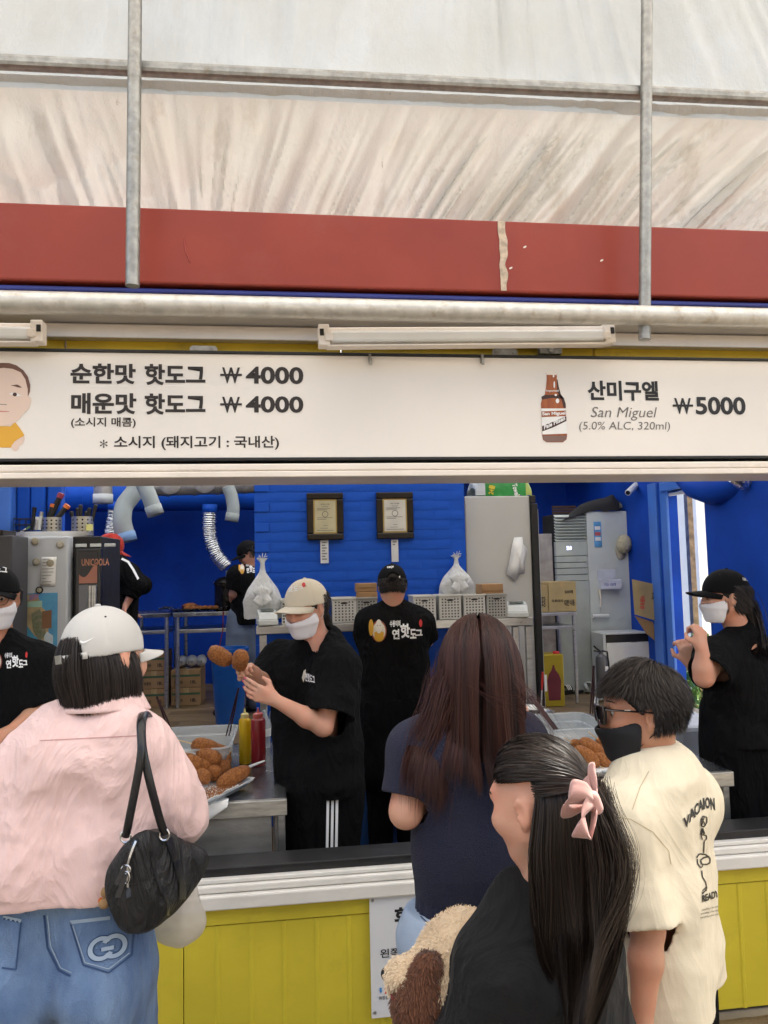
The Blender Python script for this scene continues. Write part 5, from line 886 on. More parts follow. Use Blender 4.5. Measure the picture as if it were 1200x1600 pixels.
cl2 = thing('paper_pile', 'crumpled white printed paper spread on the right counter behind the tub', 'paper', PZ(950, 1100, zc0)); g = G(); n = 40; u, v = np.meshgrid(np.linspace(0, 1, n), np.linspace(0, 1, n), indexing='ij'); o_ = PZ(905, 1112, zc0+.06); P = np.dstack([o_[0]+u*.32, yB+.60+v*.25, zc0+.015+.055*np.abs(vnoise(np.dstack([u*3, v*3, u*0+2])))+.02*vnoise(np.dstack([u*8, v*8, u*0]))]); g.grid(P); g.build('sheet', mat('printed_paper', (.68, .71, .76), .6, var=.1, bump=.3, bs=18), cl2, smooth=60)
tr3 = thing('side_table', 'dark work table behind the right tub', 'table', (1.2, 3.9, .04)); a = PZ(812, 1100, .84); b = PZ(1035, 1100, .84); rbox('top', a[0]-.3, cB[0]-.1, yB+.66, yB+1.3, .78, .83, mat('dark_top', (.06, .06, .065), .35, .4), tr3)
for x in (a[0]-.28, cB[0]-.16):
    for y in (yB+.68, yB+1.22): rbox('leg', x, x+.04, y, y+.04, .045, .779, M_steel, tr3)
Yb2 = yB+.85
bw = thing('steel_bowls', 'nested steel bowls with a red handled ladle on the dark table', 'bowls', PY(838, 1085, Yb2)); c = PY(838, 1090, Yb2); c[2] = .832; k = Yb2/F; g = G(); g.lathe([(0, 0), (.045, 0), (.045, .012), (.035, .02), (.05, .03), (.085, .11), (.095, .115), (.088, .112), (.05, .04), (0, .035)], c, 28); g.build('bowl', M_steel, bw, smooth=40); g = G(); g.lathe([(.04, .05), (.075, .13), (.08, .135), (.07, .13), (.03, .06)], c+A([-.03, .02, 0]), 24); g.build('bowl', M_steel, bw, smooth=40)
lad = thing('ladle', 'red handled steel ladle standing in the bowls', 'ladle', c); a, b = c+A([.02, 0, .08]), PY(848, 1050, Yb2); g = G(); g.cyl(a, a+(b-a)*.6, .004); g.build('rod', M_steel, lad); g = G(); g.tube([a+(b-a)*.6, a+(b-a)*.8, b], [.007, .012, .009], 10, flat=.5); g.build('handle', mat('red_plastic', (.5, .03, .02), .35), lad, smooth=50)
wb2 = thing('water_bottle', 'clear water bottle with blue label next to the steel bowls', 'bottle', PY(812, 1070, Yb2)); c = PY(812, 1092, Yb2); c[2] = .832; g = G(); g.lathe([(0, 0), (.033, 0), (.035, .02), (.032, .06), (.035, .1), (.034, .16), (.013, .21), (.013, .23), (0, .23)], c, 20); g.build('bottle', mat('clear_pet', 0), wb2, smooth=50); g = G(); g.lathe([(.0358, .08), (.0358, .13)], c, 20); g.build('label', mat('blue_label', (.1, .25, .6), .4), wb2)
# sandals and white tub on the floor
sdm = mat('sandal_rubber', (.015, .015, .017), .6)
for i, (x, y, rot_, lab) in enumerate(((893, 1078, .2, 'black slide sandal with white stripes on the floor behind the counter'), (917, 1075, 1.2, 'grey slide sandal standing on its side by the tongs'))):
    p = PZ(x, y+6, zf2); s = thing('slide_sandal', lab, 'sandal', p, 'sandals on the floor'); T = (rz(rot_)@(rotm((1, 0, 0), 0 if i == 0 else R(70))), p+A([0, 0, .012 if i == 0 else .05])); g = G(); loft_rect(g, [(0, 0, .13, .045, .044, -.01), (0, 0, .135, .05, .048, .015), (0, 0, .12, .04, .038, .016)]); g.v[-1] = (T[0]@g.v[-1].T).T+T[1]; g.build('sole', sdm if i == 0 else M_gplast, s, smooth=40)
    g = G(); Q = A([[T[1]+T[0]@A([-.08+.07*u-.0*v, .05*math.cos(v*3.14), .016+.055*math.sin(v*3.14)]) for v in np.linspace(0, 1, 12)] for u in (0, 1)]); g.grid(Q); st = g.build('strap', sdm if i == 0 else M_gplast, s, smooth=60, solid=.006)
    if i == 0:
        for k in range(3): g = G(); Q = A([[T[1]+T[0]@A([-.07+.018*k+.008*u, .0545*math.cos(v*3.14), .019+.058*math.sin(v*3.14)]) for v in np.linspace(.1, .9, 10)] for u in (0, 1)]); g.grid(Q); g.build('stripe', M_whink, st, smooth=60)
wt = thing('white_basin', 'white plastic tub with a lid beside the worker at the right', 'tub', PZ(1090, 1130, .5)); c = PY(1090, 1110, 3.95); g = G(); loft_rect(g, [(c[0], 4.1, .13, .17, .04, .52), (c[0], 4.1, .155, .2, .05, .80), (c[0], 4.1, .165, .21, .055, .81), (c[0], 4.1, .165, .21, .055, .83), (c[0], 4.1, .15, .2, .05, .84)]); g.build('tub', mat('white_tub_plastic', (.62, .66, .74), .35), wt, smooth=40)
st = thing('low_stool', 'dark stool carrying the white tub at the right', 'stool', (c[0], 4.1, .04)); rbox('seat', c[0]-.2, c[0]+.2, 3.9, 4.3, .47, .517, M_wood, st)
for x in (c[0]-.18, c[0]+.15):
    for y in (3.92, 4.24): rbox('leg', x, x+.03, y, y+.03, .045, .469, M_wood, st)
# boxes and buckets behind the lady
carton('carton', 'brown carton on the floor behind the striped trousers', PY(436, 1320, 3.9)[0], PY(470, 1320, 3.9)[0], 4.0, 4.35, .045, .30, M_card, 'cartons on the shop floor', [('박스', .5, .1, .3, .2)])
bk = thing('blue_tub', 'dark blue plastic tub on the floor behind the worker', 'tub', (PY(588, 1280, 4.6)[0], 4.8, .04)); c = A([PY(585, 1280, 4.7)[0], 4.75, .044]); g = G(); g.lathe([(0, 0), (.16, 0), (.2, .38), (.215, .38), (.215, .4), (.19, .4), (.15, .02)], c, 30); g.build('shell', mat('blue_tub_plastic', (.01, .075, .26), .35), bk, smooth=40)
gc = thing('green_crate', 'dark green crate on the lower shelf behind the cream capped worker', 'crate', (0, 0, 0)); a, b = PY(556, 1100, Ys0-.2), PY(572, 1050, Ys0-.2); gc.location = a; ORG[gc.name] = a; rbox('crate', a[0]-.1, b[0], Ys0-.2, Ys0+.1, zl+.002, b[2], mat('green_crate_plastic', (.02, .07, .06), .5), gc, .006); rbox('rim', a[0]-.11, b[0]+.01, Ys0-.21, Ys0+.11, b[2]+.001, b[2]+.02, mat('green_crate_plastic', 0), gc, .004)
wp2 = thing('white_bag_roll', 'tied white plastic bag on the lower shelf right of the standing worker', 'plastic bag', PY(678, 1070, Ys0-.1)); c = PY(678, 1085, Ys0-.1); c[2] = zl+.06; g = G(); g.ell(c, (.05, .06, .06)); g.v[-1] = g.v[-1]+.012*vnoise(g.v[-1]*22)[:, None]; g.tube([c+A([0, 0, .05]), c+A([.0, -.01, .09]), c+A([.03, -.01, .14])], [.012, .006, .004], 8); g.tube([c+A([0, 0, .05]), c+A([-.01, -.01, .09]), c+A([-.02, -.01, .13])], [.012, .006, .004], 8); g.build('bag', mat('carrier_bag_film', 0), wp2, smooth=60)
# ================================================================ outside beyond the doorway
def tree(c, h, r_, n, label, seed):
    rg = np.random.default_rng(seed); t = thing('tree', label, 'tree', c, 'trees outside the side doorway'); c = A(c, float); g = G(); g.tube([c, c+A([.1, 0, h*.3]), c+A([0, .1, h*.6])], [.14, .1, .05], 10); g.build('trunk', mat('bark', (.09, .065, .045), .9, bump=.6, bs=20), t, smooth=50)
    m_ = mat('leaves', (.05, .13, .02), .6, var=.8, vs=8, col2=(.16, .30, .05)); d = rg.normal(size=(n, 3)); d /= np.linalg.norm(d, axis=1)[:, None]; p = c+A([0, 0, h*.65])+d*(rg.random((n, 1))**.4)*A([r_, r_, h*.4])+vnoise(d*4)[:, None]*.4
    a = rg.normal(size=(n, 3)); b = rg.normal(size=(n, 3)); a /= np.linalg.norm(a, axis=1)[:, None]; b -= a*(a*b).sum(1)[:, None]; b /= np.linalg.norm(b, axis=1)[:, None]; s = .09; v = np.stack([p-a*s, p+b*s*.5, p+a*s, p-b*s*.5], 1).reshape(-1, 3); g = G(); g.add(v, [(4*i, 4*i+1, 4*i+2, 4*i+3) for i in range(n)]); tag(g.build('crown', m_, t), kind='stuff')
tree((12.2, 19, 0), 6.5, 2.4, 9000, 'leafy green tree seen through the side doorway', 1); tree((8.3, 13.2, 0), 5.2, 1.3, 5000, 'smaller tree at the left of the doorway view', 2)
dp = thing('outside_post', 'slim weathered post standing just outside the side doorway', 'post', PX(1078, 1000, 4.3)); a = PX(1069, 765, 4.3); b = PX(1085, 1010, 4.3); g = G(); g.box(4.3, 4.36, a[1]-.05, a[1]+.02, 0, 3.1); g.build('post', mat('weathered_post', (.25, .17, .09), .8, var=.4, vs=12, dirt=.6), dp)
gw = thing('outside_wall', 'pale rendered wall outside the doorway', 'wall', (6, 12, 0)); y1 = PX(1093, 900, 5.2)[1]; rbox('wall', 5.2, 5.5, y1, y1+1.6, 0, 4.2, mat('pale_render', (.8, .78, .68), .8, var=.04), gw)
bs_ = thing('parked_bus', 'white and dark bus with a green stripe glimpsed outside', 'bus', (13, 19, 0)); rbox('body', 11.5, 14.2, 14.2, 20.5, .5, 3.0, mat('bus_white', (.7, .72, .74), .3), bs_, .1)
for k in range(5): rbox('window', 11.485, 11.499, 14.5+k*1.15, 15.5+k*1.15, 1.75, 2.6, mat('bus_glass', (.05, .06, .09), .15), bs_, 0)
rbox('stripe', 11.487, 11.498, 14.3, 20.4, 1.35, 1.6, mat('bus_green', (.02, .3, .2), .3), bs_, 0)
for y in (15.3, 19.2): g = G(); g.cyl((11.48, y, .5), (11.8, y, .5), .5, seg=26); g.build('wheel', M_blk, bs_)
hd = thing('outside_shrub', 'low leafy shrub at the foot of the doorway', 'shrub', PX(1083, 1065, 4.0)); c = PX(1082, 1068, 4.0); rg = np.random.default_rng(5); n = 700; d = rg.normal(size=(n, 3)); d /= np.linalg.norm(d, axis=1)[:, None]; p = A([4.1, c[1], .5])+d*rg.random((n, 1))**.4*A([.35, .5, .5]); a = rg.normal(size=(n, 3))*.035; b = rg.normal(size=(n, 3))*.018
g = G(); g.add(np.stack([p-a, p+b, p+a, p-b], 1).reshape(-1, 3), [(4*i, 4*i+1, 4*i+2, 4*i+3) for i in range(n)]); tag(g.build('foliage', mat('leaves', 0), hd), kind='stuff')
# ================================================================ implicit-surface modelling for bodies, clothes, soft things
class SDF:
    "prims: smooth union of tapered capsules / ellipsoids; cuts; noise; surface nets"
    def __init__(s): s.p = []; s.sub = []; s.cut = []; s.wr = None
    def c(s, a, b, ra, rb=None, k=.02, ax=None, fl=1., flat=None):
        s.p.append(('c', A(a, float), A(b, float), ra, ra if rb is None else rb, k, None if ax is None else nrm(ax), fl, flat)); return s
    def chain(s, pts, rad, k=.015, ax=None, fl=1.):
        for i in range(len(pts)-1): s.c(pts[i], pts[i+1], rad[i], rad[i+1], k, ax, fl)
        return s
    def e(s, c, r, Rm=None, k=.02): s.p.append(('e', A(c, float), A(r, float), np.eye(3) if Rm is None else Rm, k)); return s
    def minus(s, kind, *a, k=.01): s.sub.append((kind, k)+a); return s
    @staticmethod
    def dcap(P, a, b, ra, rb, ax=None, fl=1.):
        ab = b-a; t = np.clip(((P-a)@ab)/(ab@ab+1e-12), 0, 1); q = P-a-t[..., None]*ab
        if ax is not None: w = (q@ax); q = q+w[..., None]*ax*(fl-1)
        return np.sqrt((q*q).sum(-1))-(ra+(rb-ra)*t)
    @staticmethod
    def dell(P, c, r, Rm):
        q = (P-c)@Rm; k0 = np.sqrt(((q/r)**2).sum(-1)); k1 = np.sqrt(((q/(r*r))**2).sum(-1)); return k0*(k0-1)/(k1+1e-9)
    def mesh(s, res=.008, infl=0., shell=0., wr=None, cutz=None, planes=(), bb=None, smooth=1):
        lo = A([9e9]*3); hi = -lo
        for q in s.p:
            if q[0] == 'c': m = max(q[3], q[4])+infl+.03; lo = np.minimum(lo, np.minimum(q[1], q[2])-m); hi = np.maximum(hi, np.maximum(q[1], q[2])+m)
            else: m = np.abs(q[3])@q[2]+infl+.03; lo = np.minimum(lo, q[1]-m); hi = np.maximum(hi, q[1]+m)
        if bb is not None: lo = np.maximum(lo, bb[0]); hi = np.minimum(hi, bb[1])
        n = np.ceil((hi-lo)/res).astype(int)+1
        X = [lo[i]+res*np.arange(n[i]) for i in range(3)]; BIG = .15
        D = np.full(n, BIG, np.float32); E = np.full(n, BIG, np.float32) if shell else None
        for q in s.p:
            if q[0] == 'c': m = max(q[3], q[4])/min(1, q[7])+infl+q[5]+.06; l, h = np.minimum(q[1], q[2])-m, np.maximum(q[1], q[2])+m
            else: m = np.abs(q[3])@q[2]+infl+q[4]+.06; l, h = q[1]-m, q[1]+m
            i0 = np.clip(((l-lo)/res).astype(int), 0, n); i1 = np.clip(((h-lo)/res).astype(int)+1, 0, n)
            if (i1 <= i0).any(): continue
            sl = tuple(slice(i0[k], i1[k]) for k in range(3))
            P = np.stack(np.meshgrid(*[X[k][sl[k]] for k in range(3)], indexing='ij'), -1).astype(np.float32)
            if q[0] == 'c':
                d = s.dcap(P, q[1], q[2], q[3], q[4], q[6], q[7]); kk = q[5]
            else: d = s.dell(P, q[1], q[2], q[3]); kk = q[4]
            d = d-infl
            def sm(a, b, k):
                h_ = np.clip(.5+.5*(b-a)/k, 0, 1); return b+(a-b)*h_-k*h_*(1-h_)
            if shell: E[sl] = sm(E[sl], d, kk)
            if q[0] == 'c' and q[8] is not None: axn = nrm(q[2]-q[1]); d = np.maximum(d, (P-q[2]-axn*(q[8] if q[8] is not True else 0))@axn)
            D[sl] = sm(D[sl], d, kk)
        for q in s.sub:
            if q[0] == 'c': a, b, ra, rb = q[2:6]; m = max(ra, rb)+.03; l, h = np.minimum(a, b)-m, np.maximum(a, b)+m
            else: c, r, Rm = q[2:5]; m = np.abs(Rm)@A(r)+.03; l, h = A(c)-m, A(c)+m
            i0 = np.clip(((l-lo)/res).astype(int), 0, n); i1 = np.clip(((h-lo)/res).astype(int)+1, 0, n)
            if (i1 <= i0).any(): continue
            sl = tuple(slice(i0[k], i1[k]) for k in range(3)); P = np.stack(np.meshgrid(*[X[k][sl[k]] for k in range(3)], indexing='ij'), -1).astype(np.float32)
            d = s.dcap(P, A(a), A(b), ra, rb) if q[0] == 'c' else s.dell(P, A(c), A(r), Rm)
            k = q[1]; a_ = D[sl]; b_ = -d; h_ = np.clip(.5-.5*(b_-a_)/k, 0, 1); D[sl] = b_+(a_-b_)*h_+k*h_*(1-h_)
        if wr is not None:
            near = np.abs(D) < .035; idx = np.argwhere(near); P = lo+idx*res; w_ = wr(P).astype(np.float32); D[near] += w_
            if shell: E[near] += w_
        if shell: D = np.maximum(D, -(E+shell))
        if cutz is not None or planes:
            P = None
            if cutz is not None: D = np.maximum(D, (cutz-X[2])[None, None, :].astype(np.float32))
            for (p, nn) in planes:
                nn = nrm(nn); v = (X[0]-p[0])[:, None, None]*nn[0]+(X[1]-p[1])[None, :, None]*nn[1]+(X[2]-p[2])[None, None, :]*nn[2]; D = np.maximum(D, v.astype(np.float32))
        D[0], D[-1] = np.maximum(D[0], .01), np.maximum(D[-1], .01); D[:, 0] = np.maximum(D[:, 0], .01); D[:, -1] = np.maximum(D[:, -1], .01); D[:, :, 0] = np.maximum(D[:, :, 0], .01); D[:, :, -1] = np.maximum(D[:, :, -1], .01)
        # surface nets
        S = D < 0; n = D.shape
        cnt = np.zeros((n[0]-1, n[1]-1, n[2]-1), np.int8)
        for i in (0, 1):
            for j in (0, 1):
                for k in (0, 1): cnt += S[i:n[0]-1+i, j:n[1]-1+j, k:n[2]-1+k]
        cell = np.argwhere((cnt > 0) & (cnt < 8)); vid = np.full(cnt.shape, -1, np.int32); vid[tuple(cell.T)] = np.arange(len(cell))
        acc = np.zeros((len(cell), 3)); num = np.zeros(len(cell)); cr = [(i, j, k) for i in (0, 1) for j in (0, 1) for k in (0, 1)]
        cv = {q: D[cell[:, 0]+q[0], cell[:, 1]+q[1], cell[:, 2]+q[2]] for q in cr}
        for a in cr:
            for ax in range(3):
                if a[ax] == 0:
                    b = list(a); b[ax] = 1; b = tuple(b); va, vb = cv[a], cv[b]; m = (va < 0) != (vb < 0); t = np.where(m, va/np.where(m, va-vb, 1), 0)
                    p = np.zeros((len(cell), 3)); p[:] = a; p[:, ax] = t; acc[m] += p[m]; num[m] += 1
        V = lo+(cell+acc/num[:, None])*res
        F_ = []
        for ax in range(3):
            sa = [slice(1, n[k]-1) for k in range(3)]; sb = list(sa); sa[ax] = slice(0, n[ax]-1); sb[ax] = slice(1, n[ax])
            a_, b_ = S[tuple(sa)], S[tuple(sb)]; e = np.argwhere(a_ != b_); off = A([1, 1, 1]); off[ax] = 0; e = e+off
            flip = S[tuple(e.T)]; u, v = [(1, 2), (2, 0), (0, 1)][ax]; du = np.zeros(3, int); du[u] = 1; dv = np.zeros(3, int); dv[v] = 1
            q = [vid[tuple((e-du-dv).T)], vid[tuple((e-dv).T)], vid[tuple(e.T)], vid[tuple((e-du).T)]]; q = np.stack(q, 1); q[~flip] = q[~flip][:, ::-1]; F_.append(q)
        Fc = np.concatenate(F_)
        for _ in range(smooth):   # one light laplacian pass
            s_ = np.zeros_like(V); c_ = np.zeros(len(V))
            for k in range(4): a_, b_ = Fc[:, k], Fc[:, (k+1) % 4]; np.add.at(s_, a_, V[b_]); np.add.at(c_, a_, 1); np.add.at(s_, b_, V[a_]); np.add.at(c_, b_, 1)
            V = V*.5+.5*s_/np.maximum(c_, 1)[:, None]
        return V, Fc
def mk(name, VF, m_, parent, attr=None):
    V, Fc = VF; root = parent
    while root is not None and root.parent is not None: root = root.parent
    if root is not None: V = V-ORG[root.name]
    me = bpy.data.meshes.new(name); me.vertices.add(len(V)); me.vertices.foreach_set('co', V.astype(np.float32).ravel()); me.loops.add(Fc.size); me.loops.foreach_set('vertex_index', Fc.astype(np.int32).ravel())
    me.polygons.add(len(Fc)); me.polygons.foreach_set('loop_start', np.arange(len(Fc), dtype=np.int32)*Fc.shape[1]); me.update(calc_edges=True); me.validate(); me.shade_smooth(); me.materials.append(m_)
    if attr is not None: at = me.attributes.new('shade', 'FLOAT', 'POINT'); at.data.foreach_set('value', attr.astype(np.float32))
    o = bpy.data.objects.new(name, me); COL.objects.link(o); o.parent = parent; return o
def bvh(VF): return BVHTree.FromPolygons([tuple(v) for v in VF[0]], [tuple(int(i) for i in f) for f in VF[1]])
# strands
def strands(P, rad, shade=None, ctr=None, tilt=.5, flat=True):
    "P (N,S,3) paths -> ribbons whose width lies along the head's surface, slightly twisted"
    N, S_, _ = P.shape; T = np.gradient(P, axis=1); T /= np.linalg.norm(T, axis=2)[..., None]+1e-9
    c = A(ctr) if ctr is not None else P.reshape(-1, 3).mean(0)+A([0, .02, 0]); O = P-c; O = O-T*(O*T).sum(-1)[..., None]; O /= np.linalg.norm(O, axis=2)[..., None]+1e-9; U = np.cross(O, T)
    a = (RNG.random((N, 1, 1))-.5)*2*tilt; U = U*np.cos(a)+O*np.sin(a)
    pr = np.interp(np.linspace(0, 1, S_), [0, .1, .7, 1], [.8, 1, .85, .12]); r_ = (np.broadcast_to(A(rad).reshape(-1, 1), (N, 1))*pr[None])[..., None]
    if flat: V = np.stack([P-r_*U, P+r_*U], 2).reshape(-1, 3); n = 2
    else: V = np.stack([P-r_*U, P+r_*.45*O, P+r_*U], 2).reshape(-1, 3); n = 3
    i = np.arange(N)[:, None, None]*S_*n+np.arange(S_-1)[None, :, None]*n; k = np.arange(n-1)[None, None]
    Fc = np.stack([i+k, i+k+1, i+n+k+1, i+n+k], -1).reshape(-1, 4)
    return V, Fc, np.repeat(RNG.random(N) if shade is None else shade, S_*n)
def grow(roots, dirs, length, nseg, grav, coll, noise=.1, seed=0, out=None, wav=None):
    "roots (N,3) dirs (N,3) length (N,) coll list of ellipsoids (c,r,Rm)"
    N = len(roots); P = np.zeros((N, nseg, 3)); p = roots.copy(); d = dirs.copy(); st = (length/(nseg-1))[:, None]; P[:, 0] = p; off = RNG.random((N, 1))*.007
    for i in range(1, nseg):
        nz_ = np.stack([vnoise(p*9+seed+k*7.3) for k in range(3)], 1)
        d = d+grav*A([0, 0, -1.])+noise*nz_
        if wav is not None: d = d+wav(p, i/nseg)
        d /= np.linalg.norm(d, axis=1)[:, None]; p = p+d*st
        for c, r, Rm in coll:
            q = (p-c)@Rm; r2 = A(r)+off+.003; k0 = np.sqrt(((q/r2)**2).sum(1)); m = k0 < 1; q[m] = q[m]/k0[m][:, None]; p[m] = (q@Rm.T+c)[m]
            if m.any(): dd = p-P[:, i-1]; dd /= np.linalg.norm(dd, axis=1)[:, None]+1e-9; d[m] = (d*.3+dd*.7)[m]
        P[:, i] = p
    return P
def hairmat(name, c1, c2, rough=.5):
    m = mat(name, c1, rough, spec=.3, col2=c2, attr='shade'); return m
def hair_obj(parts, m_, parent, name='hair'):
    V = []; Fq = []; S = []; n = 0
    for p in parts:
        v, f = p[0], p[1]; s = p[2] if len(p) > 2 else np.full(len(v), .1); V.append(v); Fq.append(f+n); S.append(s); n += len(v)
    return mk(name, (np.vstack(V), np.vstack(Fq)), m_, parent, np.concatenate(S))
# skin / cloth materials
def skin(name, c): return mat(name, c, .48, col2=tuple(A(c)*A([1.05, .80, .74])), vs=11, sss=.25, bump=.06, bs=220, spec=.4)
M_skin = skin('skin', (.60, .35, .25)); M_skin2 = skin('skin_tanned', (.48, .27, .175)); M_lip = mat('lip', (.45, .16, .13), .4, var=0)
M_eye = mat('eye_white', (.6, .58, .55), .15, var=0); M_iris = mat('dark_iris', (.012, .008, .006), .08, var=0); M_brow = mat('eyebrow', (.02, .014, .012), .8, var=0)
M_nail = mat('painted_nail', (.6, .12, .16), .15)
def cloth(name, c, bs=420, bump=.25, rough=.9, sheen=.15, **k):
    k.setdefault('wrink', .5)
    return mat(name, c, rough, var=k.pop('var', .07), vs=k.pop('vs', 9), bump=bump, bs=bs, sheen=sheen, spec=k.pop('spec', .2), **k)
M_tee = cloth('black_cotton', (.0065, .0065, .007), sheen=.0, spec=.12)
M_blkp = cloth('black_trousers', (.005, .005, .0055), sheen=.0, spec=.1)
def folds(seed, amp=.008, fr=(9, 9, 3.2), big=1.0, yaw=0.):
    T = rz(yaw)
    def f(P):
        q = P@T; s = seed*3.1
        w = vnoise(P*3.3+s)[..., None]*.8
        a = ridge(q*A(fr)+s+w)*.5+ridge(q*A([5, 5, 7.5])@rotm((0, 1, 0), .6)+s+5+w)*.35+ridge(q*A(fr)*2.6+s+9)*.18
        msk = .45+.55*np.clip(vnoise(P*4.1+s+20)+.5, 0, 1)
        return ((.25-a)*msk*amp*big).astype(np.float32)
    return f
def crumple(seed, amp):
    def f(P):
        s = seed*2.7; w = vnoise(P*6+s)[..., None]*.9
        return (amp*(.3-ridge(P*A([7, 7, 9])+s+w)*.3-ridge(P*15+s+4+w)*.32-ridge(P*33+s+8)*.2-ridge(P*A([6, 6, 2.5])+s+2)*.3)).astype(np.float32)
    return f
for _k in (('emblem_rust', (.30, .07, .03)), ('emblem_cream', (.62, .58, .48)), ('emblem_orange', (.62, .33, .03)), ('emblem_face', (.66, .62, .54))): mat(*_k, .6, var=0)
mat('black_cap_twill', (.006, .006, .007), .8, spec=.15); mat('white_mask', (.80, .78, .80), .7, var=.01)
# ---------------- heads
def headframe(c, yaw, pitch=0, roll=0):
    "local x right, y face, z up. yaw 0 faces +Y; positive turns to -X (left)"
    return rz(yaw)@rotm((1, 0, 0), pitch)@rotm((0, 1, 0), roll)
def head_prims(S, c, Rm, s=1.0, ears=True, eyeholes=True):
    c = A(c); L = lambda x, y, z: c+Rm@(A([x, y, z])*s)
    S.e(L(0, -.012, .022), A([.074, .093, .093])*s, Rm, .02)
    S.e(L(0, .02, -.02), A([.063, .066, .078])*s, Rm, .03)
    S.c(L(0, .03, -.045), L(0, .052, -.088), .050*s, .026*s, .03); S.c(L(-.045, .0, -.05), L(-.012, .055, -.092), .026*s, .02*s, .03); S.c(L(.045, .0, -.05), L(.012, .055, -.092), .026*s, .02*s, .03)
    S.c(L(-.034, .062, -.022), L(.034, .062, -.022), .026*s, .026*s, .03)
    S.c(L(0, .080, .012), L(0, .094, -.026), .009*s, .011*s, .012); S.e(L(0, .097, -.03), A([.013, .011, .009])*s, Rm, .01)
    S.c(L(-.03, .070, .030), L(.03, .070, .030), .014*s, .014*s, .02)
    S.c(L(-.016, .080, -.056), L(.016, .080, -.056), .007*s, None, .012); S.c(L(-.013, .078, -.067), L(.013, .078, -.067), .008*s, None, .012)
    for k in (-1, 1):
        if ears:
            S.e(L(.081*k, -.010, -.002), A([.010, .018, .031])*s, Rm@rz(-.35*k)@rotm((1, 0, 0), -.15), .008); S.e(L(.079*k, -.004, -.028), A([.007, .009, .010])*s, Rm, .006)
            S.minus('e', L(.091*k, -.006, .0), A([.008, .010, .018])*s, Rm, k=.004)
        if eyeholes: S.minus('e', L(.031*k, .085, .004), A([.019, .012, .011])*s, Rm, k=.012)
def face_bits(par, c, Rm, s=1.0, look=0):
    c = A(c)
    for k in (-1, 1):
        e = c+Rm@(A([.031*k, .068, .004])*s); g = G(); g.ell(e, A([.0125]*3)*s, su=18, sv=12); ey = g.build('eye', M_eye, par, smooth=80)
        d = Rm@nrm([look, 1, -.12]); g = G(); g.lathe([(.0062*s, .0108*s), (.004*s, .0122*s), (0, .0127*s)], e, 16, np.column_stack([nrm(np.cross((0, 0, 1), d)), nrm(np.cross(d, np.cross((0, 0, 1), d))), d])); g.build('iris', M_iris, ey, smooth=60)
        g = G(); Q = [c+Rm@(A([k*(.014+.036*t), .0805-.010*t*t-.002, .009+.0055*math.sin(t*3.0)])*s) for t in np.linspace(0, 1, 8)]; g.tube(Q, [.0018*s]*8, 6); g.build('eyelid', M_brow, par, smooth=60)
        g = G(); Q = [c+Rm@(A([k*(.014+.040*t), .0865-.016*t*t, .032+.004*math.sin(t*2.6)])*s) for t in np.linspace(0, 1, 8)]; g.tube(Q, [.001*s, .0026*s, .003*s, .003*s, .003*s, .0025*s, .0018*s, .001*s], 6, flat=.6); g.build('eyebrow', M_brow, par, smooth=60)
def surgical_mask(par, c, Rm, s, m_, small=False, straps=True, name='face_mask', pleat=True):
    c = A(c); L = lambda x, y, z: c+Rm@(A([x, y, z])*s); S = SDF(); sub = SDF()
    S.c(L(-.028, .052, -.030), L(.028, .052, -.030), .034*s, None, .02); S.c(L(0, .056, -.05), L(0, .052, -.088), .043*s, .036*s, .03); S.c(L(0, .086, -.018), L(0, .094, -.03), .013*s, None, .02)
    S.c(L(-.034, .028, -.045), L(-.020, .036, -.085), .038*s, None, .02); S.c(L(.034, .028, -.045), L(.020, .036, -.085), .038*s, None, .02)
    up_ = Rm@A([0, 0, 1]); bk = Rm@A([0, -1, 0])
    def w(P):
        z = (P-c)@up_/s; x = (P-c)@(Rm@A([1, 0, 0])); return ((.0011*np.cos(z*190)*(1 if pleat else 0))*np.exp(-((z+.045)/.03)**2)-.0025*ridge(P*A([9, 9, 13])+3)).astype(np.float32)
    VF = S.mesh(.004, .006*s, .009, w, planes=[(L(0, 0, -.004 if not small else -.004), up_*1.0+Rm@A([0, .28, 0])), (L(0, 0, -.118), -up_), (L(0, .010, 0), bk+up_*-.12)], smooth=2)
    o = mk(name, VF, m_, par)
    if straps:
        for k in (-1, 1):
            g = G(); g.tube([L(.060*k, .030, -.008), L(.068*k, .012, .006), L(.078*k, -.010, .026), L(.083*k, -.026, .012), L(.080*k, -.026, -.012)], .0014*s, 6); g.tube([L(.056*k, .030, -.082), L(.066*k, .008, -.06), L(.078*k, -.018, -.034), L(.080*k, -.026, -.012)], .0014*s, 6); g.build('ear_strap', m_, o, smooth=60)
    return o
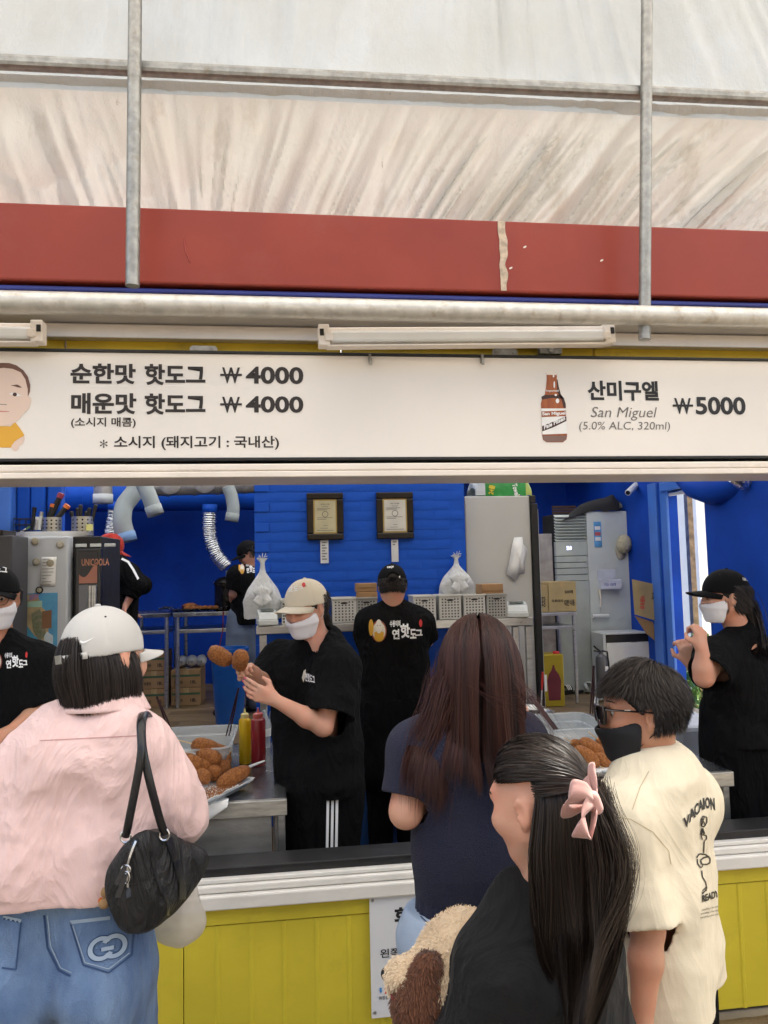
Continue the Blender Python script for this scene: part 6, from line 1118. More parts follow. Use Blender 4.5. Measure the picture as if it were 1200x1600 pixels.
def cap(par, c, Rm, s, m_, tilt=0, brim=True, strap_hole=True, strapm=None, brimlen=.072, dome=(.088, .108, .105), name='cap', sink=-.012, seam=True):
    "baseball cap around head frame"
    c = A(c); Rt = Rm@rotm((1, 0, 0), tilt); L = lambda x, y, z: c+Rt@(A([x, y, z])*s); S = SDF(); up_ = Rt@A([0, 0, 1]); S.e(L(0, -.008, .028), A(dome)*s, Rt, .01)
    if strap_hole: S.minus('c', L(0, -.14, .040+sink), L(0, -.07, .044+sink), .034*s, .034*s, k=.006)
    def w(P):
        q = (P-c)@Rt/s; a_ = np.arctan2(q[:, 0], q[:, 1]+.008); u = (a_/(math.pi/3)) % 1; u = np.minimum(u, 1-u); return (.0016*np.exp(-(u/.035)**2)*(q[:, 2] > .03)+.0022*vnoise(P*13+2)).astype(np.float32)
    cut = [(L(0, 0, .030+sink), -up_+Rt@A([0, .0, 0]))]
    VF = S.mesh(.004, 0, .0095, w, planes=cut, smooth=2); o = mk(name, VF, m_, par)
    g = G(); g.lathe([(.008*s, 0), (.007*s, .004*s), (0, .006*s)], L(0, -.008, .028+dome[2]-.001), 14, Rt); g.build('button', m_, o, smooth=50)
    for (ex, ey) in ((.045, .05), (-.045, .05), (.06, -.03), (-.06, -.03)):
        z = .028+dome[2]*math.sqrt(max(0, 1-(ex/dome[0])**2-(ey/dome[1])**2)); g = G(); g.lathe([(.0028*s, 0), (.0028*s, .0008), (0, .0008)], L(ex, ey-.008, z), 8, Rt@rotm((1, 0, 0), -.55*np.sign(ey))@rotm((0, 1, 0), .6*np.sign(ex))); g.build('eyelet', M_dark if m_ is not M_dark else m_, o)
    if strap_hole:   # strap across the opening
        n = 14; Q = []
        for t in np.linspace(-1, 1, n): a_ = t*.62; Q.append([L(dome[0]*(1.0+.02*math.cos(a_*2.5))*math.sin(a_), -.008-dome[1]*(1.0+.08*math.cos(a_*2.5)**2)*math.cos(a_), z) for z in (.031+sink, .047+sink)])
        g = G(); g.grid(A(Q)); g.build('strap', strapm or m_, o, smooth=60, solid=.003)
        g = G(); g.obox(L(-.012, -.008-dome[1]*1.11, .039+sink), (.022*s, .004, .021*s), Rt); g.build('buckle', M_galv if strapm else m_, o, bevel=.001)
    if brim:
        n, m2 = 22, 9; P = np.zeros((n, m2, 3))
        for i in range(n):
            t = -1+2*i/(n-1); a_ = t*1.15
            for j in range(m2):
                v = j/(m2-1); bx_ = dome[0]*1.0*math.sin(a_); by_ = -.008+dome[1]*1.0*math.cos(a_); ox = bx_*(1-.10*v*abs(t)); oy = by_+v*brimlen*(1-abs(t)**3.2*.92)
                z = .034+sink-.030*(ox/.085)**2*(.4+.6*v)-.012*v; P[i, j] = L(ox, oy, z)
        g = G(); g.grid(P); b = g.build('brim', m_, o, smooth=70, solid=.004*s)
    return o, VF
def project(g2, bv, dirn, off=.0015, sub=.012):
    "project a flat mesh (G) on a surface along dirn"
    bm = bmesh.new(); V = np.vstack(g2.v); vs = [bm.verts.new(tuple(v)) for v in V]
    for f in g2.f:
        try: bm.faces.new([vs[i] for i in f])
        except ValueError: pass
    bmesh.ops.triangulate(bm, faces=bm.faces[:])
    for _ in range(5):
        es = [e for e in bm.edges if e.calc_length() > sub]
        if not es: break
        bmesh.ops.subdivide_edges(bm, edges=es, cuts=1); bmesh.ops.triangulate(bm, faces=[f for f in bm.faces if len(f.verts) > 3])
    o_ = Vector(tuple(CAM)); dead = []
    for v in bm.verts:
        d = (v.co-o_).normalized(); h = bv.ray_cast(o_, d)
        if h[0] is not None and (h[0]-v.co).length < .6: v.co = h[0]-d*off+h[1]*off*.5*(1 if h[1].dot(d) < 0 else -1)
        else: dead.append(v)
    bmesh.ops.delete(bm, geom=dead, context='VERTS')
    if not bm.faces: bm.free(); return None
    o = G(); bm.verts.index_update(); o.add([tuple(v.co) for v in bm.verts], [tuple(x.index for x in f.verts) for f in bm.faces]); bm.free(); return o
def decal(par, name, flat, bv, dirn, m_, off=.0015):
    p = project(flat, bv, dirn, off); return p.build(name, m_, par) if p else None
# ---------------- hands
def hand(S, wrist, d, n_, side, curl=(.3, .3, .35, .4), thumb=.4, s=1.0, spread=.06, k=.006, nails=None, par=None):
    "d: direction wrist->fingers, n_: palm normal (palm side), side: +1 thumb on cross(d,n)"
    d = nrm(d); n_ = nrm(A(n_)-d*(A(n_)@d)); x = np.cross(d, n_)*side; w = A(wrist)
    P = lambda a, b, c=0: w+(x*a+d*b+n_*c)*s
    S.c(w, P(.0, .02), .024*s, .026*s, .012, n_, 1.25)
    for a in (-.024, -.008, .010, .026): S.c(P(a*.5, .02), P(a, .078 if abs(a) < .02 else .072), .0155*s, .0125*s, .010)
    S.c(P(.018, .018, .006), P(.030, .045, .010), .018*s, .013*s, .012)
    tips = []
    for i, (a, L_) in enumerate(((.028, .070), (.010, .078), (-.009, .072), (-.026, .058))):
        p = P(a, .080-.006*(i == 3)-.002*(i == 0)); cu = curl[i]; dd = nrm(d+x*spread*(1.5-i)); ang = cu*.6; seg = (.45, .30, .25); r0 = .0090 if i < 3 else .0078
        for j in range(3):
            e = dd*math.cos(ang)+n_*math.sin(ang); q = p+e*L_*seg[j]*s; S.c(p, q, (r0-.0008*j)*s, (r0-.0008*(j+1))*s, k); p = q; last = e; ang += cu*(1.1 if j == 0 else .8)
        tips.append((p, last))
        if par is not None: gg = G(); nn = nrm(np.cross(last, np.cross(n_, last))); gg.ell(p-nn*.0045*s+last*.001, A([.0052, .0072, .0022])*s, np.column_stack([np.cross(last, nn), last, nn]), 10, 6); gg.build('fingernail', nails or M_lip, par, smooth=60)
    b = P(.030, .030, .010); e1 = nrm(x*.75+d*.7+n_*.25+n_*thumb*.5); q = b+e1*.036*s; S.c(b, q, .0125*s, .0105*s, .008); e2 = nrm(x*(.35-thumb*.9)+d*.9+n_*thumb*.7); S.c(q, q+e2*.028*s, .0102*s, .0082*s, k)
    return tips
# ---------------- generic body
def body_joints(base, yaw, H, lean=0., shw=.165):
    "local frame: +y is where the body faces"
    T = rz(yaw); s = H/1.65; b = A(base, float)
    J = {}; W_ = lambda x, y, z: b+T@A([x*s, y*s+lean*(z-.9), z*s])
    J['T'] = T; J['s'] = s; J['hipL'] = W_(-.085, 0, .90); J['hipR'] = W_(.085, 0, .90); J['waist'] = W_(0, 0, 1.03); J['chest'] = W_(0, .01, 1.22)
    J['shL'] = W_(-shw, 0, 1.345); J['shR'] = W_(shw, 0, 1.345); J['neck'] = W_(0, -.005, 1.38); J['head'] = W_(0, .02, 1.545); J['W'] = W_
    return J
def torso(S, J, f=1.0, k=.05, belly=0.0, width=1.0):
    s = J['s']*f; W_ = J['W']; y = J['T']@A([0, 1, 0]); x = width
    for q in (-1, 1):
        S.c(W_(.085*q*x, 0, 1.24), W_(.075*q*x, 0, 1.05), .098*s, .085*s, k, y, 1.12); S.c(W_(.075*q*x, 0, 1.05), W_(.085*q*x, 0, .90), .085*s, .098*s, k, y, 1.05)
        S.c(W_(.03*q, -.005, 1.395), W_(.150*q, 0, 1.345), .045*s, .052*s, .04)
    S.c(W_(-.10*x, .0, 1.30), W_(.10*x, .0, 1.30), .075*s, .075*s, k, y, 1.05)
    if belly: S.e(W_(0, .05, 1.02), A([.13, .10+belly, .14])*s, J['T'], .05)
def arm(S, sh, el, wr, s=1., k=.03, thick=1.):
    S.c(sh, el, .050*s*thick, .038*s*thick, k); S.c(el, A(el)+(A(wr)-A(el))*.35, .037*s*thick, .038*s*thick, .02); S.c(A(el)+(A(wr)-A(el))*.35, wr, .038*s*thick, .024*s, .02, )
def neckp(S, J, headc, Rm, s=1.): S.c(A(J['neck'])-A([0, 0, .03]), A(headc)+Rm@A([0, -.02, -.06])*s, .058*s, .054*s, .03)
def sleeves(S, sh, el, t, r0, r1, k=.035): e = A(sh)+(A(el)-A(sh))*t; S.c(A(sh), e, r0, r1, k, None, 1., True)
def legs(S, J, foot, r0=.098, r1=.085, r2=.075, k=.03, base=None, knees=None):
    W_ = J['W']
    for q, side in ((-1, 'hipL'), (1, 'hipR')):
        f_ = A(foot[0 if q < 0 else 1]); h = J[side]; kn = (h+f_)/2+A([0, 0, .02]) if knees is None else A(knees[0 if q < 0 else 1]); S.c(h, kn, r0, r1, k); S.c(kn, f_, r1, r2, .02)
    S.c(J['hipL'], J['hipR'], r0*1.0, None, .05)
def shoe(par, p, yaw, m_=None, s=1.):
    S = SDF(); T = rz(yaw); p = A(p); L = lambda x, y, z: p+T@A([x, y, z])*s; S.c(L(0, -.05, .045), L(0, .0, .05), .038*s, .04*s, .02); S.c(L(0, 0, .04), L(0, .14, .028), .038*s, .030*s, .02); mk('shoe', S.mesh(.008, planes=[(L(0, 0, .003), (0, 0, -1))]), m_ or M_blk, par)
def ellroots(c, r, Rm, n, cond, seed):
    rg = np.random.default_rng(seed); d = rg.normal(size=(n*9, 3)); d /= np.linalg.norm(d, axis=1)[:, None]; d = d[cond(d)][:n]; P = (d*A(r))@Rm.T+A(c); N_ = (d/A(r))@Rm.T; N_ /= np.linalg.norm(N_, axis=1)[:, None]; return P, N_, d
def headhair(c, Rm, s, n, length, m_, par, cond, crown=(0, -.5, .86), grav=.10, lift=.25, rad=.0013, seed=1, shade=(.0, 1.), grow_noise=.12, nseg=9, extra=None, base=True, R0=(.078, .098, .099), basecut=None, coll=None, wav=None, lvar=.3, endz=None):
    c0 = A(c)+Rm@(A([0, -.012, .022])*s); r = A(R0)*s; P, N_, d = ellroots(c0, r, Rm, n, cond, seed); cr = nrm(crown); w = cr-d*(d@cr)[:, None]; w = -w/(np.linalg.norm(w, axis=1)[:, None]+1e-6); w = w@Rm.T
    rg = np.random.default_rng(seed+5); D_ = w+N_*lift+rg.normal(size=w.shape)*.12; D_ /= np.linalg.norm(D_, axis=1)[:, None]
    ln = length(d) if callable(length) else np.full(len(d), length); ln = (np.clip((P[:, 2]-endz)*1.08+.015, .02, .3) if endz is not None else ln)*(1-lvar*rg.random(len(ln)))
    G_ = grow(P, D_, ln, nseg, grav, [(c0, r, Rm)]+(coll or []), grow_noise, seed, wav=wav); parts = []
    if base:
        S = SDF(); S.e(c0, r*1.0, Rm, .01); pl = basecut(c0, Rm, s) if basecut else [(c0+Rm@A([0, .055, 0])*s, Rm@A([0, 1, -.5])), (c0+Rm@A([0, 0, -.055])*s, Rm@A([0, .3, -1]))]
        v, f = S.mesh(.006, 0, 0, None, planes=pl); parts.append((v, f, np.full(len(v), .05)))
    sh = shade[0]+(shade[1]-shade[0])*rg.random(len(P))**1.5; parts.append(strands(G_, rad*s, sh, c0)); return hair_obj(parts, m_, par)
# the shop emblem printed on the shirts: round face badge and lettering
def emblem(par, o, U, V, bv, dirn, text=True, badge=True):
    "o lower left, U width vector, V height vector of the whole print (aspect about 3.3:1)"
    U = A(U); V = A(V); o = A(o); un = U/3.3
    if badge:
        for pts, m_, l in ((circ(.5, .45, .47, .47), mat('emblem_rust', (.30, .07, .03), .6, var=0), .0012), (circ(.5, .45, .40, .40), mat('emblem_cream', (.62, .58, .48), .6, var=0), .0019), ([(.22, .12), (.38, .02), (.62, .02), (.78, .12), (.8, .4), (.6, .48), (.4, .48), (.2, .4)], mat('emblem_orange', (.62, .33, .03), .6, var=0), .0025), (circ(.5, .66, .2, .3), mat('emblem_face', (.66, .62, .54), .6, var=0), .0031), (circ(.02, .62, .15, .36), mat('emblem_orange', 0), .0026)):
            g = G(); poly_g(g, pts, o, un, V); decal(par, 'emblem', g, bv, dirn, m_, l)
        for ex in (.42, .58): g = G(); poly_g(g, circ(ex, .7, .035, .02, 8), o, un, V); decal(par, 'emblem', g, bv, dirn, M_ink, .0037)
    if text:
        g = G(); textbox(g, '수몽이의', o+U*.36+V*.62, U*.2, V*.28, .03); decal(par, 'lettering', g, bv, dirn, M_whink, .0015)
        for tx, a, b, v0, v1 in (('연', .40, .54, .08, .52), ('핫', .56, .74, .12, .74), ('도', .74, .86, .08, .50), ('그', .84, .98, .2, .46)):
            g = G(); textbox(g, tx, o+U*a+V*v0, U*(b-a), V*(v1-v0), .04); decal(par, 'lettering', g, bv, dirn, M_whink, .0015)
        g = G(); poly_g(g, circ(.95, .74, .03, .17, 12), o, U, V); decal(par, 'emblem', g, bv, dirn, M_redink, .0016)
# ================================================================ people
PEOPLE = []
import time as _time
_t0 = _time.time()
def stamp(n): pass
# ---- A: woman in pink shirt and white cap, from behind
def woman_pink():
    Y = 1.78; c = PY(118, 1500, Y); base = A([c[0], Y, 0]); H = 1.60
    t = thing('person', 'person seen from behind in a pale pink shirt, blue jeans and off-white cap', 'person', base)
    J = body_joints(base, R(-6), H, 0.0); hc = PY(166, 1028, Y+.02); hR = headframe(hc, R(-38), R(-8), R(-9)); s = .93
    M_pink = cloth('pink_poplin', (.76, .54, .515), bump=.1, bs=260, rough=.7, var=.03, wrink=.34, wsc=4.5)
    elR = PY(276, 1268, Y+.05); wrR = elR+A([-.12, .17, .04]); elL = PY(-35, 1290, Y+.02); wrL = elL+A([.10, .20, .05]); J['shR'] = PY(222, 1168, Y); J['shL'] = PY(42, 1185, Y)
    S = SDF(); head_prims(S, hc, hR, s); J['neck'] = PY(160, 1105, Y+.02); S.c(PY(158, 1120, Y+.01), hc+hR@A([0, -.02, -.06]), .058, .052, .03); S.c(PY(140, 1190, Y), PY(105, 1330, Y), .06, .06, .04)
    arm(S, J['shR'], elR, wrR); arm(S, J['shL'], elL, wrL); hand(S, wrR, (-.3, .8, .1), (0, 0, -1), 1); hand(S, wrL, (.3, .8, .1), (0, 0, -1), -1)
    mk('body', S.mesh(.008), M_skin, t); face_bits(t, hc, hR, s)
    S = SDF(); T = J['T']; y = T@A([0, 1, 0])
    top = PY(140, 1170, Y); bot = PY(95, 1400, Y)
    for q in (-1, 1):
        S.c(PY(137+q*44, 1186, Y), PY(105+q*58, 1345, Y), .092, .118, .06, y, 1.0); S.c(PY(105+q*58, 1345, Y), PY(97+q*56, 1412, Y), .118, .112, .05, y, 1.02)
        S.c(PY(155+q*24, 1122, Y+.01), J['shR' if q > 0 else 'shL']+A([0, 0, -.02]), .044, .056, .06)
    S.c(PY(137-38, 1172, Y-.01), PY(137+40, 1168, Y-.01), .082, None, .06)
    for sh, el, wr in ((J['shR'], elR, wrR), (J['shL'], elL, wrL)):
        sh = A(sh)+A([0, 0, -.025]); S.c(sh, sh+(el-sh)*.6, .062, .070, .05); S.c(sh+(el-sh)*.6, el, .070, .068, .05); S.c(el, el+(wr-el)*.8, .070, .05, .03, None, 1., True)
    hz = PY(95, 1424, Y-.13)[2]
    fo = folds(2.2, .017, (8, 8, 3.2), yaw=.4); cr = crumple(1.3, .007)
    V = S.mesh(.0055, 0, .012, lambda P: fo(P)+cr(P), cutz=hz); sh_ = mk('shirt', V, M_pink, t)
    bv = bvh(V)
    # collar band
    S = SDF(); cc = PY(160, 1104, Y+.02); 
    nsg = 26; P = np.zeros((nsg, 8, 3)); 
    for i in range(nsg):
        a_ = R(-215+250*i/(nsg-1)); 
        for j in range(8): v = j/7; rr = .078+.018*v*1.2+.004*math.sin(a_*3); P[i, j] = cc+A([rr*math.cos(a_)*1.05, rr*math.sin(a_)*.9-.0, .035-.045*v-.012*math.sin(a_)])
    g = G(); g.grid(P); g.build('collar', M_pink, t, smooth=70, solid=.003)
    # yoke seam and hem ribbing
    g = G(); f1 = PY(62, 1158, Y-.2); f2 = PY(220, 1150, Y-.2); poly_g(g, [(0, 0), (1, 0), (1, .0018), (0, .0018)], f1, f2-f1, (0, 0, 1)); decal(sh_, 'yoke_seam', g, bv, (0, 1, 0), mat('pink_seam', (.52, .28, .27), .9), .0008)
    # jeans
    M_jean = mat('blue_denim', (.05, .11, .26), .85, var=.3, vs=9, bump=.6, bs=600, stretch=(1, 1, .5), col2=(.24, .36, .55), det=9, sheen=.1, wrink=.5, wsc=3)
    S = SDF(); wc = A([PY(100, 1450, Y)[0], Y, 0]); fy = .02
    z0 = hz
    for q in (-1, 1):
        h_ = A([wc[0]+q*.092, Y-.0, .87]); S.c(A([wc[0]+q*.075, Y, z0+.02]), h_, .092, .112, .05, (0, 1, 0), 1.0); S.e(h_+A([q*.004, -.062, -.02]), (.086, .080, .105), None, .03); S.c(h_, A([wc[0]+q*.122, Y+.02, .45]), .104, .085, .012); S.c(A([wc[0]+q*.105, Y+.02, .45]), A([wc[0]+q*.115, Y, .09]), .085, .078, .02)
    def wj(P):
        rz_ = np.exp(-((P[:, 2]-.76)/.05)**2); return (folds(4.4, .006, (5, 5, 12))(P)*(.5+rz_*1.6)+.0).astype(np.float32)
    V = S.mesh(.006, 0, 0, wj, planes=[((0, 0, z0+.03), (0, 0, 1)), ((0, 0, .03), (0, 0, -1))]); jn = mk('jeans', V, M_jean, t); bj = bvh(V)
    M_st = mat('denim_seam', (.03, .06, .14), .9); M_thr = mat('denim_pale_edge', (.30, .38, .48), .9)
    def jl(pts, w_, m_, nm='seam', par=None):
        for i in range(len(pts)-1):
            a, b = PY(*pts[i], Y-.15), PY(*pts[i+1], Y-.15); d = nrm(b-a); n_ = A([-d[2], 0, d[0]])*w_; g = G(); g.add([a-n_, b-n_, b+n_, a+n_], [(0, 1, 2, 3)]); decal(par or jn, nm, g, bj, (.02, 1, 0), m_, .0016)
    for x0_, mir in ((0, 1),):
        pk = [(110, 1440), (173, 1433)] 
        o = [(110, 1441), (130, 1508), (170, 1520), (206, 1492), (210, 1440)]
        jl([(110, 1441), (172, 1434)], .0035, M_thr, 'pocket_edge'); jl(o[:4]+[(210, 1445)], .0016, M_st, 'pocket_stitch'); jl([(114, 1446), (133, 1504), (170, 1514), (202, 1489)], .001, M_thr, 'pocket_stitch')
        jl([(5, 1435), (33, 1441), (25, 1515), (3, 1512)], .0016, M_st, 'pocket_stitch'); jl([(5, 1433), (33, 1439)], .0035, M_thr, 'pocket_edge')
    jl([(69, 1430), (74, 1480), (92, 1516), (110, 1525)], .0022, M_st); jl([(74, 1430), (79, 1478), (95, 1512), (112, 1520)], .001, M_thr)
    # embroidered interlocked double letter emblem on the pocket
    eo = PY(168, 1480, Y-.15); k = Y/F
    def ring(cx_, a0, a1, r1, r0, m_, l, cy=0):
        g = G(); n = 26; an = np.radians(np.linspace(a0, a1, n)); o1 = [(cx_+r1*math.cos(a), cy+r1*math.sin(a)*.92) for a in an]; o2 = [(cx_+r0*math.cos(a), cy+r0*math.sin(a)*.92) for a in an]; v = A(o1+o2)*k; g.add(eo+v[:, :1]*A([1, 0, .12])+v[:, 1:]*A([0, 0, 1]), [(i, i+1, n+i+1, n+i) for i in range(n-1)]); decal(jn, 'pocket_emblem', g, bj, (.02, 1, 0), m_, l)
    for m_, l, e in ((M_st, .0018, 1.3), (M_thr, .0026, 0)):
        ring(-8, 40, 330, 17+e, 11-e, m_, l); ring(8, -140, 150, 17+e, 11-e, m_, l)
        g = G(); poly_g(g, [(A(q)*k).tolist() for q in ([-8-e, -6+e], [8+e, -6+e], [8+e, -1-e], [-8-e, -1-e])], eo+A([0, 0, 2*k]), (1, 0, .12), (0, 0, 1)); decal(jn, 'pocket_emblem', g, bj, (.02, 1, 0), m_, l)
    for q in (-1, 1): shoe(t, (wc[0]+q*.115, Y, 0), 0, M_wplast)
    # hair: short bob below the cap
    M_h = hairmat('black_hair', (.010, .008, .008), (.045, .034, .030))
    cond = lambda d: ((d[:, 2] < -.12) | ((d[:, 1] < -.88) & (d[:, 2] < .38))) & (d[:, 1] < .45) & (d[:, 2] > -.75)
    headhair(hc, hR, s, 14000, .1, M_h, t, cond, crown=(0, -.3, .95), grav=.6, lift=.0, rad=.0008, seed=11, nseg=10, grow_noise=.10, endz=hc[2]-.098, lvar=.22, R0=(.078, .098, .099), wav=lambda p, u: (A(hc)+A([0, 0, -.1])-p)*A([2.2, 2.2, 0])*(u > .45))
    M_cap = cloth('off_white_twill', (.52, .51, .485), bump=.1, bs=500, rough=.8, var=.01, wrink=0)
    o, VF = cap(t, hc, hR, s, M_cap, tilt=R(9), strapm=M_cap, dome=(.088, .106, .104), brimlen=.07, sink=-.026)
    bc = bvh(VF); L = lambda x, y, z: A(hc)+hR@rotm((1, 0, 0), R(9))@(A([x, y, z])*s)
    g = G(); sw = [(0, .35), (.1, .12), (.22, 0), (.4, .05), (1, .75), (.45, .32), (.28, .26), (.17, .34), (.1, .5)]; o_ = PY(124, 1006, Y-.25); v = A(sw); g.add(o_+v[:, :1]*A([.030, 0, .003])+v[:, 1:]*A([0, 0, .013]), [tuple(range(len(sw)))]); decal(o, 'stitched_mark', g, bc, (.0, 1, 0), M_whink, .002)
    return t, J, elR, bv
tA, JA, elA, bvA = woman_pink(); stamp('A')
# ---- handbag, over the shoulder
def handbag():
    Yb = 1.62; c = PY(240, 1370, Yb); t = thing('handbag', 'black bowling style shoulder bag with silver zip hanging from the pink shirt', 'handbag', c); M_bag = mat('black_nylon', (.010, .010, .011), .5, bump=.25, bs=350, var=.2, wrink=.5, wsc=9); M_lth = mat('black_leather_trim', (.010, .010, .012), .3, bump=.1, bs=80)
    r1 = [(226, 1290), (206, 1304), (184, 1324), (166, 1346), (161, 1374), (165, 1408), (174, 1444), (192, 1460), (216, 1461), (240, 1454), (256, 1436), (263, 1412), (256, 1380), (246, 1350), (242, 1318), (240, 1296)]
    r2 = [(262, 1299), (245, 1304), (225, 1318), (205, 1338), (200, 1370), (205, 1405), (215, 1435), (228, 1448), (246, 1450), (264, 1440), (285, 1418), (298, 1394), (298, 1370), (292, 1345), (284, 1322), (276, 1304)]
    r3 = [(292, 1318), (284, 1322), (278, 1330), (270, 1342), (268, 1358), (270, 1375), (276, 1388), (286, 1396), (298, 1392), (308, 1382), (318, 1368), (325, 1352), (325, 1340), (320, 1330), (312, 1324), (302, 1319)]
    q1, q2, q3 = (A([PY(x, y, Yb+dy) for x, y in r_]) for r_, dy in ((r1, -.01), (r2, .09), (r3, .17))); rings = []
    for sc_, off in ((.35, -.022), (.75, -.016), (.95, -.006), (1, .004)): c_ = q1.mean(0); rings.append(c_+(q1-c_)*sc_+A([0, off, 0]))
    for t_ in np.linspace(.12, 1, 9): rings.append((q1*(1-t_)*(1-2*t_)+4*q2*t_*(1-t_)+q3*t_*(2*t_-1)))
    c_ = q3.mean(0); rings.append(c_+(q3-c_)*.7+A([.01, .012, 0])); rings.append(c_+(q3-c_)*.2+A([.014, .016, 0]))
    P = A(rings); d_ = np.stack([vnoise(P*18+3), vnoise(P*18+9), vnoise(P*18+5)], -1)*.006; P = P+d_; n_ = 16; vv = P.reshape(-1, 3); ff = [(i_*n_+k, i_*n_+(k+1) % n_, (i_+1)*n_+(k+1) % n_, (i_+1)*n_+k) for i_ in range(len(P)-1) for k in range(n_)]
    vv = np.vstack([vv, P[0].mean(0)[None], P[-1].mean(0)[None]]); ff += [(len(vv)-2, (k+1) % n_, k, k) for k in range(0)]
    g = G(); g.add(vv, ff+[tuple(range(n_))[::-1], tuple((len(P)-1)*n_+k for k in range(n_))]); tmp = g.build('tmp', M_bag, None); tmp.modifiers.new('s', 'SUBSURF').levels = 2; dg = bpy.context.evaluated_depsgraph_get(); dg.update(); me = bpy.data.meshes.new_from_object(tmp.evaluated_get(dg)); bpy.data.objects.remove(tmp)
    V = (A([v.co[:] for v in me.vertices]), A([tuple(p_.vertices) for p_ in me.polygons if len(p_.vertices) == 4])); nn_ = A([v.normal[:] for v in me.vertices]); V = (V[0]+nn_*(ridge(V[0]*A([16, 16, 9])+2)*.0025+ridge(V[0]*34)*.0012)[:, None], V[1]); b = mk('body', V, M_bag, t); bb = bvh(V)
    def ln(pts, w_, m_, nm, off=.002, d=(0, 1, 0)):
        g = G(); Q = [PY(x, y, Yb-.2) for x, y in pts]
        for i in range(len(Q)-1): dd = nrm(Q[i+1]-Q[i]); n_ = A([-dd[2], 0, dd[0]])*w_; g.add([Q[i]-n_, Q[i+1]-n_, Q[i+1]+n_, Q[i]+n_], [(0, 1, 2, 3)])
        return decal(b, nm, g, bb, d, m_, off)
    ln([(213, 1312), (206, 1330), (199, 1350), (199, 1370), (200, 1390)], .0045, M_lth, 'zip_tape'); ln([(213, 1314), (206, 1331), (200, 1350), (199.5, 1368), (200, 1386)], .0018, mat('silver_zip', (.6, .6, .6), .25, 1), 'zip_teeth', .0035)
    ln([(236, 1330), (241, 1360), (252, 1390), (262, 1412), (262, 1430)], .0025, M_lth, 'piping', .003); ln([(180, 1390), (215, 1378), (243, 1370)], .0012, M_lth, 'seam', .0025); ln([(262, 1310), (275, 1345), (285, 1385), (284, 1405)], .006, M_lth, 'strap_panel', .003)
    for (a, b_, w_) in (((196, 1352), (181, 1382), .008), ((196, 1366), (184, 1402), .010), ((200, 1388), (202, 1402), .012)):
        g = G(); q0, q1 = PY(*a, Yb-.10), PY(*b_, Yb-.11); d = nrm(q1-q0); n_ = A([-d[2], 0, d[0]])*w_/2; g.add([q0-n_, q1-n_, q1+n_, q0+n_], [(0, 1, 2, 3)]); g.build('zip_pull', M_lth, t, solid=.004)
    g = G(); q = PY(197, 1358, Yb-.095); g.tube([q+A([.008*math.cos(a), -.002, .008*math.sin(a)]) for a in np.linspace(0, 6.3, 14)], .002, 6); g.tube([q+A([.006*math.cos(a)+.001, -.004, .011*math.sin(a)-.014]) for a in np.linspace(0, 6.3, 14)], .002, 6); g.build('zip_slider', mat('silver_zip', 0), t, smooth=50)
    shp = PY(226, 1118, Yb+.17)
    def strap(pts, r_): 
        Q = A(pts); u = np.linspace(0, len(Q)-1, 40); Q = np.column_stack([np.interp(u, range(len(Q)), Q[:, k]) for k in range(3)])
        for _ in range(4): Q[1:-1] = (Q[:-2]+2*Q[1:-1]+Q[2:])/4
        g = G(); g.tube(Q, r_, 12, flat=.7); return g.build('strap', M_lth, t, smooth=60)
    strap([PY(246, 1180, Yb+.24), PY(236, 1126, Yb+.17), PY(228, 1112, Yb+.10), PY(221, 1128, Yb+.02), PY(222, 1170, Yb+.0), PY(236, 1230, Yb-.01), PY(252, 1290, Yb+.01), PY(258, 1302, Yb+.02)], .0085)
    strap([PY(240, 1180, Yb+.24), PY(228, 1128, Yb+.17), PY(222, 1113, Yb+.10), PY(219, 1130, Yb+.02), PY(222, 1175, Yb-.015), PY(212, 1230, Yb-.02), PY(200, 1290, Yb-.02), PY(197, 1306, Yb)], .0085)
    for x, y, dy in ((257, 1303, .02), (197, 1306, 0)): g = G(); q = PY(x, y, Yb+dy); g.tube([q+A([.010*math.cos(a), -.004, .012*math.sin(a)]) for a in np.linspace(0, 6.3, 14)], .0025, 6); g.build('ring', mat('silver_zip', 0), t, smooth=50)
handbag()
def carrybag():
    Y = 1.95; t = thing('carrier_bag', 'thin translucent plastic carrier bag hanging behind the handbag', 'plastic bag', PY(280, 1440, Y)); q = SDF(); q.c(PY(290, 1395, Y), PY(282, 1438, Y), .03, .05, .04, (0, 1, 0), 1.6); q.c(PY(262, 1448, Y), PY(298, 1440, Y), .030, .028, .04, (0, 1, 0), 1.5)
    mk('bag', q.mesh(.006, 0, 0, lambda P: folds(9.1, .016, (9, 9, 3))(P)+crumple(5, .006)(P)), mat('thin_film_bag', (.66, .62, .56), .3, alpha=.62, bump=.4, bs=20), t)
    to = thing('orange_keyring', 'orange and brown trinket peeking out between the shirt and the handbag', 'trinket', PY(160, 1400, 1.66)); g = G(); g.ell(PY(157, 1398, 1.66), (.011, .011, .020), su=14, sv=9); g.build('ornament', M_or, to, smooth=60); g = G(); g.ell(PY(163, 1411, 1.655), (.012, .01, .012)); g.ell(PY(164, 1392, 1.655), (.011, .01, .013)); g.build('charm', M_card, to, smooth=60)
carrybag(); stamp('bag')
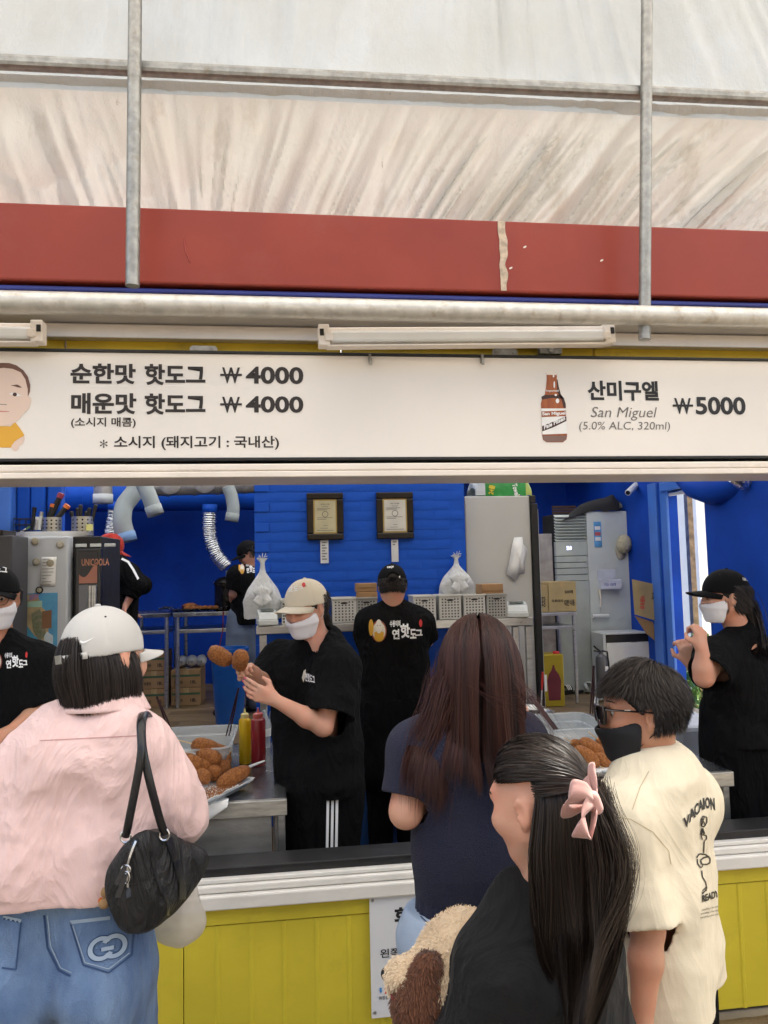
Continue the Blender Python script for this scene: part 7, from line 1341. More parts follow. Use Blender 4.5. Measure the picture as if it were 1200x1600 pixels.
# ---- B: long haired woman in navy knit
def woman_navy():
    Y = 1.85; t = thing('person', 'person seen from behind with long straight reddish brown hair and navy knit top', 'person', (PY(735, 1300, Y)[0], Y, 0))
    base = A([PY(735, 1300, Y)[0], Y, 0]); J = body_joints(base, R(0), 1.60); hc = PY(748, 1038, Y+.02); hR = headframe(hc, R(-10), R(-10)); s = .97; J['shL'] = PY(648, 1165, Y); J['shR'] = PY(812, 1150, Y+.03); J['neck'] = PY(738, 1110, Y)
    M_nv = mat('navy_knit', (.012, .014, .036), .95, var=.25, vs=160, bump=.7, bs=330, sheen=.04, col2=(.018, .021, .05)); elL = PY(634, 1268, Y-.03); wrL = elL+A([.13, .24, .02]); elR = PY(862, 1235, Y+.10); wrR = PY(826, 1150, Y+.30)
    S = SDF(); head_prims(S, hc, hR, s); S.c(PY(738, 1125, Y), hc+hR@A([0, -.02, -.06]), .056, .05, .03); S.c(PY(738, 1150, Y), PY(740, 1350, Y), .06, .055, .04); arm(S, J['shL']+A([0, 0, -.03]), elL, wrL, 1.0); arm(S, J['shR'], elR, wrR); hand(S, wrL, (.4, .8, .1), (0, 0, -1), -1); hand(S, wrR, (-.1, .1, .9), (-.9, .3, 0), -1, curl=(.6, .7, .8, .9), par=t, nails=M_nail)
    mk('body', S.mesh(.007), M_skin, t); face_bits(t, hc, hR, s)
    S = SDF(); y = (0, 1, 0)
    for q in (-1, 1): S.c(PY(735+q*46, 1185, Y), PY(740+q*38, 1330, Y), .092, .080, .06, y, 1.0); S.c(PY(740+q*38, 1330, Y), PY(742+q*40, 1420, Y), .082, .088, .05, y, 1.0); S.c(PY(738+q*24, 1120, Y), J['shR' if q > 0 else 'shL'], .045, .058, .05)
    for sh, el, tt in ((J['shL'], elL, .72), (J['shR'], elR, .72)): sh = A(sh)+A([0, 0, -.02]); e = sh+(el-sh)*tt; S.c(sh, e, .066, .064, .045, None, 1., True)
    hz = PY(740, 1433, Y)[2]
    def rib(P): return (.0022*np.sin(np.arctan2(P[:, 0]-base[0], P[:, 1]-Y)*130)*np.clip((hz+.075-P[:, 2])/.01, 0, 1)-.004*np.clip((hz+.075-P[:, 2])/.02, 0, 1)*-1).astype(np.float32)
    V = S.mesh(.0048, 0, .011, lambda P: folds(1.7, .006, (4, 4, 7))(P)+rib(P), cutz=hz); mk('knit_top', V, M_nv, t)
    S = SDF(); lx = base[0]
    for q in (-1, 1): S.c((lx+q*.075, Y, hz+.02), (lx+q*.085, Y, .84), .092, .105, .05); S.e((lx+q*.07, Y-.04, .84), (.09, .08, .09), None, .05); S.c((lx+q*.085, Y, .84), (lx+q*.095, Y+.01, .45), .105, .085, .02); S.c((lx+q*.095, Y+.01, .45), (lx+q*.10, Y, .09), .085, .08, .02)
    VJ = S.mesh(.008, 0, 0, folds(6.4, .006, (5, 5, 10)), planes=[((0, 0, hz+.03), (0, 0, 1)), ((0, 0, .03), (0, 0, -1))]); j = mk('jeans', VJ, mat('pale_denim', (.30, .40, .56), .85, var=.15, vs=9, bump=.4, bs=480, col2=(.42, .51, .64)), t); bj = bvh(VJ)
    for pts in ([(657, 1432), (668, 1442), (684, 1446), (686, 1440)], [(684, 1446), (680, 1480), (676, 1520)], [(688, 1446), (684, 1480), (680, 1520)]):
        for i in range(len(pts)-1): a, b = PY(*pts[i], Y-.2), PY(*pts[i+1], Y-.2); d = nrm(b-a); n_ = A([-d[2], 0, d[0]])*.0012; g = G(); g.add([a-n_, b-n_, b+n_, a+n_], [(0, 1, 2, 3)]); decal(j, 'seam', g, bj, (0, 1, 0), mat('denim_seam', 0), .002)
    for q in (-1, 1): shoe(t, (lx+q*.10, Y, 0), 0, M_wplast)
    # long hair
    M_h = hairmat('reddish_brown_hair', (.013, .006, .006), (.085, .026, .017), .45); c0 = A(hc)+hR@(A([0, -.012, .022])*s); r = A([.080, .100, .101])*s
    rg = np.random.default_rng(4); N = 19000; P0, N0, d = ellroots(c0, r, hR, N, lambda d: ((d[:, 1] < .30) & (d[:, 2] > -.02)) , 3)
    part = A([0, .55, .83]); w = np.column_stack([np.sign(d[:, 0])*.12, -.7-0*d[:, 0], -.3+0*d[:, 0]]); w = w-d*(w*d).sum(1)[:, None]; w /= np.linalg.norm(w, axis=1)[:, None]+1e-6; D0 = w@hR.T+N0*.12
    endz = PY(740, 1168, Y)[2]+rg.random(N)*.03-.05*(rg.random(N)**3); ln = (P0[:, 2]-endz)*1.10+.03; ln = np.clip(ln, .1, .62)*(1-.05*rg.random(N))
    bk = [(c0, r*1.02, hR), (A([base[0], Y+.0, J['shL'][2]-.12]), (.19, .112, .20), np.eye(3))]
    clump = lambda p, u: np.column_stack([.055*vnoise(np.column_stack([p[:, 0]*26, p[:, 1]*26, p[:, 2]*2.2]))-.35*(np.abs(p[:, 0]-c0[0]+.01) > .122)*np.sign(p[:, 0]-c0[0])*(u < .8), .05*vnoise(np.column_stack([p[:, 0]*26+9, p[:, 1]*26, p[:, 2]*2.2+5]))+.30*max(0, u-.88), .0*p[:, 2]])
    Gp = grow(P0, D0, ln, 18, .5, bk, .02, 8, wav=clump)
    cl = vnoise(np.column_stack([Gp[:, -1, 0]*45, Gp[:, -1, 1]*45, 0*Gp[:, -1, 0]]))*.5+.5; shd = np.clip(cl*.75+.25*rg.random(N)-.1, 0, 1)
    S = SDF(); S.e(c0, r*1.0, hR, .02); b0 = PY(738, 1155, Y-.015); S.c(c0+A([0, -.01, -.03]), b0, .076, .095, .05, (0, 1, 0), 1.3)
    v, f = S.mesh(.006, 0, 0, lambda P: (.004*ridge(P*A([38, 38, 2]))).astype(np.float32), planes=[(c0+hR@A([0, .045, 0]), hR@A([0, 1, -.3]))]); n4 = 140; P4, N4, d4 = ellroots(c0, r, hR, n4, lambda d: d[:, 2] > .0, 44); G4 = grow(P4, N4*.25+A([0, -.3, -.6]), .12+.35*rg.random(len(P4)), 14, .12, [], .35, 77)
    hair_obj([(v, f, np.full(len(v), .12)), strands(G4, .0003, .6+0*rg.random(len(G4))), strands(Gp, .0007, shd, c0+A([0, .03, -.1]))], M_h, t)
    # lock falling over the left shoulder
    n2 = 2600; r0 = A([PY(690, 1080, Y-.02)])+rg.normal(size=(n2, 3))*A([.012, .02, .03]); e = A([nrm([-.5, -.15, -.8])])+0*r0; wv = lambda p, u: np.column_stack([.10*vnoise(p*A([30, 30, 3]))-.16*(u > .25)*(u < .55)-.0*u, .05*vnoise(p*A([30, 30, 3])+4), 0*u*p[:, 0]])
    G2 = grow(r0, e, .21+.05*rg.random(n2), 16, .22, [(A(J['shL'])+A([0, 0, -.03]), (.085, .085, .065), np.eye(3))], .05, 3, wav=wv); hair_obj([strands(G2, .0006, .15+.5*rg.random(n2))], M_h, t, 'hair_lock')
    return t
woman_navy(); stamp('B')
# ---- C: girl with bow
def girl():
    Y = 1.42; t = thing('person', 'child with long half-up dark hair and a pink bow in a black T-shirt', 'person', (PY(830, 1600, Y)[0], Y, 0)); hc = PY(838, 1252, Y); hR = headframe(hc, R(46), R(-14), R(0)); s = .93; bx_ = PY(838, 1500, Y)[0]
    shL = PY(768, 1486, Y-.01); shR = PY(918, 1480, Y+.03); elL = PY(730, 1625, Y-.02); wrL = PY(705, 1600, Y+.16); elR = PY(945, 1640, Y+.03); wrR = PY(930, 1700, Y+.15); nk = PY(832, 1400, Y+.01)
    S = SDF(); head_prims(S, hc, hR, s); S.c(PY(840, 1440, Y+.015), hc+hR@A([0, -.025, -.05]), .044, .042, .03); S.c(shL+A([.02, 0, -.04]), shR+A([-.02, 0, -.04]), .030, None, .04)
    for q in (-1, 1): S.c((bx_+.06*q, Y, 1.02), (bx_+.06*q, Y, .70), .06, .07, .05)
    arm(S, shL+A([0, 0, -.03]), elL, wrL, .8); arm(S, shR+A([0, 0, -.03]), elR, wrR, .8); hand(S, wrL, (-.5, .6, .1), (0, .3, 1), -1, s=.85); hand(S, wrR, (0, .3, -.9), (-1, 0, 0), 1, s=.85)
    for q in (-1, 1): S.c((bx_+.07*q, Y, .70), (bx_+.08*q, Y, .10), .07, .04, .03)
    mk('body', S.mesh(.0055, bb=(A([-9, -9, .05]), A([9, 9, 9]))), M_skin, t); face_bits(t, hc, hR, s)
    S = SDF(); y = (0, 1, 0); 
    for q in (-1, 1): S.c(PY(842+q*40, 1510, Y), A([bx_+q*.065, Y, .78]), .080, .105, .06); S.c(nk+A([q*.03, 0, -.015]), (shR if q > 0 else shL)+A([0, 0, -.01]), .046, .060, .05); S.c(nk+A([q*.02, 0, -.04]), PY(842+q*40, 1510, Y), .06, .09, .05)
    for sh, el in ((shL, elL), (shR, elR)): sh = A(sh)+A([0, 0, -.02]); e = sh+(A(el)-sh)*.95; S.c(sh, e, .054, .064, .045, None, 1., True)
    V = S.mesh(.005, 0, .011, lambda P: folds(8.8, .018, (7, 7, 3))(P)+crumple(9, .005)(P), cutz=.66); mk('t_shirt', V, cloth('soft_black_jersey', (.012, .012, .0125), bump=.2, bs=350, sheen=.05, wrink=.5, wsc=4), t)
    S = SDF()
    for q in (-1, 1): S.c((bx_+.06*q, Y, .72), (bx_+.08*q, Y, .42), .095, .10, .04)
    mk('shorts', S.mesh(.009, 0, 0, folds(3, .006), planes=[((0, 0, .44), (0, 0, -1))]), M_blkp, t)
    for q in (-1, 1): shoe(t, (bx_+q*.08, Y, 0), 0, M_wplast, .85)
    M_h = hairmat('dark_brown_hair', (.008, .006, .005), (.055, .034, .024), .45); c0 = A(hc)+hR@(A([0, -.012, .022])*s); r = A([.081, .101, .102])*s; rg = np.random.default_rng(14)
    knot = c0+hR@(A([.0, -.112, .0])*s); kd = nrm(hR.T@(knot-c0)/A([1, 1, 1]))
    # crown hair combed back to the bow
    N = 12000; P0, N0, d = ellroots(c0, r, hR, N, lambda d: (d[:, 2] > .02+.30*(d[:, 1] > -.25)) & (d[:, 1] < .72), 5); w = (kd-d*(d@kd)[:, None]); dist = np.arccos(np.clip(d@kd, -1, 1)); w /= np.linalg.norm(w, axis=1)[:, None]+1e-6
    G1 = grow(P0, w@hR.T+N0*.04, np.clip(dist*.098, .03, .3), 12, .0, [(c0, r, hR)], .012, 2, wav=lambda p, u: .45*(knot-p)/(np.linalg.norm(knot-p, axis=1)[:, None]+.02))
    xc = PY(893, 1450, Y-.1)[0]; N = 13000; cd_ = rg.random(N); P1, N1, d1 = ellroots(c0, r, hR, N, lambda d: (d[:, 2] < .12) & (d[:, 2] > -.6) & (d[:, 1] < -.32), 6); wv = lambda p, u: np.column_stack([.15*vnoise(p*A([16, 16, 7])+2)-1.6*(p[:, 0]-xc)*(u > .3), .14*vnoise(p*A([16, 16, 7])+7), 0*p[:, 0]])*(1+1.2*u)+(u > .25)*A([-.012, -.01, 0])
    L1 = .27+.10*rg.random(N)+.05*rg.random(N)**3
    G2 = grow(P1, N1*.25+A([0, 0, -1.]), L1, 18, .28, [(c0, r, hR), (PY(825, 1530, Y+.0), (.125, .092, .19), np.eye(3))], .05, 6, wav=wv)
    N = 8000; kp = knot+rg.normal(size=(N, 3))*A([.014, .012, .012])+A([0, 0, -.01]); G3 = grow(kp, A([[-.02, -.30, -.9]])+rg.normal(size=(N, 3))*.18, .29+.10*rg.random(N), 18, .26, [(c0, r*1.03, hR), (PY(820, 1530, Y+.0), (.12, .105, .19), np.eye(3))], .05, 9, wav=wv)
    S = SDF(); S.e(c0, r, hR, .02); S.c(c0+A([.0, -.02, -.05]), PY(868, 1500, Y-.07), .068, .05, .05, (0, 1, 0), 1.5)
    pl = [(c0+hR@A([0, .050, .0]), hR@A([0, 1, -.35]))]; v, f = S.mesh(.006, 0, 0, lambda P: (.005*ridge(P*A([30, 30, 3]))).astype(np.float32), planes=pl); 
    # keep the face side clear: drop shell vertices in front of the ear below its top
    q = (v-c0)@hR; bad = (q[:, 1] > -.03) & (q[:, 2] < .045); keep = ~bad[f].any(1); f = f[keep]
    hair_obj([(v, f, np.full(len(v), .06)), strands(G1, .0007, .05+.65*rg.random(len(G1))**2, c0), strands(G2, .0007, .05+.55*rg.random(len(G2))**1.5), strands(G3, .0006, .05+.8*rg.random(len(G3))**1.5)], M_h, t)
    # bow
    M_bow = mat('dusty_pink_satin', (.50, .27, .235), .45, var=.05, vs=5, bump=.1, bs=30, sheen=.3); bo = PY(922, 1262, Y-.155)
    bw = thing('hair_bow', 'dusty pink satin bow clipped at the back of the girl\'s hair', 'hair bow', bo)
    def loop(pts, w_, name):
        Q = A([PY(x, y, Y-.155+dy) for x, y, dy in pts]); u = np.linspace(0, len(Q)-1, 26); Qi = np.column_stack([np.interp(u, range(len(Q)), Q[:, k]) for k in range(3)])
        for _ in range(3): Qi[1:-1] = (Qi[:-2]+2*Qi[1:-1]+Qi[2:])/4
        wd = np.interp(u/(len(Q)-1), np.linspace(0, 1, len(w_)), w_); P = A([[Qi[i]+A([.35, -.1, .93])*wd[i]*v+A([0, -.006*math.cos(v*3.1), 0]) for v in np.linspace(-1, 1, 9)] for i in range(26)]); g = G(); g.grid(P); g.build(name, M_bow, bw, smooth=70, solid=.002)
    loop([(930, 1252, 0), (912, 1240, -.03), (888, 1238, -.035), (884, 1262, -.01), (898, 1264, .01), (926, 1256, 0)], [.008, .020, .024, .022, .018, .008], 'loop')
    loop([(930, 1250, 0), (931, 1232, .02), (926, 1205, .035), (916, 1208, .05), (918, 1235, .03), (928, 1252, 0)], [.008, .014, .018, .016, .014, .008], 'loop')
    loop([(928, 1256, -.005), (912, 1268, -.03), (903, 1285, -.04), (921, 1309, -.035)], [.008, .028, .028, .003], 'tail'); loop([(930, 1258, -.002), (930, 1275, -.02), (926, 1295, -.03), (922, 1311, -.03)], [.006, .016, .012, .002], 'tail')
    S = SDF(); S.c(PY(926, 1246, Y-.16), PY(932, 1262, Y-.16), .012, .012, .01); mk('knot', S.mesh(.003), M_bow, bw)
girl(); stamp('C')
# ---- plush dog
def plush():
    Y = 1.5; t = thing('plush_dog', 'cream plush dog with a brown ear held under the girl\'s arm', 'plush toy', PY(690, 1510, Y)); M_fur = mat('cream_plush_fur', (.60, .44, .27), .9, attr='shade', col2=(.74, .60, .42), sheen=.3); M_ear = mat('brown_plush_fur', (.085, .03, .014), .9, attr='shade', col2=(.17, .065, .03), sheen=.3)
    S = SDF(); p = lambda x, y, dy=0: PY(x, y+10, Y+dy); S.e(p(706, 1498), (.070, .08, .082), None, .03); S.c(p(690, 1520, -.03), p(632, 1515, -.045), .055, .036, .04); S.c(p(735, 1460, .02), p(760, 1500, .02), .06, .07, .05); S.c(p(722, 1540), p(745, 1600), .055, .07, .05)
    V1 = S.mesh(.006, 0, 0, lambda P: (.003*vnoise(P*30)).astype(np.float32))
    S = SDF(); S.c(p(668, 1498, -.075), p(650, 1560, -.075), .022, .040, .02, (0, 1, 0), 1.7); S.c(p(672, 1492, -.07), p(664, 1482, -.06), .014, .006, .02, (0, 1, 0), 1.5); S.c(p(650, 1560, -.075), p(648, 1575, -.07), .038, .030, .02, (0, 1, 0), 1.7)
    V2 = S.mesh(.005)
    S = SDF(); S.c(p(772, 1428, .05), p(756, 1424, .06), .018, .014, .01, (0, 1, 0), 1.4); V3 = S.mesh(.005)
    def fur(V, n, L_, m_, name, dn):
        rg = np.random.default_rng(3); v, f = V; me = bpy.data.meshes.new('x'); me.from_pydata(v.tolist(), [], f.tolist()); me.update(); nn = np.zeros(len(v)*3, np.float32); me.vertices.foreach_get('normal', nn) if False else me.vertex_normals.foreach_get('vector', nn); nn = nn.reshape(-1, 3); bpy.data.meshes.remove(me)
        i = rg.integers(len(v), size=n); P = v[i]+rg.normal(size=(n, 3))*.002; D = nn[i]*.55+A(dn)*.8+rg.normal(size=(n, 3))*.22+.5*np.stack([vnoise(P*26+k*9) for k in range(3)], 1); D /= np.linalg.norm(D, axis=1)[:, None]; ln = L_*(.6+.6*rg.random(n)); Q = np.stack([P+D*ln[:, None]*a+A([0, 0, -1])*ln[:, None]*.3*a*a for a in (0, .4, .75, 1)], 1)
        sv, sf, ss = strands(Q, .0009, rg.random(n), flat=True); hair_obj([(v, f, np.full(len(v), .35)), (sv, sf, ss)], m_, t, name)
    fur(V1, 30000, .006, M_fur, 'body', (-.1, -.1, -.6)); fur(V2, 16000, .009, M_ear, 'ear', (-.1, 0, -.9)); fur(V3, 900, .012, M_ear, 'ear', (0, 0, 1))
    g = G(); g.tube([p(611, 1543, -.08), p(613, 1550, -.085), p(618, 1555, -.085)], .002, 6); g.build('mouth_stitch', mat('dark_red_thread', (.12, .02, .02), .8), t)
    g = G(); g.ell(p(606, 1512, -.03), (.014, .016, .012)); g.build('nose', M_blk, t, smooth=60)
plush(); stamp('plush')
# ---- D: boy in cream T-shirt
def boy():
    Y = 1.78; t = thing('person', 'boy in profile with black mask, sunglasses and oversized cream T-shirt', 'person', (PY(1040, 1500, Y)[0], Y, 0)); hc = PY(1001, 1112, Y); hR = headframe(hc, R(75), R(-2), R(0)); s = .96; T = rz(R(52)); b = A([PY(1036, 1500, Y)[0], Y, 0])
    W_ = lambda x, y, z: b+T@A([x, y, z]); nk = PY(1022, 1195, Y); shL = PY(965, 1260, Y-.12); shR = PY(1070, 1222, Y+.10); elL = PY(1012, 1448, Y-.19); wrL = PY(1003, 1600, Y-.23); elR = shR+A([.05, .12, -.28]); wrR = elR+A([-.15, .1, -.15])
    S = SDF(); head_prims(S, hc, hR, s); S.c(PY(1030, 1215, Y+.01), hc+hR@A([0, -.028, -.055]), .052, .047, .03); S.c(shL+A([0, 0, -.04]), shR+A([0, 0, -.04]), .03, None, .05); 
    for q in (-1, 1): S.c(W_(.04*q, 0, 1.1), W_(.04*q, 0, .80), .06, .06, .05)
    arm(S, shL, elL, wrL, .9); arm(S, shR, elR, wrR, .9); hand(S, wrL, (-.15, .1, -1), (1, .3, 0), 1, s=.9); hand(S, wrR, (-.5, .3, -.2), (0, 0, -1), 1, s=.9)
    mk('body', S.mesh(.0055), M_skin2, t); face_bits(t, hc, hR, s)
    M_cr = cloth('cream_cotton', (.74, .655, .49), bump=.1, bs=420, rough=.85, var=.02, sheen=.1, wrink=.22, wsc=2.6)
    S = SDF(); hz = PY(1060, 1592, Y-.13)[2]; yv = T@A([0, 1, 0])
    for q in (-1, 1): S.c(W_(.075*q, -.0, 1.20), W_(.085*q, 0, .98), .088, .104, .06, yv, 1.0); S.c(W_(.085*q, 0, .98), W_(.09*q, -.01, hz+.0), .104, .116, .05, yv, 1.0)
    S.c(W_(0, 0, 1.20), W_(0, 0, .80), .10, .11, .05); S.c(nk+A([-.02, -.01, -.015]), shL+A([0, 0, -.025]), .048, .058, .06); S.c(nk+A([.02, .01, -.015]), shR+A([0, 0, -.025]), .048, .058, .06); S.c(nk+A([0, 0, -.05]), W_(0, 0, 1.15), .08, .10, .06); S.c(shL+A([0, 0, -.06]), shR+A([0, 0, -.06]), .08, .08, .06)
    for sh, el, tt in ((shL, elL, .98), (shR, elR, .98)): sh = A(sh)+A([0, 0, -.03]); e = sh+(A(el)-sh)*tt; S.c(sh, e, .062, .066, .05, None, 1., True)
    V = S.mesh(.0052, 0, .011, lambda P: folds(5.3, .017, (4, 4, 2.4), yaw=.9)(P)+crumple(4, .005)(P), cutz=hz); sh_ = mk('t_shirt', V, M_cr, t); bv = bvh(V)
    g = G(); nn = 30; cc = nk+A([.0, 0, -.002]); Q = [cc+A([.062*math.cos(a), .062*math.sin(a), -.006-.018*math.cos(a+.6)+.02]) for a in np.linspace(0, 2*math.pi, nn)]; g.tube(Q, .0065, 8, flat=1.5); g.build('collar', M_cr, t, smooth=60)
    # back print
    def tx(body, x0, y0, x1, y1, hpx, bold, nm='lettering'):
        a, b_ = PY(x0, y0, Y-.3), PY(x1, y1, Y-.3); k = 1.48/F; g = G(); textbox(g, body, a, b_-a, A([-(b_-a)[2]*.0, 0, hpx*k]), bold); decal(sh_, nm, g, bv, ray((x0+x1)/2, (y0+y1)/2), M_print, .002)
    for ch, x0, y0, x1, y1, h in (('V', 1068, 1296, 1078, 1288, 17), ('A', 1076, 1286, 1087, 1276, 18), ('C', 1085, 1276, 1092, 1271, 18), ('A', 1091, 1270, 1099, 1265, 18), ('T', 1094, 1262, 1100, 1260, 3), ('I', 1099, 1265, 1101, 1264, 18), ('O', 1102, 1264, 1109, 1263, 18), ('N', 1110, 1265, 1117, 1266, 19)): tx(ch, x0, y0, x1, y1, h, .04)
    tx('READY', 1097, 1410, 1123, 1401, 11, .04)
    for i in range(3): tx('everything is fine today', 1096-i, 1424+i*6, 1123, 1418+i*6, 4, 0)
    def ln(pts, w_=.0011):
        g = G(); Q = [PY(x, y, Y-.3) for x, y in pts]
        for i in range(len(Q)-1): dd = nrm(Q[i+1]-Q[i]); n_ = A([-dd[2], 0, dd[0]])*w_; g.add([Q[i]-n_, Q[i+1]-n_, Q[i+1]+n_, Q[i]+n_], [(0, 1, 2, 3)])
        decal(sh_, 'line_drawing', g, bv, ray(1100, 1340), M_print, .002)
    ln([(1095, 1280), (1098, 1275), (1104, 1277), (1104, 1285), (1099, 1292), (1095, 1290), (1095, 1280)]); ln([(1096, 1278), (1102, 1290)]); ln([(1100, 1276), (1096, 1290)]); ln([(1095, 1304), (1097, 1294), (1100, 1303)], .002); ln([(1095, 1304), (1103, 1305), (1104, 1310), (1100, 1314), (1099, 1333)]); ln([(1095, 1305), (1097, 1312)])
    ln([(1088, 1340), (1092, 1334), (1102, 1335), (1109, 1341), (1109, 1348), (1103, 1351), (1096, 1350), (1094, 1344), (1099, 1340), (1108, 1338)], .0014); ln([(1089, 1342), (1090, 1350), (1095, 1356), (1098, 1352)]); ln([(1096, 1360), (1097, 1370), (1102, 1378), (1104, 1388), (1097, 1397)]); ln([(1097, 1392), (1103, 1386)]); ln([(1096, 1395), (1104, 1391)], .0008)
    # shoulder seam
    def seam(pts): 
        g = G(); Q = [PY(x, y, Y-.4) for x, y in pts]
        for i in range(len(Q)-1): dd = nrm(Q[i+1]-Q[i]); n_ = A([-dd[2], 0, dd[0]])*.0006; g.add([Q[i]-n_, Q[i+1]-n_, Q[i+1]+n_, Q[i]+n_], [(0, 1, 2, 3)])
        decal(sh_, 'seam', g, bv, ray(*pts[1]), mat('cream_seam', (.42, .33, .2), .9), .0012)
    seam([(1014, 1205), (1000, 1230), (988, 1265)]); seam([(950, 1275), (985, 1280), (1020, 1300), (1045, 1330), (1048, 1350)])
    S = SDF()
    for q in (-1, 1): S.c(W_(.075*q, 0, .85), W_(.10*q, 0, .42), .115, .095, .03); S.c(W_(.10*q, 0, .42), W_(.10*q, 0, .1), .09, .075, .02)
    mk('trousers', S.mesh(.009, 0, 0, folds(3, .006), planes=[((0, 0, .84), (0, 0, 1)), ((0, 0, .04), (0, 0, -1))]), M_blkp, t)
    for q in (-1, 1): shoe(t, W_(.10*q, 0, 0), R(52), M_blk)
    M_h = hairmat('black_hair_boy', (.010, .008, .007), (.05, .037, .03), .4)
    cond = lambda d: ((d[:, 2] > .52) | (d[:, 1] < -.05) | ((d[:, 1] < .2) & (d[:, 2] > .25))) & (d[:, 2] > -.52)
    headhair(hc, hR, s, 20000, lambda d: .022+.045*np.clip(d[:, 2]+.2, 0, 1)*1.1, M_h, t, cond, crown=(.1, -.45, .88), grav=.16, lift=.02, rad=.0007, seed=22, nseg=8, grow_noise=.12, R0=(.079, .095, .103), basecut=lambda c0, Rm, s: [(c0+Rm@A([0, .045, 0]), Rm@A([0, 1, -.75])), (c0+Rm@A([0, -.02, -.060]), Rm@A([0, .9, -1])), (c0+Rm@A([0, .03, -.012]), Rm@A([0, 1., -1.]))])
    surgical_mask(t, hc, hR, 1.0, mat('black_mask_cloth', (.010, .010, .012), .8, bump=.1, bs=300), pleat=False)
    # sunglasses
    L = lambda x, y, z: A(hc)+hR@A([x, y, z]); sgl = thing('sunglasses', 'black thick framed sunglasses worn by the boy', 'sunglasses', L(0, .1, 0)); M_sg = mat('tortoise_black', (.012, .008, .008), .12, coat=.5)
    for k in (-1, 1):
        g = G(); pl = [(-.029, .014), (.027, .020), (.029, .0), (.022, -.022), (-.014, -.026), (-.026, -.010)]; g.prism([(a*k if k > 0 else -a*-1*1, b) for a, b in pl] if k > 0 else [(-a, b) for a, b in pl][::-1], L(.034*k, .100, .006), hR@A([1, -.18*k, 0]), hR@A([0, 0, 1]), hR@A([0, -.004, 0])); g.build('lens', mat('dark_lens', (.006, .006, .008), .3, spec=.25), sgl)
        g = G(); Q = [L(.034*k, .104, .006)+hR@A([a*k, -.18*a, b])*1.04 for a, b in pl+[pl[0]]]; g.tube(Q, .0032, 8); g.build('rim', M_sg, sgl, smooth=50)
        g = G(); g.tube([L(.064*k, .094, .020), L(.078*k, .05, .018), L(.083*k, .0, .014), L(.083*k, -.018, .012), L(.082*k, -.045, -.004)], [.006, .0055, .005, .0045, .003], 8, flat=.45); g.build('temple', M_sg, sgl, smooth=50)
    g = G(); g.tube([L(-.008, .108, .012), L(0, .110, .014), L(.008, .108, .012)], .003, 8); g.build('bridge', M_sg, sgl, smooth=50)
    g = G(); g.obox(L(-.0805, .045, .019), (.002, .014, .004), hR); g.build('hinge_plate', mat('silver_zip', 0), sgl)
    return t
boy(); stamp('D')
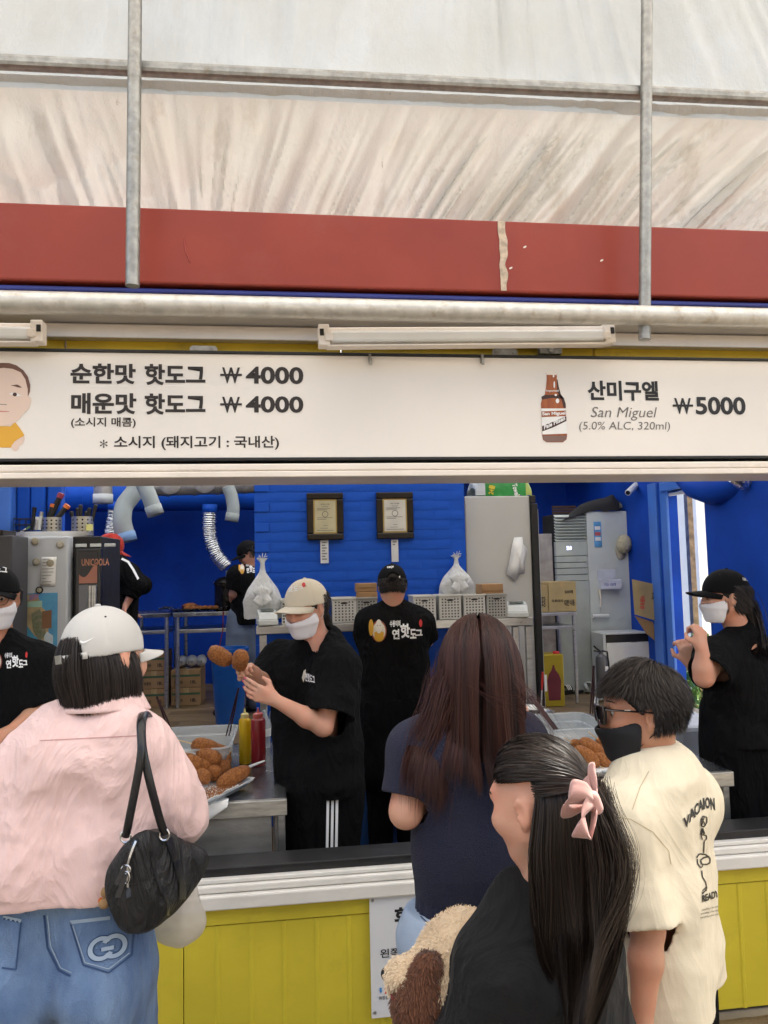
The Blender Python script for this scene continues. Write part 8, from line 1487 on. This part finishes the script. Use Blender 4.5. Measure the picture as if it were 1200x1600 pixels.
# ---- E: worker in cream cap holding corn dogs
def worker_cream():
    Y = 3.38; t = thing('person', 'worker in a cream cap, white mask and black T-shirt holding up two corn dogs', 'person', (PY(500, 1300, Y)[0], Y, .04)); hc = PY(478, 950, Y); hR = headframe(hc, R(138), R(-14), R(0)); s = 1.0; b = A([PY(502, 1300, Y)[0], Y, 0])
    bT = rz(R(118)); W_ = lambda x, y, z: b+bT@A([x, y, z]); shR = PY(436, 1032, Y+.13); shL = PY(528, 1036, Y-.13); nk = PY(508, 982, Y)
    elR = PY(398, 1085, Y+.10); wrR = PY(384, 1046, Y-.04); elL = PY(505, 1135, Y-.22); wrL = PY(430, 1094, Y-.27)
    elR = PY(412, 1072, Y+.05); wrR = PY(398, 1050, Y-.10)
    S = SDF(); head_prims(S, hc, hR, s); S.c(PY(503, 1028, Y), hc+hR@A([0, -.02, -.06]), .060, .052, .03); S.c(shL+A([0, 0, -.04]), shR+A([0, 0, -.04]), .035, None, .05); S.c(nk+A([0, 0, -.08]), W_(0, 0, .97), .06, .08, .04)
    arm(S, shL+A([0, 0, -.03]), elL, wrL, 1.05); arm(S, shR+A([0, 0, -.03]), elR, wrR, 1.05)
    tl_ = hand(S, wrL, nrm(PY(384, 1076, Y-.27)-wrL), (-.2, .85, .3), -1, curl=(.10, .32, .42, .5), thumb=.2, s=1.0, spread=.10, par=t, nails=M_nail)
    hand(S, wrR, nrm(PY(374, 1036, Y-.20)-wrR), (.2, -.35, -.85), -1, curl=(1.2, 1.3, 1.3, 1.35), thumb=.9, s=.95, par=t)
    mk('body', S.mesh(.0042, bb=(A([-9, -9, .95]), A([9, 9, 9]))), M_skin, t); face_bits(t, hc, hR, s, .3)
    S = SDF(); hz = PY(500, 1238, Y)[2]; 
    S.c(PY(465, 1060, Y+.05), PY(472, 1200, Y), .115, .125, .06); S.c(PY(518, 1060, Y-.03), PY(515, 1210, Y), .125, .15, .06); S.c(nk+A([-.03, 0, -.05]), shR+A([0, 0, -.02]), .05, .07, .06); S.c(nk+A([.02, 0, -.04]), shL+A([0, 0, -.02]), .055, .08, .06)
    S.c(shR, shR+(elR-shR)*.9, .085, .085, .05, None, 1., True); sl = shL+A([0, 0, -.03]); e = sl+(elL+A([.02, 0, .01])-sl)*.82; S.c(sl, e, .095, .10, .05, None, 1., True)
    S.minus('c', nk+A([-.02, -.02, .05]), nk+A([-.065, -.085, -.085]), .055, .034, k=.01)
    V = S.mesh(.0062, 0, .013, lambda P: folds(3.3, .018, (5, 5, 3))(P)+crumple(6, .006)(P), cutz=hz); sh_ = mk('t_shirt', V, M_tee, t); bv = bvh(V)
    g = G(); a = PY(472, 1066, Y-.3); poly_g(g, [(0, .4), (.008, 1), (.016, 1.15), (.017, .6), (.006, .0)], a+A([0, 0, 0]), (1, 0, 0), (0, 0, .045)); decal(sh_, 'emblem', g, bv, ray(476, 1060), mat('emblem_cream', 0), .002)
    g = G(); textbox(g, '연핫도그', PY(477, 1064, Y-.3), PY(492, 1069, Y-.3)-PY(477, 1064, Y-.3), (0, 0, .035), .04); decal(sh_, 'lettering', g, bv, ray(484, 1060), M_whink, .002)
    # trousers with stripes
    S = SDF()
    for q, (x1_, x2_) in ((-1, (478, 478)), (1, (528, 523))): S.c(PY(x1_, 1230, Y+.03*q), PY(x2_, 1345, Y+.02*q), .125, .105, .04); S.c(PY(x2_, 1345, Y+.02*q), A([PY(x2_, 1345, Y)[0], Y+.02*q, .12]), .105, .07, .03)
    VT = S.mesh(.008, 0, 0, folds(2.9, .008, (6, 6, 2.5)), planes=[((0, 0, .06), (0, 0, -1))]); tr = mk('trousers', VT, M_blkp, t); bt = bvh(VT)
    for x in (510, 517.5, 524.5):
        g = G(); a, b_ = PY(x+2, 1246, Y-.3), PY(x-3.5, 1350, Y-.3); b_[2] -= .3; n_ = A([.0055, 0, 0]); g.add([a-n_, b_-n_, b_+n_, a+n_], [(0, 1, 2, 3)]); decal(tr, 'stripe', g, bt, ray(517, 1300), M_whink, .004)
    for x in (478, 525): shoe(t, (PY(x, 1345, Y)[0], Y, .042), R(118), M_blk)
    M_h = hairmat('black_hair', 0, 0)
    headhair(hc, hR, 1.0, 2600, .035, M_h, t, lambda d: (d[:, 2] < .35) & (d[:, 1] < -.12) & (d[:, 2] > -.5), crown=(0, .3, .95), grav=.05, lift=.05, rad=.0015, seed=31, R0=(.078, .097, .098))
    rg = np.random.default_rng(2); N = 1200; kp = A(hc)+hR@A([0, -.098, -.02])+rg.normal(size=(N, 3))*.007; G3 = grow(kp, hR@A([0, -.6, -.5])+rg.normal(size=(N, 3))*.1, .27+.05*rg.random(N), 16, .35, [(PY(525, 1060, Y), (.13, .13, .11), np.eye(3))], .03, 9); hair_obj([strands(G3, .0018, rg.random(N)*.4)], M_h, t, 'ponytail')
    M_cc = cloth('cream_cap_twill', (.70, .62, .48), bump=.12, bs=500, rough=.8, var=.02, wrink=0)
    o, VF = cap(t, hc, hR, s, M_cc, tilt=R(8), dome=(.090, .110, .105), brimlen=.078, strap_hole=True); bc = bvh(VF)
    for tx, x0_, x1_, y0_, y1_ in (('연', 443, 449, 928, 919), ('핫', 449, 458, 926, 915), ('도', 459, 466, 924, 916), ('그', 466, 474, 921, 917)):
        g = G(); textbox(g, tx, PY(x0_, y0_, Y-.3), PY(x1_, y0_-1, Y-.3)-PY(x0_, y0_, Y-.3), (0, 0, (y0_-y1_)*3/F), .03); decal(o, 'lettering', g, bc, ray(458, 920), M_whink, .002)
    g = G(); c = PY(474.5, 914, Y-.3); poly_g(g, circ(0, 0, .0075, .010, 14), c, (1, 0, 0), (0, 0, 1)); decal(o, 'emblem', g, bc, ray(474, 914), M_redink, .002)
    surgical_mask(t, hc, hR, 1.03, mat('white_mask', (.80, .78, .80), .7, var=.02, bump=.08, bs=60))
    g = G(); ea = A(hc)+hR@A([-.080, -.004, -.034]); g.ell(ea, (.004,)*3, su=8, sv=6); g.build('earring', M_gold, t)
    # corn dogs in the hand
    hp = wrR+nrm(PY(374, 1036, Y-.20)-wrR)*.075
    a, b_ = PY(326, 1014, Y-.22), PY(362, 1036, Y-.20); k = 1.0; corndog(a, b_, .036, 'long corn dog held up pointing left by the worker in the cream cap', .10, 'corn dogs held by the worker')
    a, b_ = PY(377, 1018, Y-.30), PY(374, 1045, Y-.22); corndog(a+A([0, -.015, 0]), b_, .0335, 'corn dog seen end on in the same raised hand', .09, 'corn dogs held by the worker')
worker_cream(); stamp('E')
def ponytail(t, p0, d0, L_, N, m_, coll, seed, spread=.012, rad=.0018):
    rg = np.random.default_rng(seed); kp = A(p0)+rg.normal(size=(N, 3))*spread; G3 = grow(kp, A(d0)+rg.normal(size=(N, 3))*.12, L_*(.85+.2*rg.random(N)), 18, .25, coll, .05, seed, wav=lambda p, u: .08*np.stack([vnoise(p*A([22, 22, 4])+k*5) for k in range(3)], 1)); hair_obj([strands(G3, rad, rg.random(N)*.5)], m_, t, 'ponytail')
# ---- F: man from behind
def worker_back():
    Y = 4.45; z0 = .042; t = thing('person', 'worker standing with his back turned in a black cap and printed black T-shirt', 'person', (PY(616, 1300, Y)[0], Y, z0)); hc = PY(613, 915, Y); hR = headframe(hc, R(-4), R(-10)); b = A([PY(617, 1300, Y)[0], Y, z0]); s = 1.0
    shL = PY(578, 968, Y); shR = PY(656, 968, Y); elL = PY(569, 1000, Y+.10); elR = PY(667, 1000, Y+.10); wrL = elL+A([.05, .22, .0]); wrR = elR+A([-.05, .22, 0]); S = SDF(); head_prims(S, hc, hR, s); S.c(PY(614, 962, Y), hc+hR@A([0, -.02, -.06]), .062, .056, .03); S.c(A(shL)+A([0, 0, -.04]), A(shR)+A([0, 0, -.04]), .04, None, .05)
    for q in (-1, 1): S.c(b+A([.07*q, 0, 1.25]), b+A([.07*q, 0, .95]), .09, .09, .05)
    arm(S, shL, elL, wrL, 1.1); arm(S, shR, elR, wrR, 1.1); hand(S, wrL, (.3, .8, .1), (0, 0, -1), -1); hand(S, wrR, (-.3, .8, .1), (0, 0, -1), 1); mk('body', S.mesh(.008), M_skin, t); face_bits(t, hc, hR)
    S = SDF(); hz = PY(617, 1104, Y)[2]
    for q in (-1, 1): S.c(PY(616+q*22, 985, Y), PY(617+q*22, 1095, Y), .125, .125, .06); S.c(PY(616+q*12, 952, Y), (shR if q > 0 else shL)+A([0, 0, -.02]), .055, .075, .06)
    S.c(PY(615, 958, Y), PY(616, 985, Y), .072, .09, .05)
    for sh, el in ((shL, elL), (shR, elR)): S.c(sh+A([0, 0, -.02]), sh+(el-sh)*.75+A([0, 0, -.01]), .082, .085, .05, None, 1., True)
    V = S.mesh(.007, 0, .014, folds(6.6, .017, (5, 5, 4)), cutz=hz); sh_ = mk('t_shirt', V, M_tee, t); bv = bvh(V); a, b_ = PY(580, 1003, Y-.4), PY(662, 1000, Y-.4); emblem(sh_, a, b_-a, A([0, 0, .125]), bv, ray(620, 988))
    S = SDF(); S.c(b+A([-.06, 0, 1.0]), b+A([-.08, 0, .52]), .125, .15, .04); S.c(b+A([.06, 0, 1.0]), b+A([.08, 0, .52]), .125, .15, .04); mk('apron_skirt', S.mesh(.01, 0, 0, folds(2, .008, (6, 6, 2)), planes=[((0, 0, PY(617, 1105, Y)[2]+.06), (0, 0, 1)), ((0, 0, PY(600, 1240, Y)[2]), (0, 0, -1))]), M_blkp, t)
    S = SDF()
    for q in (-1, 1): S.c(b+A([.08*q, .02, .6]), b+A([.085*q, .0, .09]), .09, .07, .02)
    mk('trousers', S.mesh(.01, 0, 0, folds(2, .005)), M_blkp, t)
    for q in (-1, 1): shoe(t, b+A([.085*q, -.02, 0]), 0, M_blk)
    headhair(hc, hR, 1., 2500, .018, hairmat('black_hair', 0, 0), t, lambda d: (d[:, 2] < .12) & (d[:, 1] < .1) & (d[:, 2] > -.6), crown=(0, .2, .95), grav=.1, lift=.0, rad=.0014, seed=41)
    M_bc = cloth('black_cap_twill', (.009, .009, .010), rough=.8, sheen=.05); o, VF = cap(t, hc, hR, 1., M_bc, tilt=R(2), brimlen=.07); bc = bvh(VF)
    g = G(); a = PY(605, 889, Y-.4); textbox(g, 'KIM.JH', a, PY(615, 888, Y-.4)-a, (0, 0, .014), .03); decal(o, 'lettering', g, bc, ray(610, 888), M_whink, .002); g = G(); a = PY(621, 904, Y-.4); textbox(g, '연', a, PY(625, 904, Y-.4)-a, (0, 0, .015), .03); decal(o, 'lettering', g, bc, ray(623, 902), M_whink, .006)
worker_back(); stamp('F')
# ---- G: worker at the left edge with glasses
def worker_left():
    Y = 3.25; t = thing('person', 'worker cut by the left edge with black cap, glasses and white mask', 'person', (PY(20, 1300, Y)[0], Y, .04)); hc = PY(-6, 935, Y); hR = headframe(hc, R(-168), R(-3)); s = 1.02; S = SDF(); nk = PY(0, 985, Y); shL = PY(62, 1035, Y); shR = PY(-70, 1035, Y); elL = PY(72, 1105, Y-.03); wrL = PY(20, 1142, Y-.22); elR = PY(-95, 1110, Y); wrR = PY(-50, 1145, Y-.22)
    head_prims(S, hc, hR, s); S.c(PY(-4, 1015, Y), hc+hR@A([0, -.02, -.06]), .062, .056, .03); S.c(A(shL)+A([0, 0, -.04]), A(shR)+A([0, 0, -.04]), .04, None, .05); arm(S, shL, elL, wrL, 1.15); arm(S, shR, elR, wrR, 1.1); hand(S, wrL, (-.8, -.3, -.1), (0, 0, -1), 1, curl=(.4, .4, .5, .5)); hand(S, wrR, (.8, -.3, -.1), (0, 0, -1), -1)
    for q in (-1, 1): S.c(PY(0+q*25, 1060, Y), PY(5+q*25, 1200, Y), .09, .09, .05)
    mk('body', S.mesh(.0065), M_skin2, t); face_bits(t, hc, hR, s)
    S = SDF(); hz = .72
    for q in (-1, 1): S.c(PY(0+q*38, 1055, Y), PY(5+q*32, 1250, Y), .12, .13, .06); S.c(nk+A([.03*q, 0, -.04]), (shL if q > 0 else shR)+A([0, 0, -.02]), .05, .075, .06)
    for sh, el in ((shL, elL), (shR, elR)): S.c(sh+A([0, 0, -.02]), sh+(el-sh)*.95+A([.01, 0, 0]), .088, .105, .05, None, 1., True)
    S.minus('c', nk+A([0, 0, .06]), nk+A([.0, -.10, -.03]), .055, .04, k=.01)
    V = S.mesh(.0065, 0, .013, lambda P: folds(7.2, .017, (5, 5, 3.4))(P), cutz=hz); sh_ = mk('t_shirt', V, M_tee, t); bv = bvh(V); a, b_ = PY(-14, 1048, Y-.4), PY(44, 1045, Y-.4); emblem(sh_, a, b_-a, A([0, 0, .068]), bv, ray(15, 1040))
    S = SDF()
    for q in (-1, 1): S.c(A([PY(5, 1250, Y)[0]+.08*q, Y, .8]), A([PY(5, 1250, Y)[0]+.09*q, Y, .12]), .12, .08, .03)
    mk('trousers', S.mesh(.01), M_blkp, t)
    for q in (-1, 1): shoe(t, (PY(5, 1250, Y)[0]+.09*q, Y, .042), R(180), M_blk)
    headhair(hc, hR, s, 1500, .03, hairmat('black_hair', 0, 0), t, lambda d: (d[:, 2] < .2) & (d[:, 1] < .1) & (d[:, 2] > -.35), crown=(0, .2, .95), grav=.12, lift=.02, rad=.0014, seed=51)
    M_bc = mat('black_cap_twill', 0); o, VF = cap(t, hc, hR, s, M_bc, tilt=R(7), brimlen=.062); bc = bvh(VF); g = G(); textbox(g, '도그', PY(-8, 893, Y-.4), PY(11, 895, Y-.4)-PY(-8, 893, Y-.4), (0, 0, .022), .03); decal(o, 'lettering', g, bc, ray(3, 890), M_whink, .002); g = G(); poly_g(g, circ(0, 0, .008, .010, 12), PY(7.5, 881, Y-.4), (1, 0, 0), (0, 0, 1)); decal(o, 'emblem', g, bc, ray(7, 881), M_redink, .002)
    surgical_mask(t, hc, hR, s*1.02, mat('white_mask', 0))
    gl = thing('glasses', 'thin dark framed glasses on the worker at the left edge', 'glasses', hc); L = lambda x, y, z: A(hc)+hR@(A([x, y, z])*s)
    for k in (-1, 1): g = G(); g.tube([L(.033*k+.025*math.cos(a), .102-.004*abs(math.cos(a)), .002+.021*math.sin(a)) for a in np.linspace(0, 6.3, 24)], .0015, 6); g.tube([L(.058*k, .098, .012), L(.077*k, .04, .014), L(.082*k, -.02, .006)], .0016, 6); g.build('rim', M_blk, gl, smooth=50)
    g = G(); g.tube([L(-.009, .102, .008), L(.009, .102, .008)], .0015, 6); g.build('bridge', M_blk, gl)
worker_left(); stamp('G')
# ---- H: worker at the right, profile
def worker_right():
    Y = 3.35; t = thing('person', 'worker in profile at the right edge with black cap, ponytail and black apron', 'person', (PY(1165, 1300, Y)[0], Y, .04)); hc = PY(1131, 933, Y); hR = headframe(hc, R(82), R(2)); s = 1.03; nk = PY(1156, 975, Y); shL = PY(1118, 1022, Y-.13); shR = PY(1190, 1020, Y+.13)
    elL = PY(1100, 1058, Y-.20); wrL = PY(1097, 1015, Y-.22); elR = PY(1100, 1062, Y+.12); wrR = PY(1078, 1036, Y+.05); S = SDF(); head_prims(S, hc, hR, s); S.c(PY(1162, 1005, Y), hc+hR@A([0, -.025, -.06]), .062, .054, .03); S.c(A(shL)+A([0, 0, -.04]), A(shR)+A([0, 0, -.04]), .04, None, .05); arm(S, shL, elL, wrL, 1.15); arm(S, shR, elR, wrR, 1.1)
    hand(S, wrL, (.0, .1, 1), (-.3, .9, 0), 1, curl=(1.1, 1.1, 1.2, 1.2), thumb=.8, par=t); hand(S, wrR, (-.2, 0, .8), (0, 1, 0), 1, curl=(.9, 1, 1, 1), par=t, nails=M_nail)
    for q in (-1, 1): S.c(PY(1165+q*14, 1060, Y), PY(1165+q*14, 1200, Y), .10, .11, .05)
    mk('body', S.mesh(.0055, bb=(A([-9, -9, .7]), A([9, 9, 9]))), M_skin, t); face_bits(t, hc, hR, s)
    S = SDF(); S.c(PY(1148, 1060, Y-.04), PY(1152, 1180, Y), .14, .15, .06); S.c(PY(1185, 1060, Y+.04), PY(1190, 1180, Y), .15, .17, .06); S.c(nk+A([0, 0, -.05]), shL+A([0, 0, -.02]), .06, .085, .06); S.c(nk+A([.03, 0, -.05]), shR+A([0, 0, -.02]), .06, .085, .06)
    for sh, el in ((shL, elL), (shR, elR)): S.c(sh+A([0, 0, -.02]), sh+(el-sh)*.88+A([0.01, 0, 0]), .092, .098, .05, None, 1., True)
    V = S.mesh(.0065, 0, .013, folds(9.4, .017, (5, 5, 3.4)), cutz=PY(1150, 1160, Y)[2]); mk('t_shirt', V, M_tee, t)
    S = SDF(); bx_ = PY(1168, 1200, Y)[0]; S.c((bx_-.07, Y, 1.02), (bx_-.09, Y, .35), .14, .15, .05); S.c((bx_+.07, Y, 1.02), (bx_+.07, Y, .35), .16, .16, .05); VA = S.mesh(.009, 0, 0, folds(4.5, .010, (5, 5, 2)), planes=[((0, 0, .30), (0, 0, -1))]); ap = mk('apron', VA, M_blkp, t)
    g = G(); c = PY(1193, 1162, Y-.4); poly_g(g, circ(0, 0, .014, .006, 10), c, (1, 0, .3), (0, 0, 1)); decal(ap, 'label', g, bvh(VA), ray(1193, 1162), M_whink, .003)
    S = SDF()
    for q in (-1, 1): S.c((bx_+.08*q, Y, .5), (bx_+.09*q, Y, .12), .1, .08, .03)
    mk('trousers', S.mesh(.01), M_blkp, t)
    for q in (-1, 1): shoe(t, (bx_+.09*q, Y, .042), R(82), M_blk)
    M_h = hairmat('black_hair', 0, 0); headhair(hc, hR, s, 2400, lambda d: .06+.03*(d[:, 2] < 0), M_h, t, lambda d: (d[:, 2] < .4) & (d[:, 1] < .12) & (d[:, 2] > -.5), crown=(0, .6, .6), grav=.03, lift=.04, rad=.0017, seed=61)
    ponytail(t, A(hc)+hR@A([0, -.11, -.02]), (.5, -.1, -.7), .36, 900, M_h, [(PY(1185, 1060, Y), (.15, .15, .16), np.eye(3))], 12, .016)
    ponytail(t, A(hc)+hR@A([-.068, .02, -.01]), (.1, 0, -1), .07, 30, M_h, [], 13, .004, .0008)
    M_bc = mat('black_cap_twill', 0); o, VF = cap(t, hc, hR, s, M_bc, tilt=R(3), brimlen=.075); bc = bvh(VF); g = G(); a = PY(1160, 907, Y-.4); textbox(g, 'THENORTH', a, PY(1173, 909, Y-.4)-a, (0, 0, .012), .03); decal(o, 'lettering', g, bc, ray(1167, 905), M_whink, .002)
    surgical_mask(t, hc, hR, s, mat('white_mask', 0))
worker_right(); stamp('H')
# ---- I, J: two cooks in the back kitchen
def cook_red():
    Y = 6.35; t = thing('person', 'cook in a red cap and white mask bending over the back table', 'person', (PY(185, 1000, Y)[0], Y, zf2)); hc = PY(172, 858, Y); hR = headframe(hc, R(-75), R(-25)); S = SDF(); sh1 = PY(185, 885, Y-.12); sh2 = PY(180, 885, Y+.15); el = PY(213, 915, Y-.12); wr = PY(197, 945, Y-.15); head_prims(S, hc, hR); S.c(PY(178, 890, Y), hc+hR@A([0, -.02, -.06]), .058, .052, .03); arm(S, sh1, el, wr, 1.05); arm(S, sh2, el+A([0, .25, 0]), wr+A([0, .2, 0])); hand(S, wr, (-.3, -.1, -.9), (1, 0, 0), 1); hand(S, wr+A([0, .2, 0]), (.4, 0, -.9), (1, 0, 0), 1); S.c(PY(182, 905, Y), PY(180, 960, Y), .1, None, .05); mk('body', S.mesh(.01), M_skin, t); face_bits(t, hc, hR)
    S = SDF(); S.c(PY(188, 905, Y), PY(182, 1000, Y), .155, .16, .06); S.c(PY(180, 885, Y), PY(190, 900, Y), .09, .14, .06); S.c(sh1, el, .095, .08, .05); S.c(el, el+(wr-el)*.62, .075, .06, .04, None, 1., True); S.c(sh2, el+A([0, .25, 0]), .09, .08, .05)
    V = S.mesh(.011, 0, 0, folds(5, .01)); sh_ = mk('sweatshirt', V, M_tee, t); bv = bvh(V)
    Q = [PY(x, y, Y-.5) for x, y in ((190, 873), (200, 878), (208, 890), (216, 905))]; g = G()
    for i in range(3): n_ = A([.006, 0, .006]); g.add([Q[i]-n_, Q[i+1]-n_, Q[i+1]+n_, Q[i]+n_], [(0, 1, 2, 3)])
    decal(sh_, 'sleeve_stripe', g, bv, ray(200, 890), M_whink, .004)
    S = SDF(); S.c(PY(182, 1000, Y), A([PY(182, 1000, Y)[0], Y, zf2+.1]), .16, .12, .05); S.c(PY(205, 1040, Y), PY(207, 1090, Y), .10, .08, .05); mk('apron', S.mesh(.012, 0, 0, folds(3, .01)), M_blkp, t)
    for q in (-1, 1): shoe(t, (PY(182, 1000, Y)[0]+.09*q, Y, zf2+.002), R(-75), M_blk)
    headhair(hc, hR, 1., 500, .03, hairmat('black_hair', 0, 0), t, lambda d: (d[:, 2] < .4) & (d[:, 1] < .1) & (d[:, 2] > -.5), rad=.002, seed=71); cap(t, hc, hR, 1., cloth('red_cap_twill', (.50, .035, .022), rough=.7), tilt=R(0), brimlen=.078); surgical_mask(t, hc, hR, 1., mat('white_mask', 0))
def cook_far():
    Y = 7.05; t = thing('person', 'cook in a black printed T-shirt and grey jeans by the fryer', 'person', (PY(388, 1000, Y)[0], Y, zf2)); hc = PY(388, 866, Y); hR = headframe(hc, R(100), R(-22)); S = SDF(); sh1 = PY(372, 900, Y-.1); sh2 = PY(400, 897, Y+.1); el = PY(365, 928, Y-.1); wr = PY(366, 948, Y+.1); head_prims(S, hc, hR); S.c(PY(390, 893, Y), hc+hR@A([0, -.02, -.06]), .06, .055, .03); arm(S, sh1, el, wr, 1.1); arm(S, sh2, el+A([.3, .2, 0]), wr+A([.2, .2, 0])); hand(S, wr, (-.3, .3, -.8), (1, 0, 0), 1); hand(S, wr+A([.2, .2, 0]), (-.3, .3, -.8), (1, 0, 0), 1); mk('body', S.mesh(.01), M_skin2, t); face_bits(t, hc, hR)
    S = SDF(); S.c(PY(384, 912, Y), PY(386, 968, Y), .14, .15, .06); S.c(PY(396, 912, Y), PY(396, 968, Y), .14, .15, .06); S.c(sh1, sh1+(el-sh1)*.8, .09, .085, .05, None, 1., True); S.c(PY(388, 893, Y), sh1, .07, .09, .06); V = S.mesh(.011, 0, 0, folds(5, .01), planes=[((0, 0, PY(386, 975, Y)[2]), (0, 0, -1))]); sh_ = mk('t_shirt', V, M_tee, t); a = PY(374, 897, Y-.5); emblem(sh_, a, PY(402, 896, Y-.5)-a, A([0, 0, .10]), bvh(V), ray(386, 892))
    S = SDF(); bx_ = PY(383, 1000, Y)[0]
    for q in (-1, 1): S.c(A([bx_+.06*q+.02, Y, PY(386, 968, Y)[2]+.02]), A([bx_+.10*q-.02, Y-.1*(q < 0), zf2+.10]), .125, .08, .03)
    mk('jeans', S.mesh(.011, 0, 0, folds(3, .012, (6, 6, 4))), mat('grey_denim', (.13, .16, .21), .9, var=.15, bump=.3, bs=300), t)
    for q in (-1, 1): shoe(t, (bx_+.10*q-.02, Y-.1*(q < 0), zf2+.002), R(100), M_blk)
    headhair(hc, hR, 1., 500, .03, hairmat('black_hair', 0, 0), t, lambda d: (d[:, 2] < .4) & (d[:, 1] < .1) & (d[:, 2] > -.5), rad=.002, seed=81); cap(t, hc, hR, 1., mat('black_cap_twill', 0), brimlen=.075)
cook_red(); cook_far(); stamp('IJ')
# hats near the air conditioner
def loose_cap(name, label, c, Rm, m_): 
    t = thing(name, label, 'cap', c); S = SDF(); S.e(c, (.085, .10, .085), Rm, .01); V = S.mesh(.006, 0, .007, folds(2, .006), planes=[(A(c), -(Rm@A([0, 0, 1])))]); mk('crown', V, m_, t)
    P = np.zeros((14, 6, 3))
    for i in range(14):
        a_ = -1.1+2.2*i/13
        for j in range(6): P[i, j] = A(c)+Rm@A([.085*math.sin(a_), .10*math.cos(a_)+.06*j/5*(1-abs(a_/1.1)**3), -.004-.02*(a_)**2])
    g = G(); g.grid(P); g.build('brim', m_, t, smooth=60, solid=.004)
loose_cap('baseball_cap', 'beige cap hanging on the side of the white air conditioner', PY(974, 850, Ya-.03), rotm((0, 0, 1), R(0))@rotm((1, 0, 0), R(95))@rotm((0, 1, 0), R(10))@rotm((0, 0, 1), R(170)), mat('beige_cap', (.42, .38, .28), .8, bump=.1, bs=200)); loose_cap('baseball_cap', 'grey camouflage cap lying on top of the air conditioner at the right', PY(976, 795, Ya+.15), rz(R(-120)), mat('camo_cap', (.2, .2, .18), .85, var=.6, vs=25))
stamp('end')
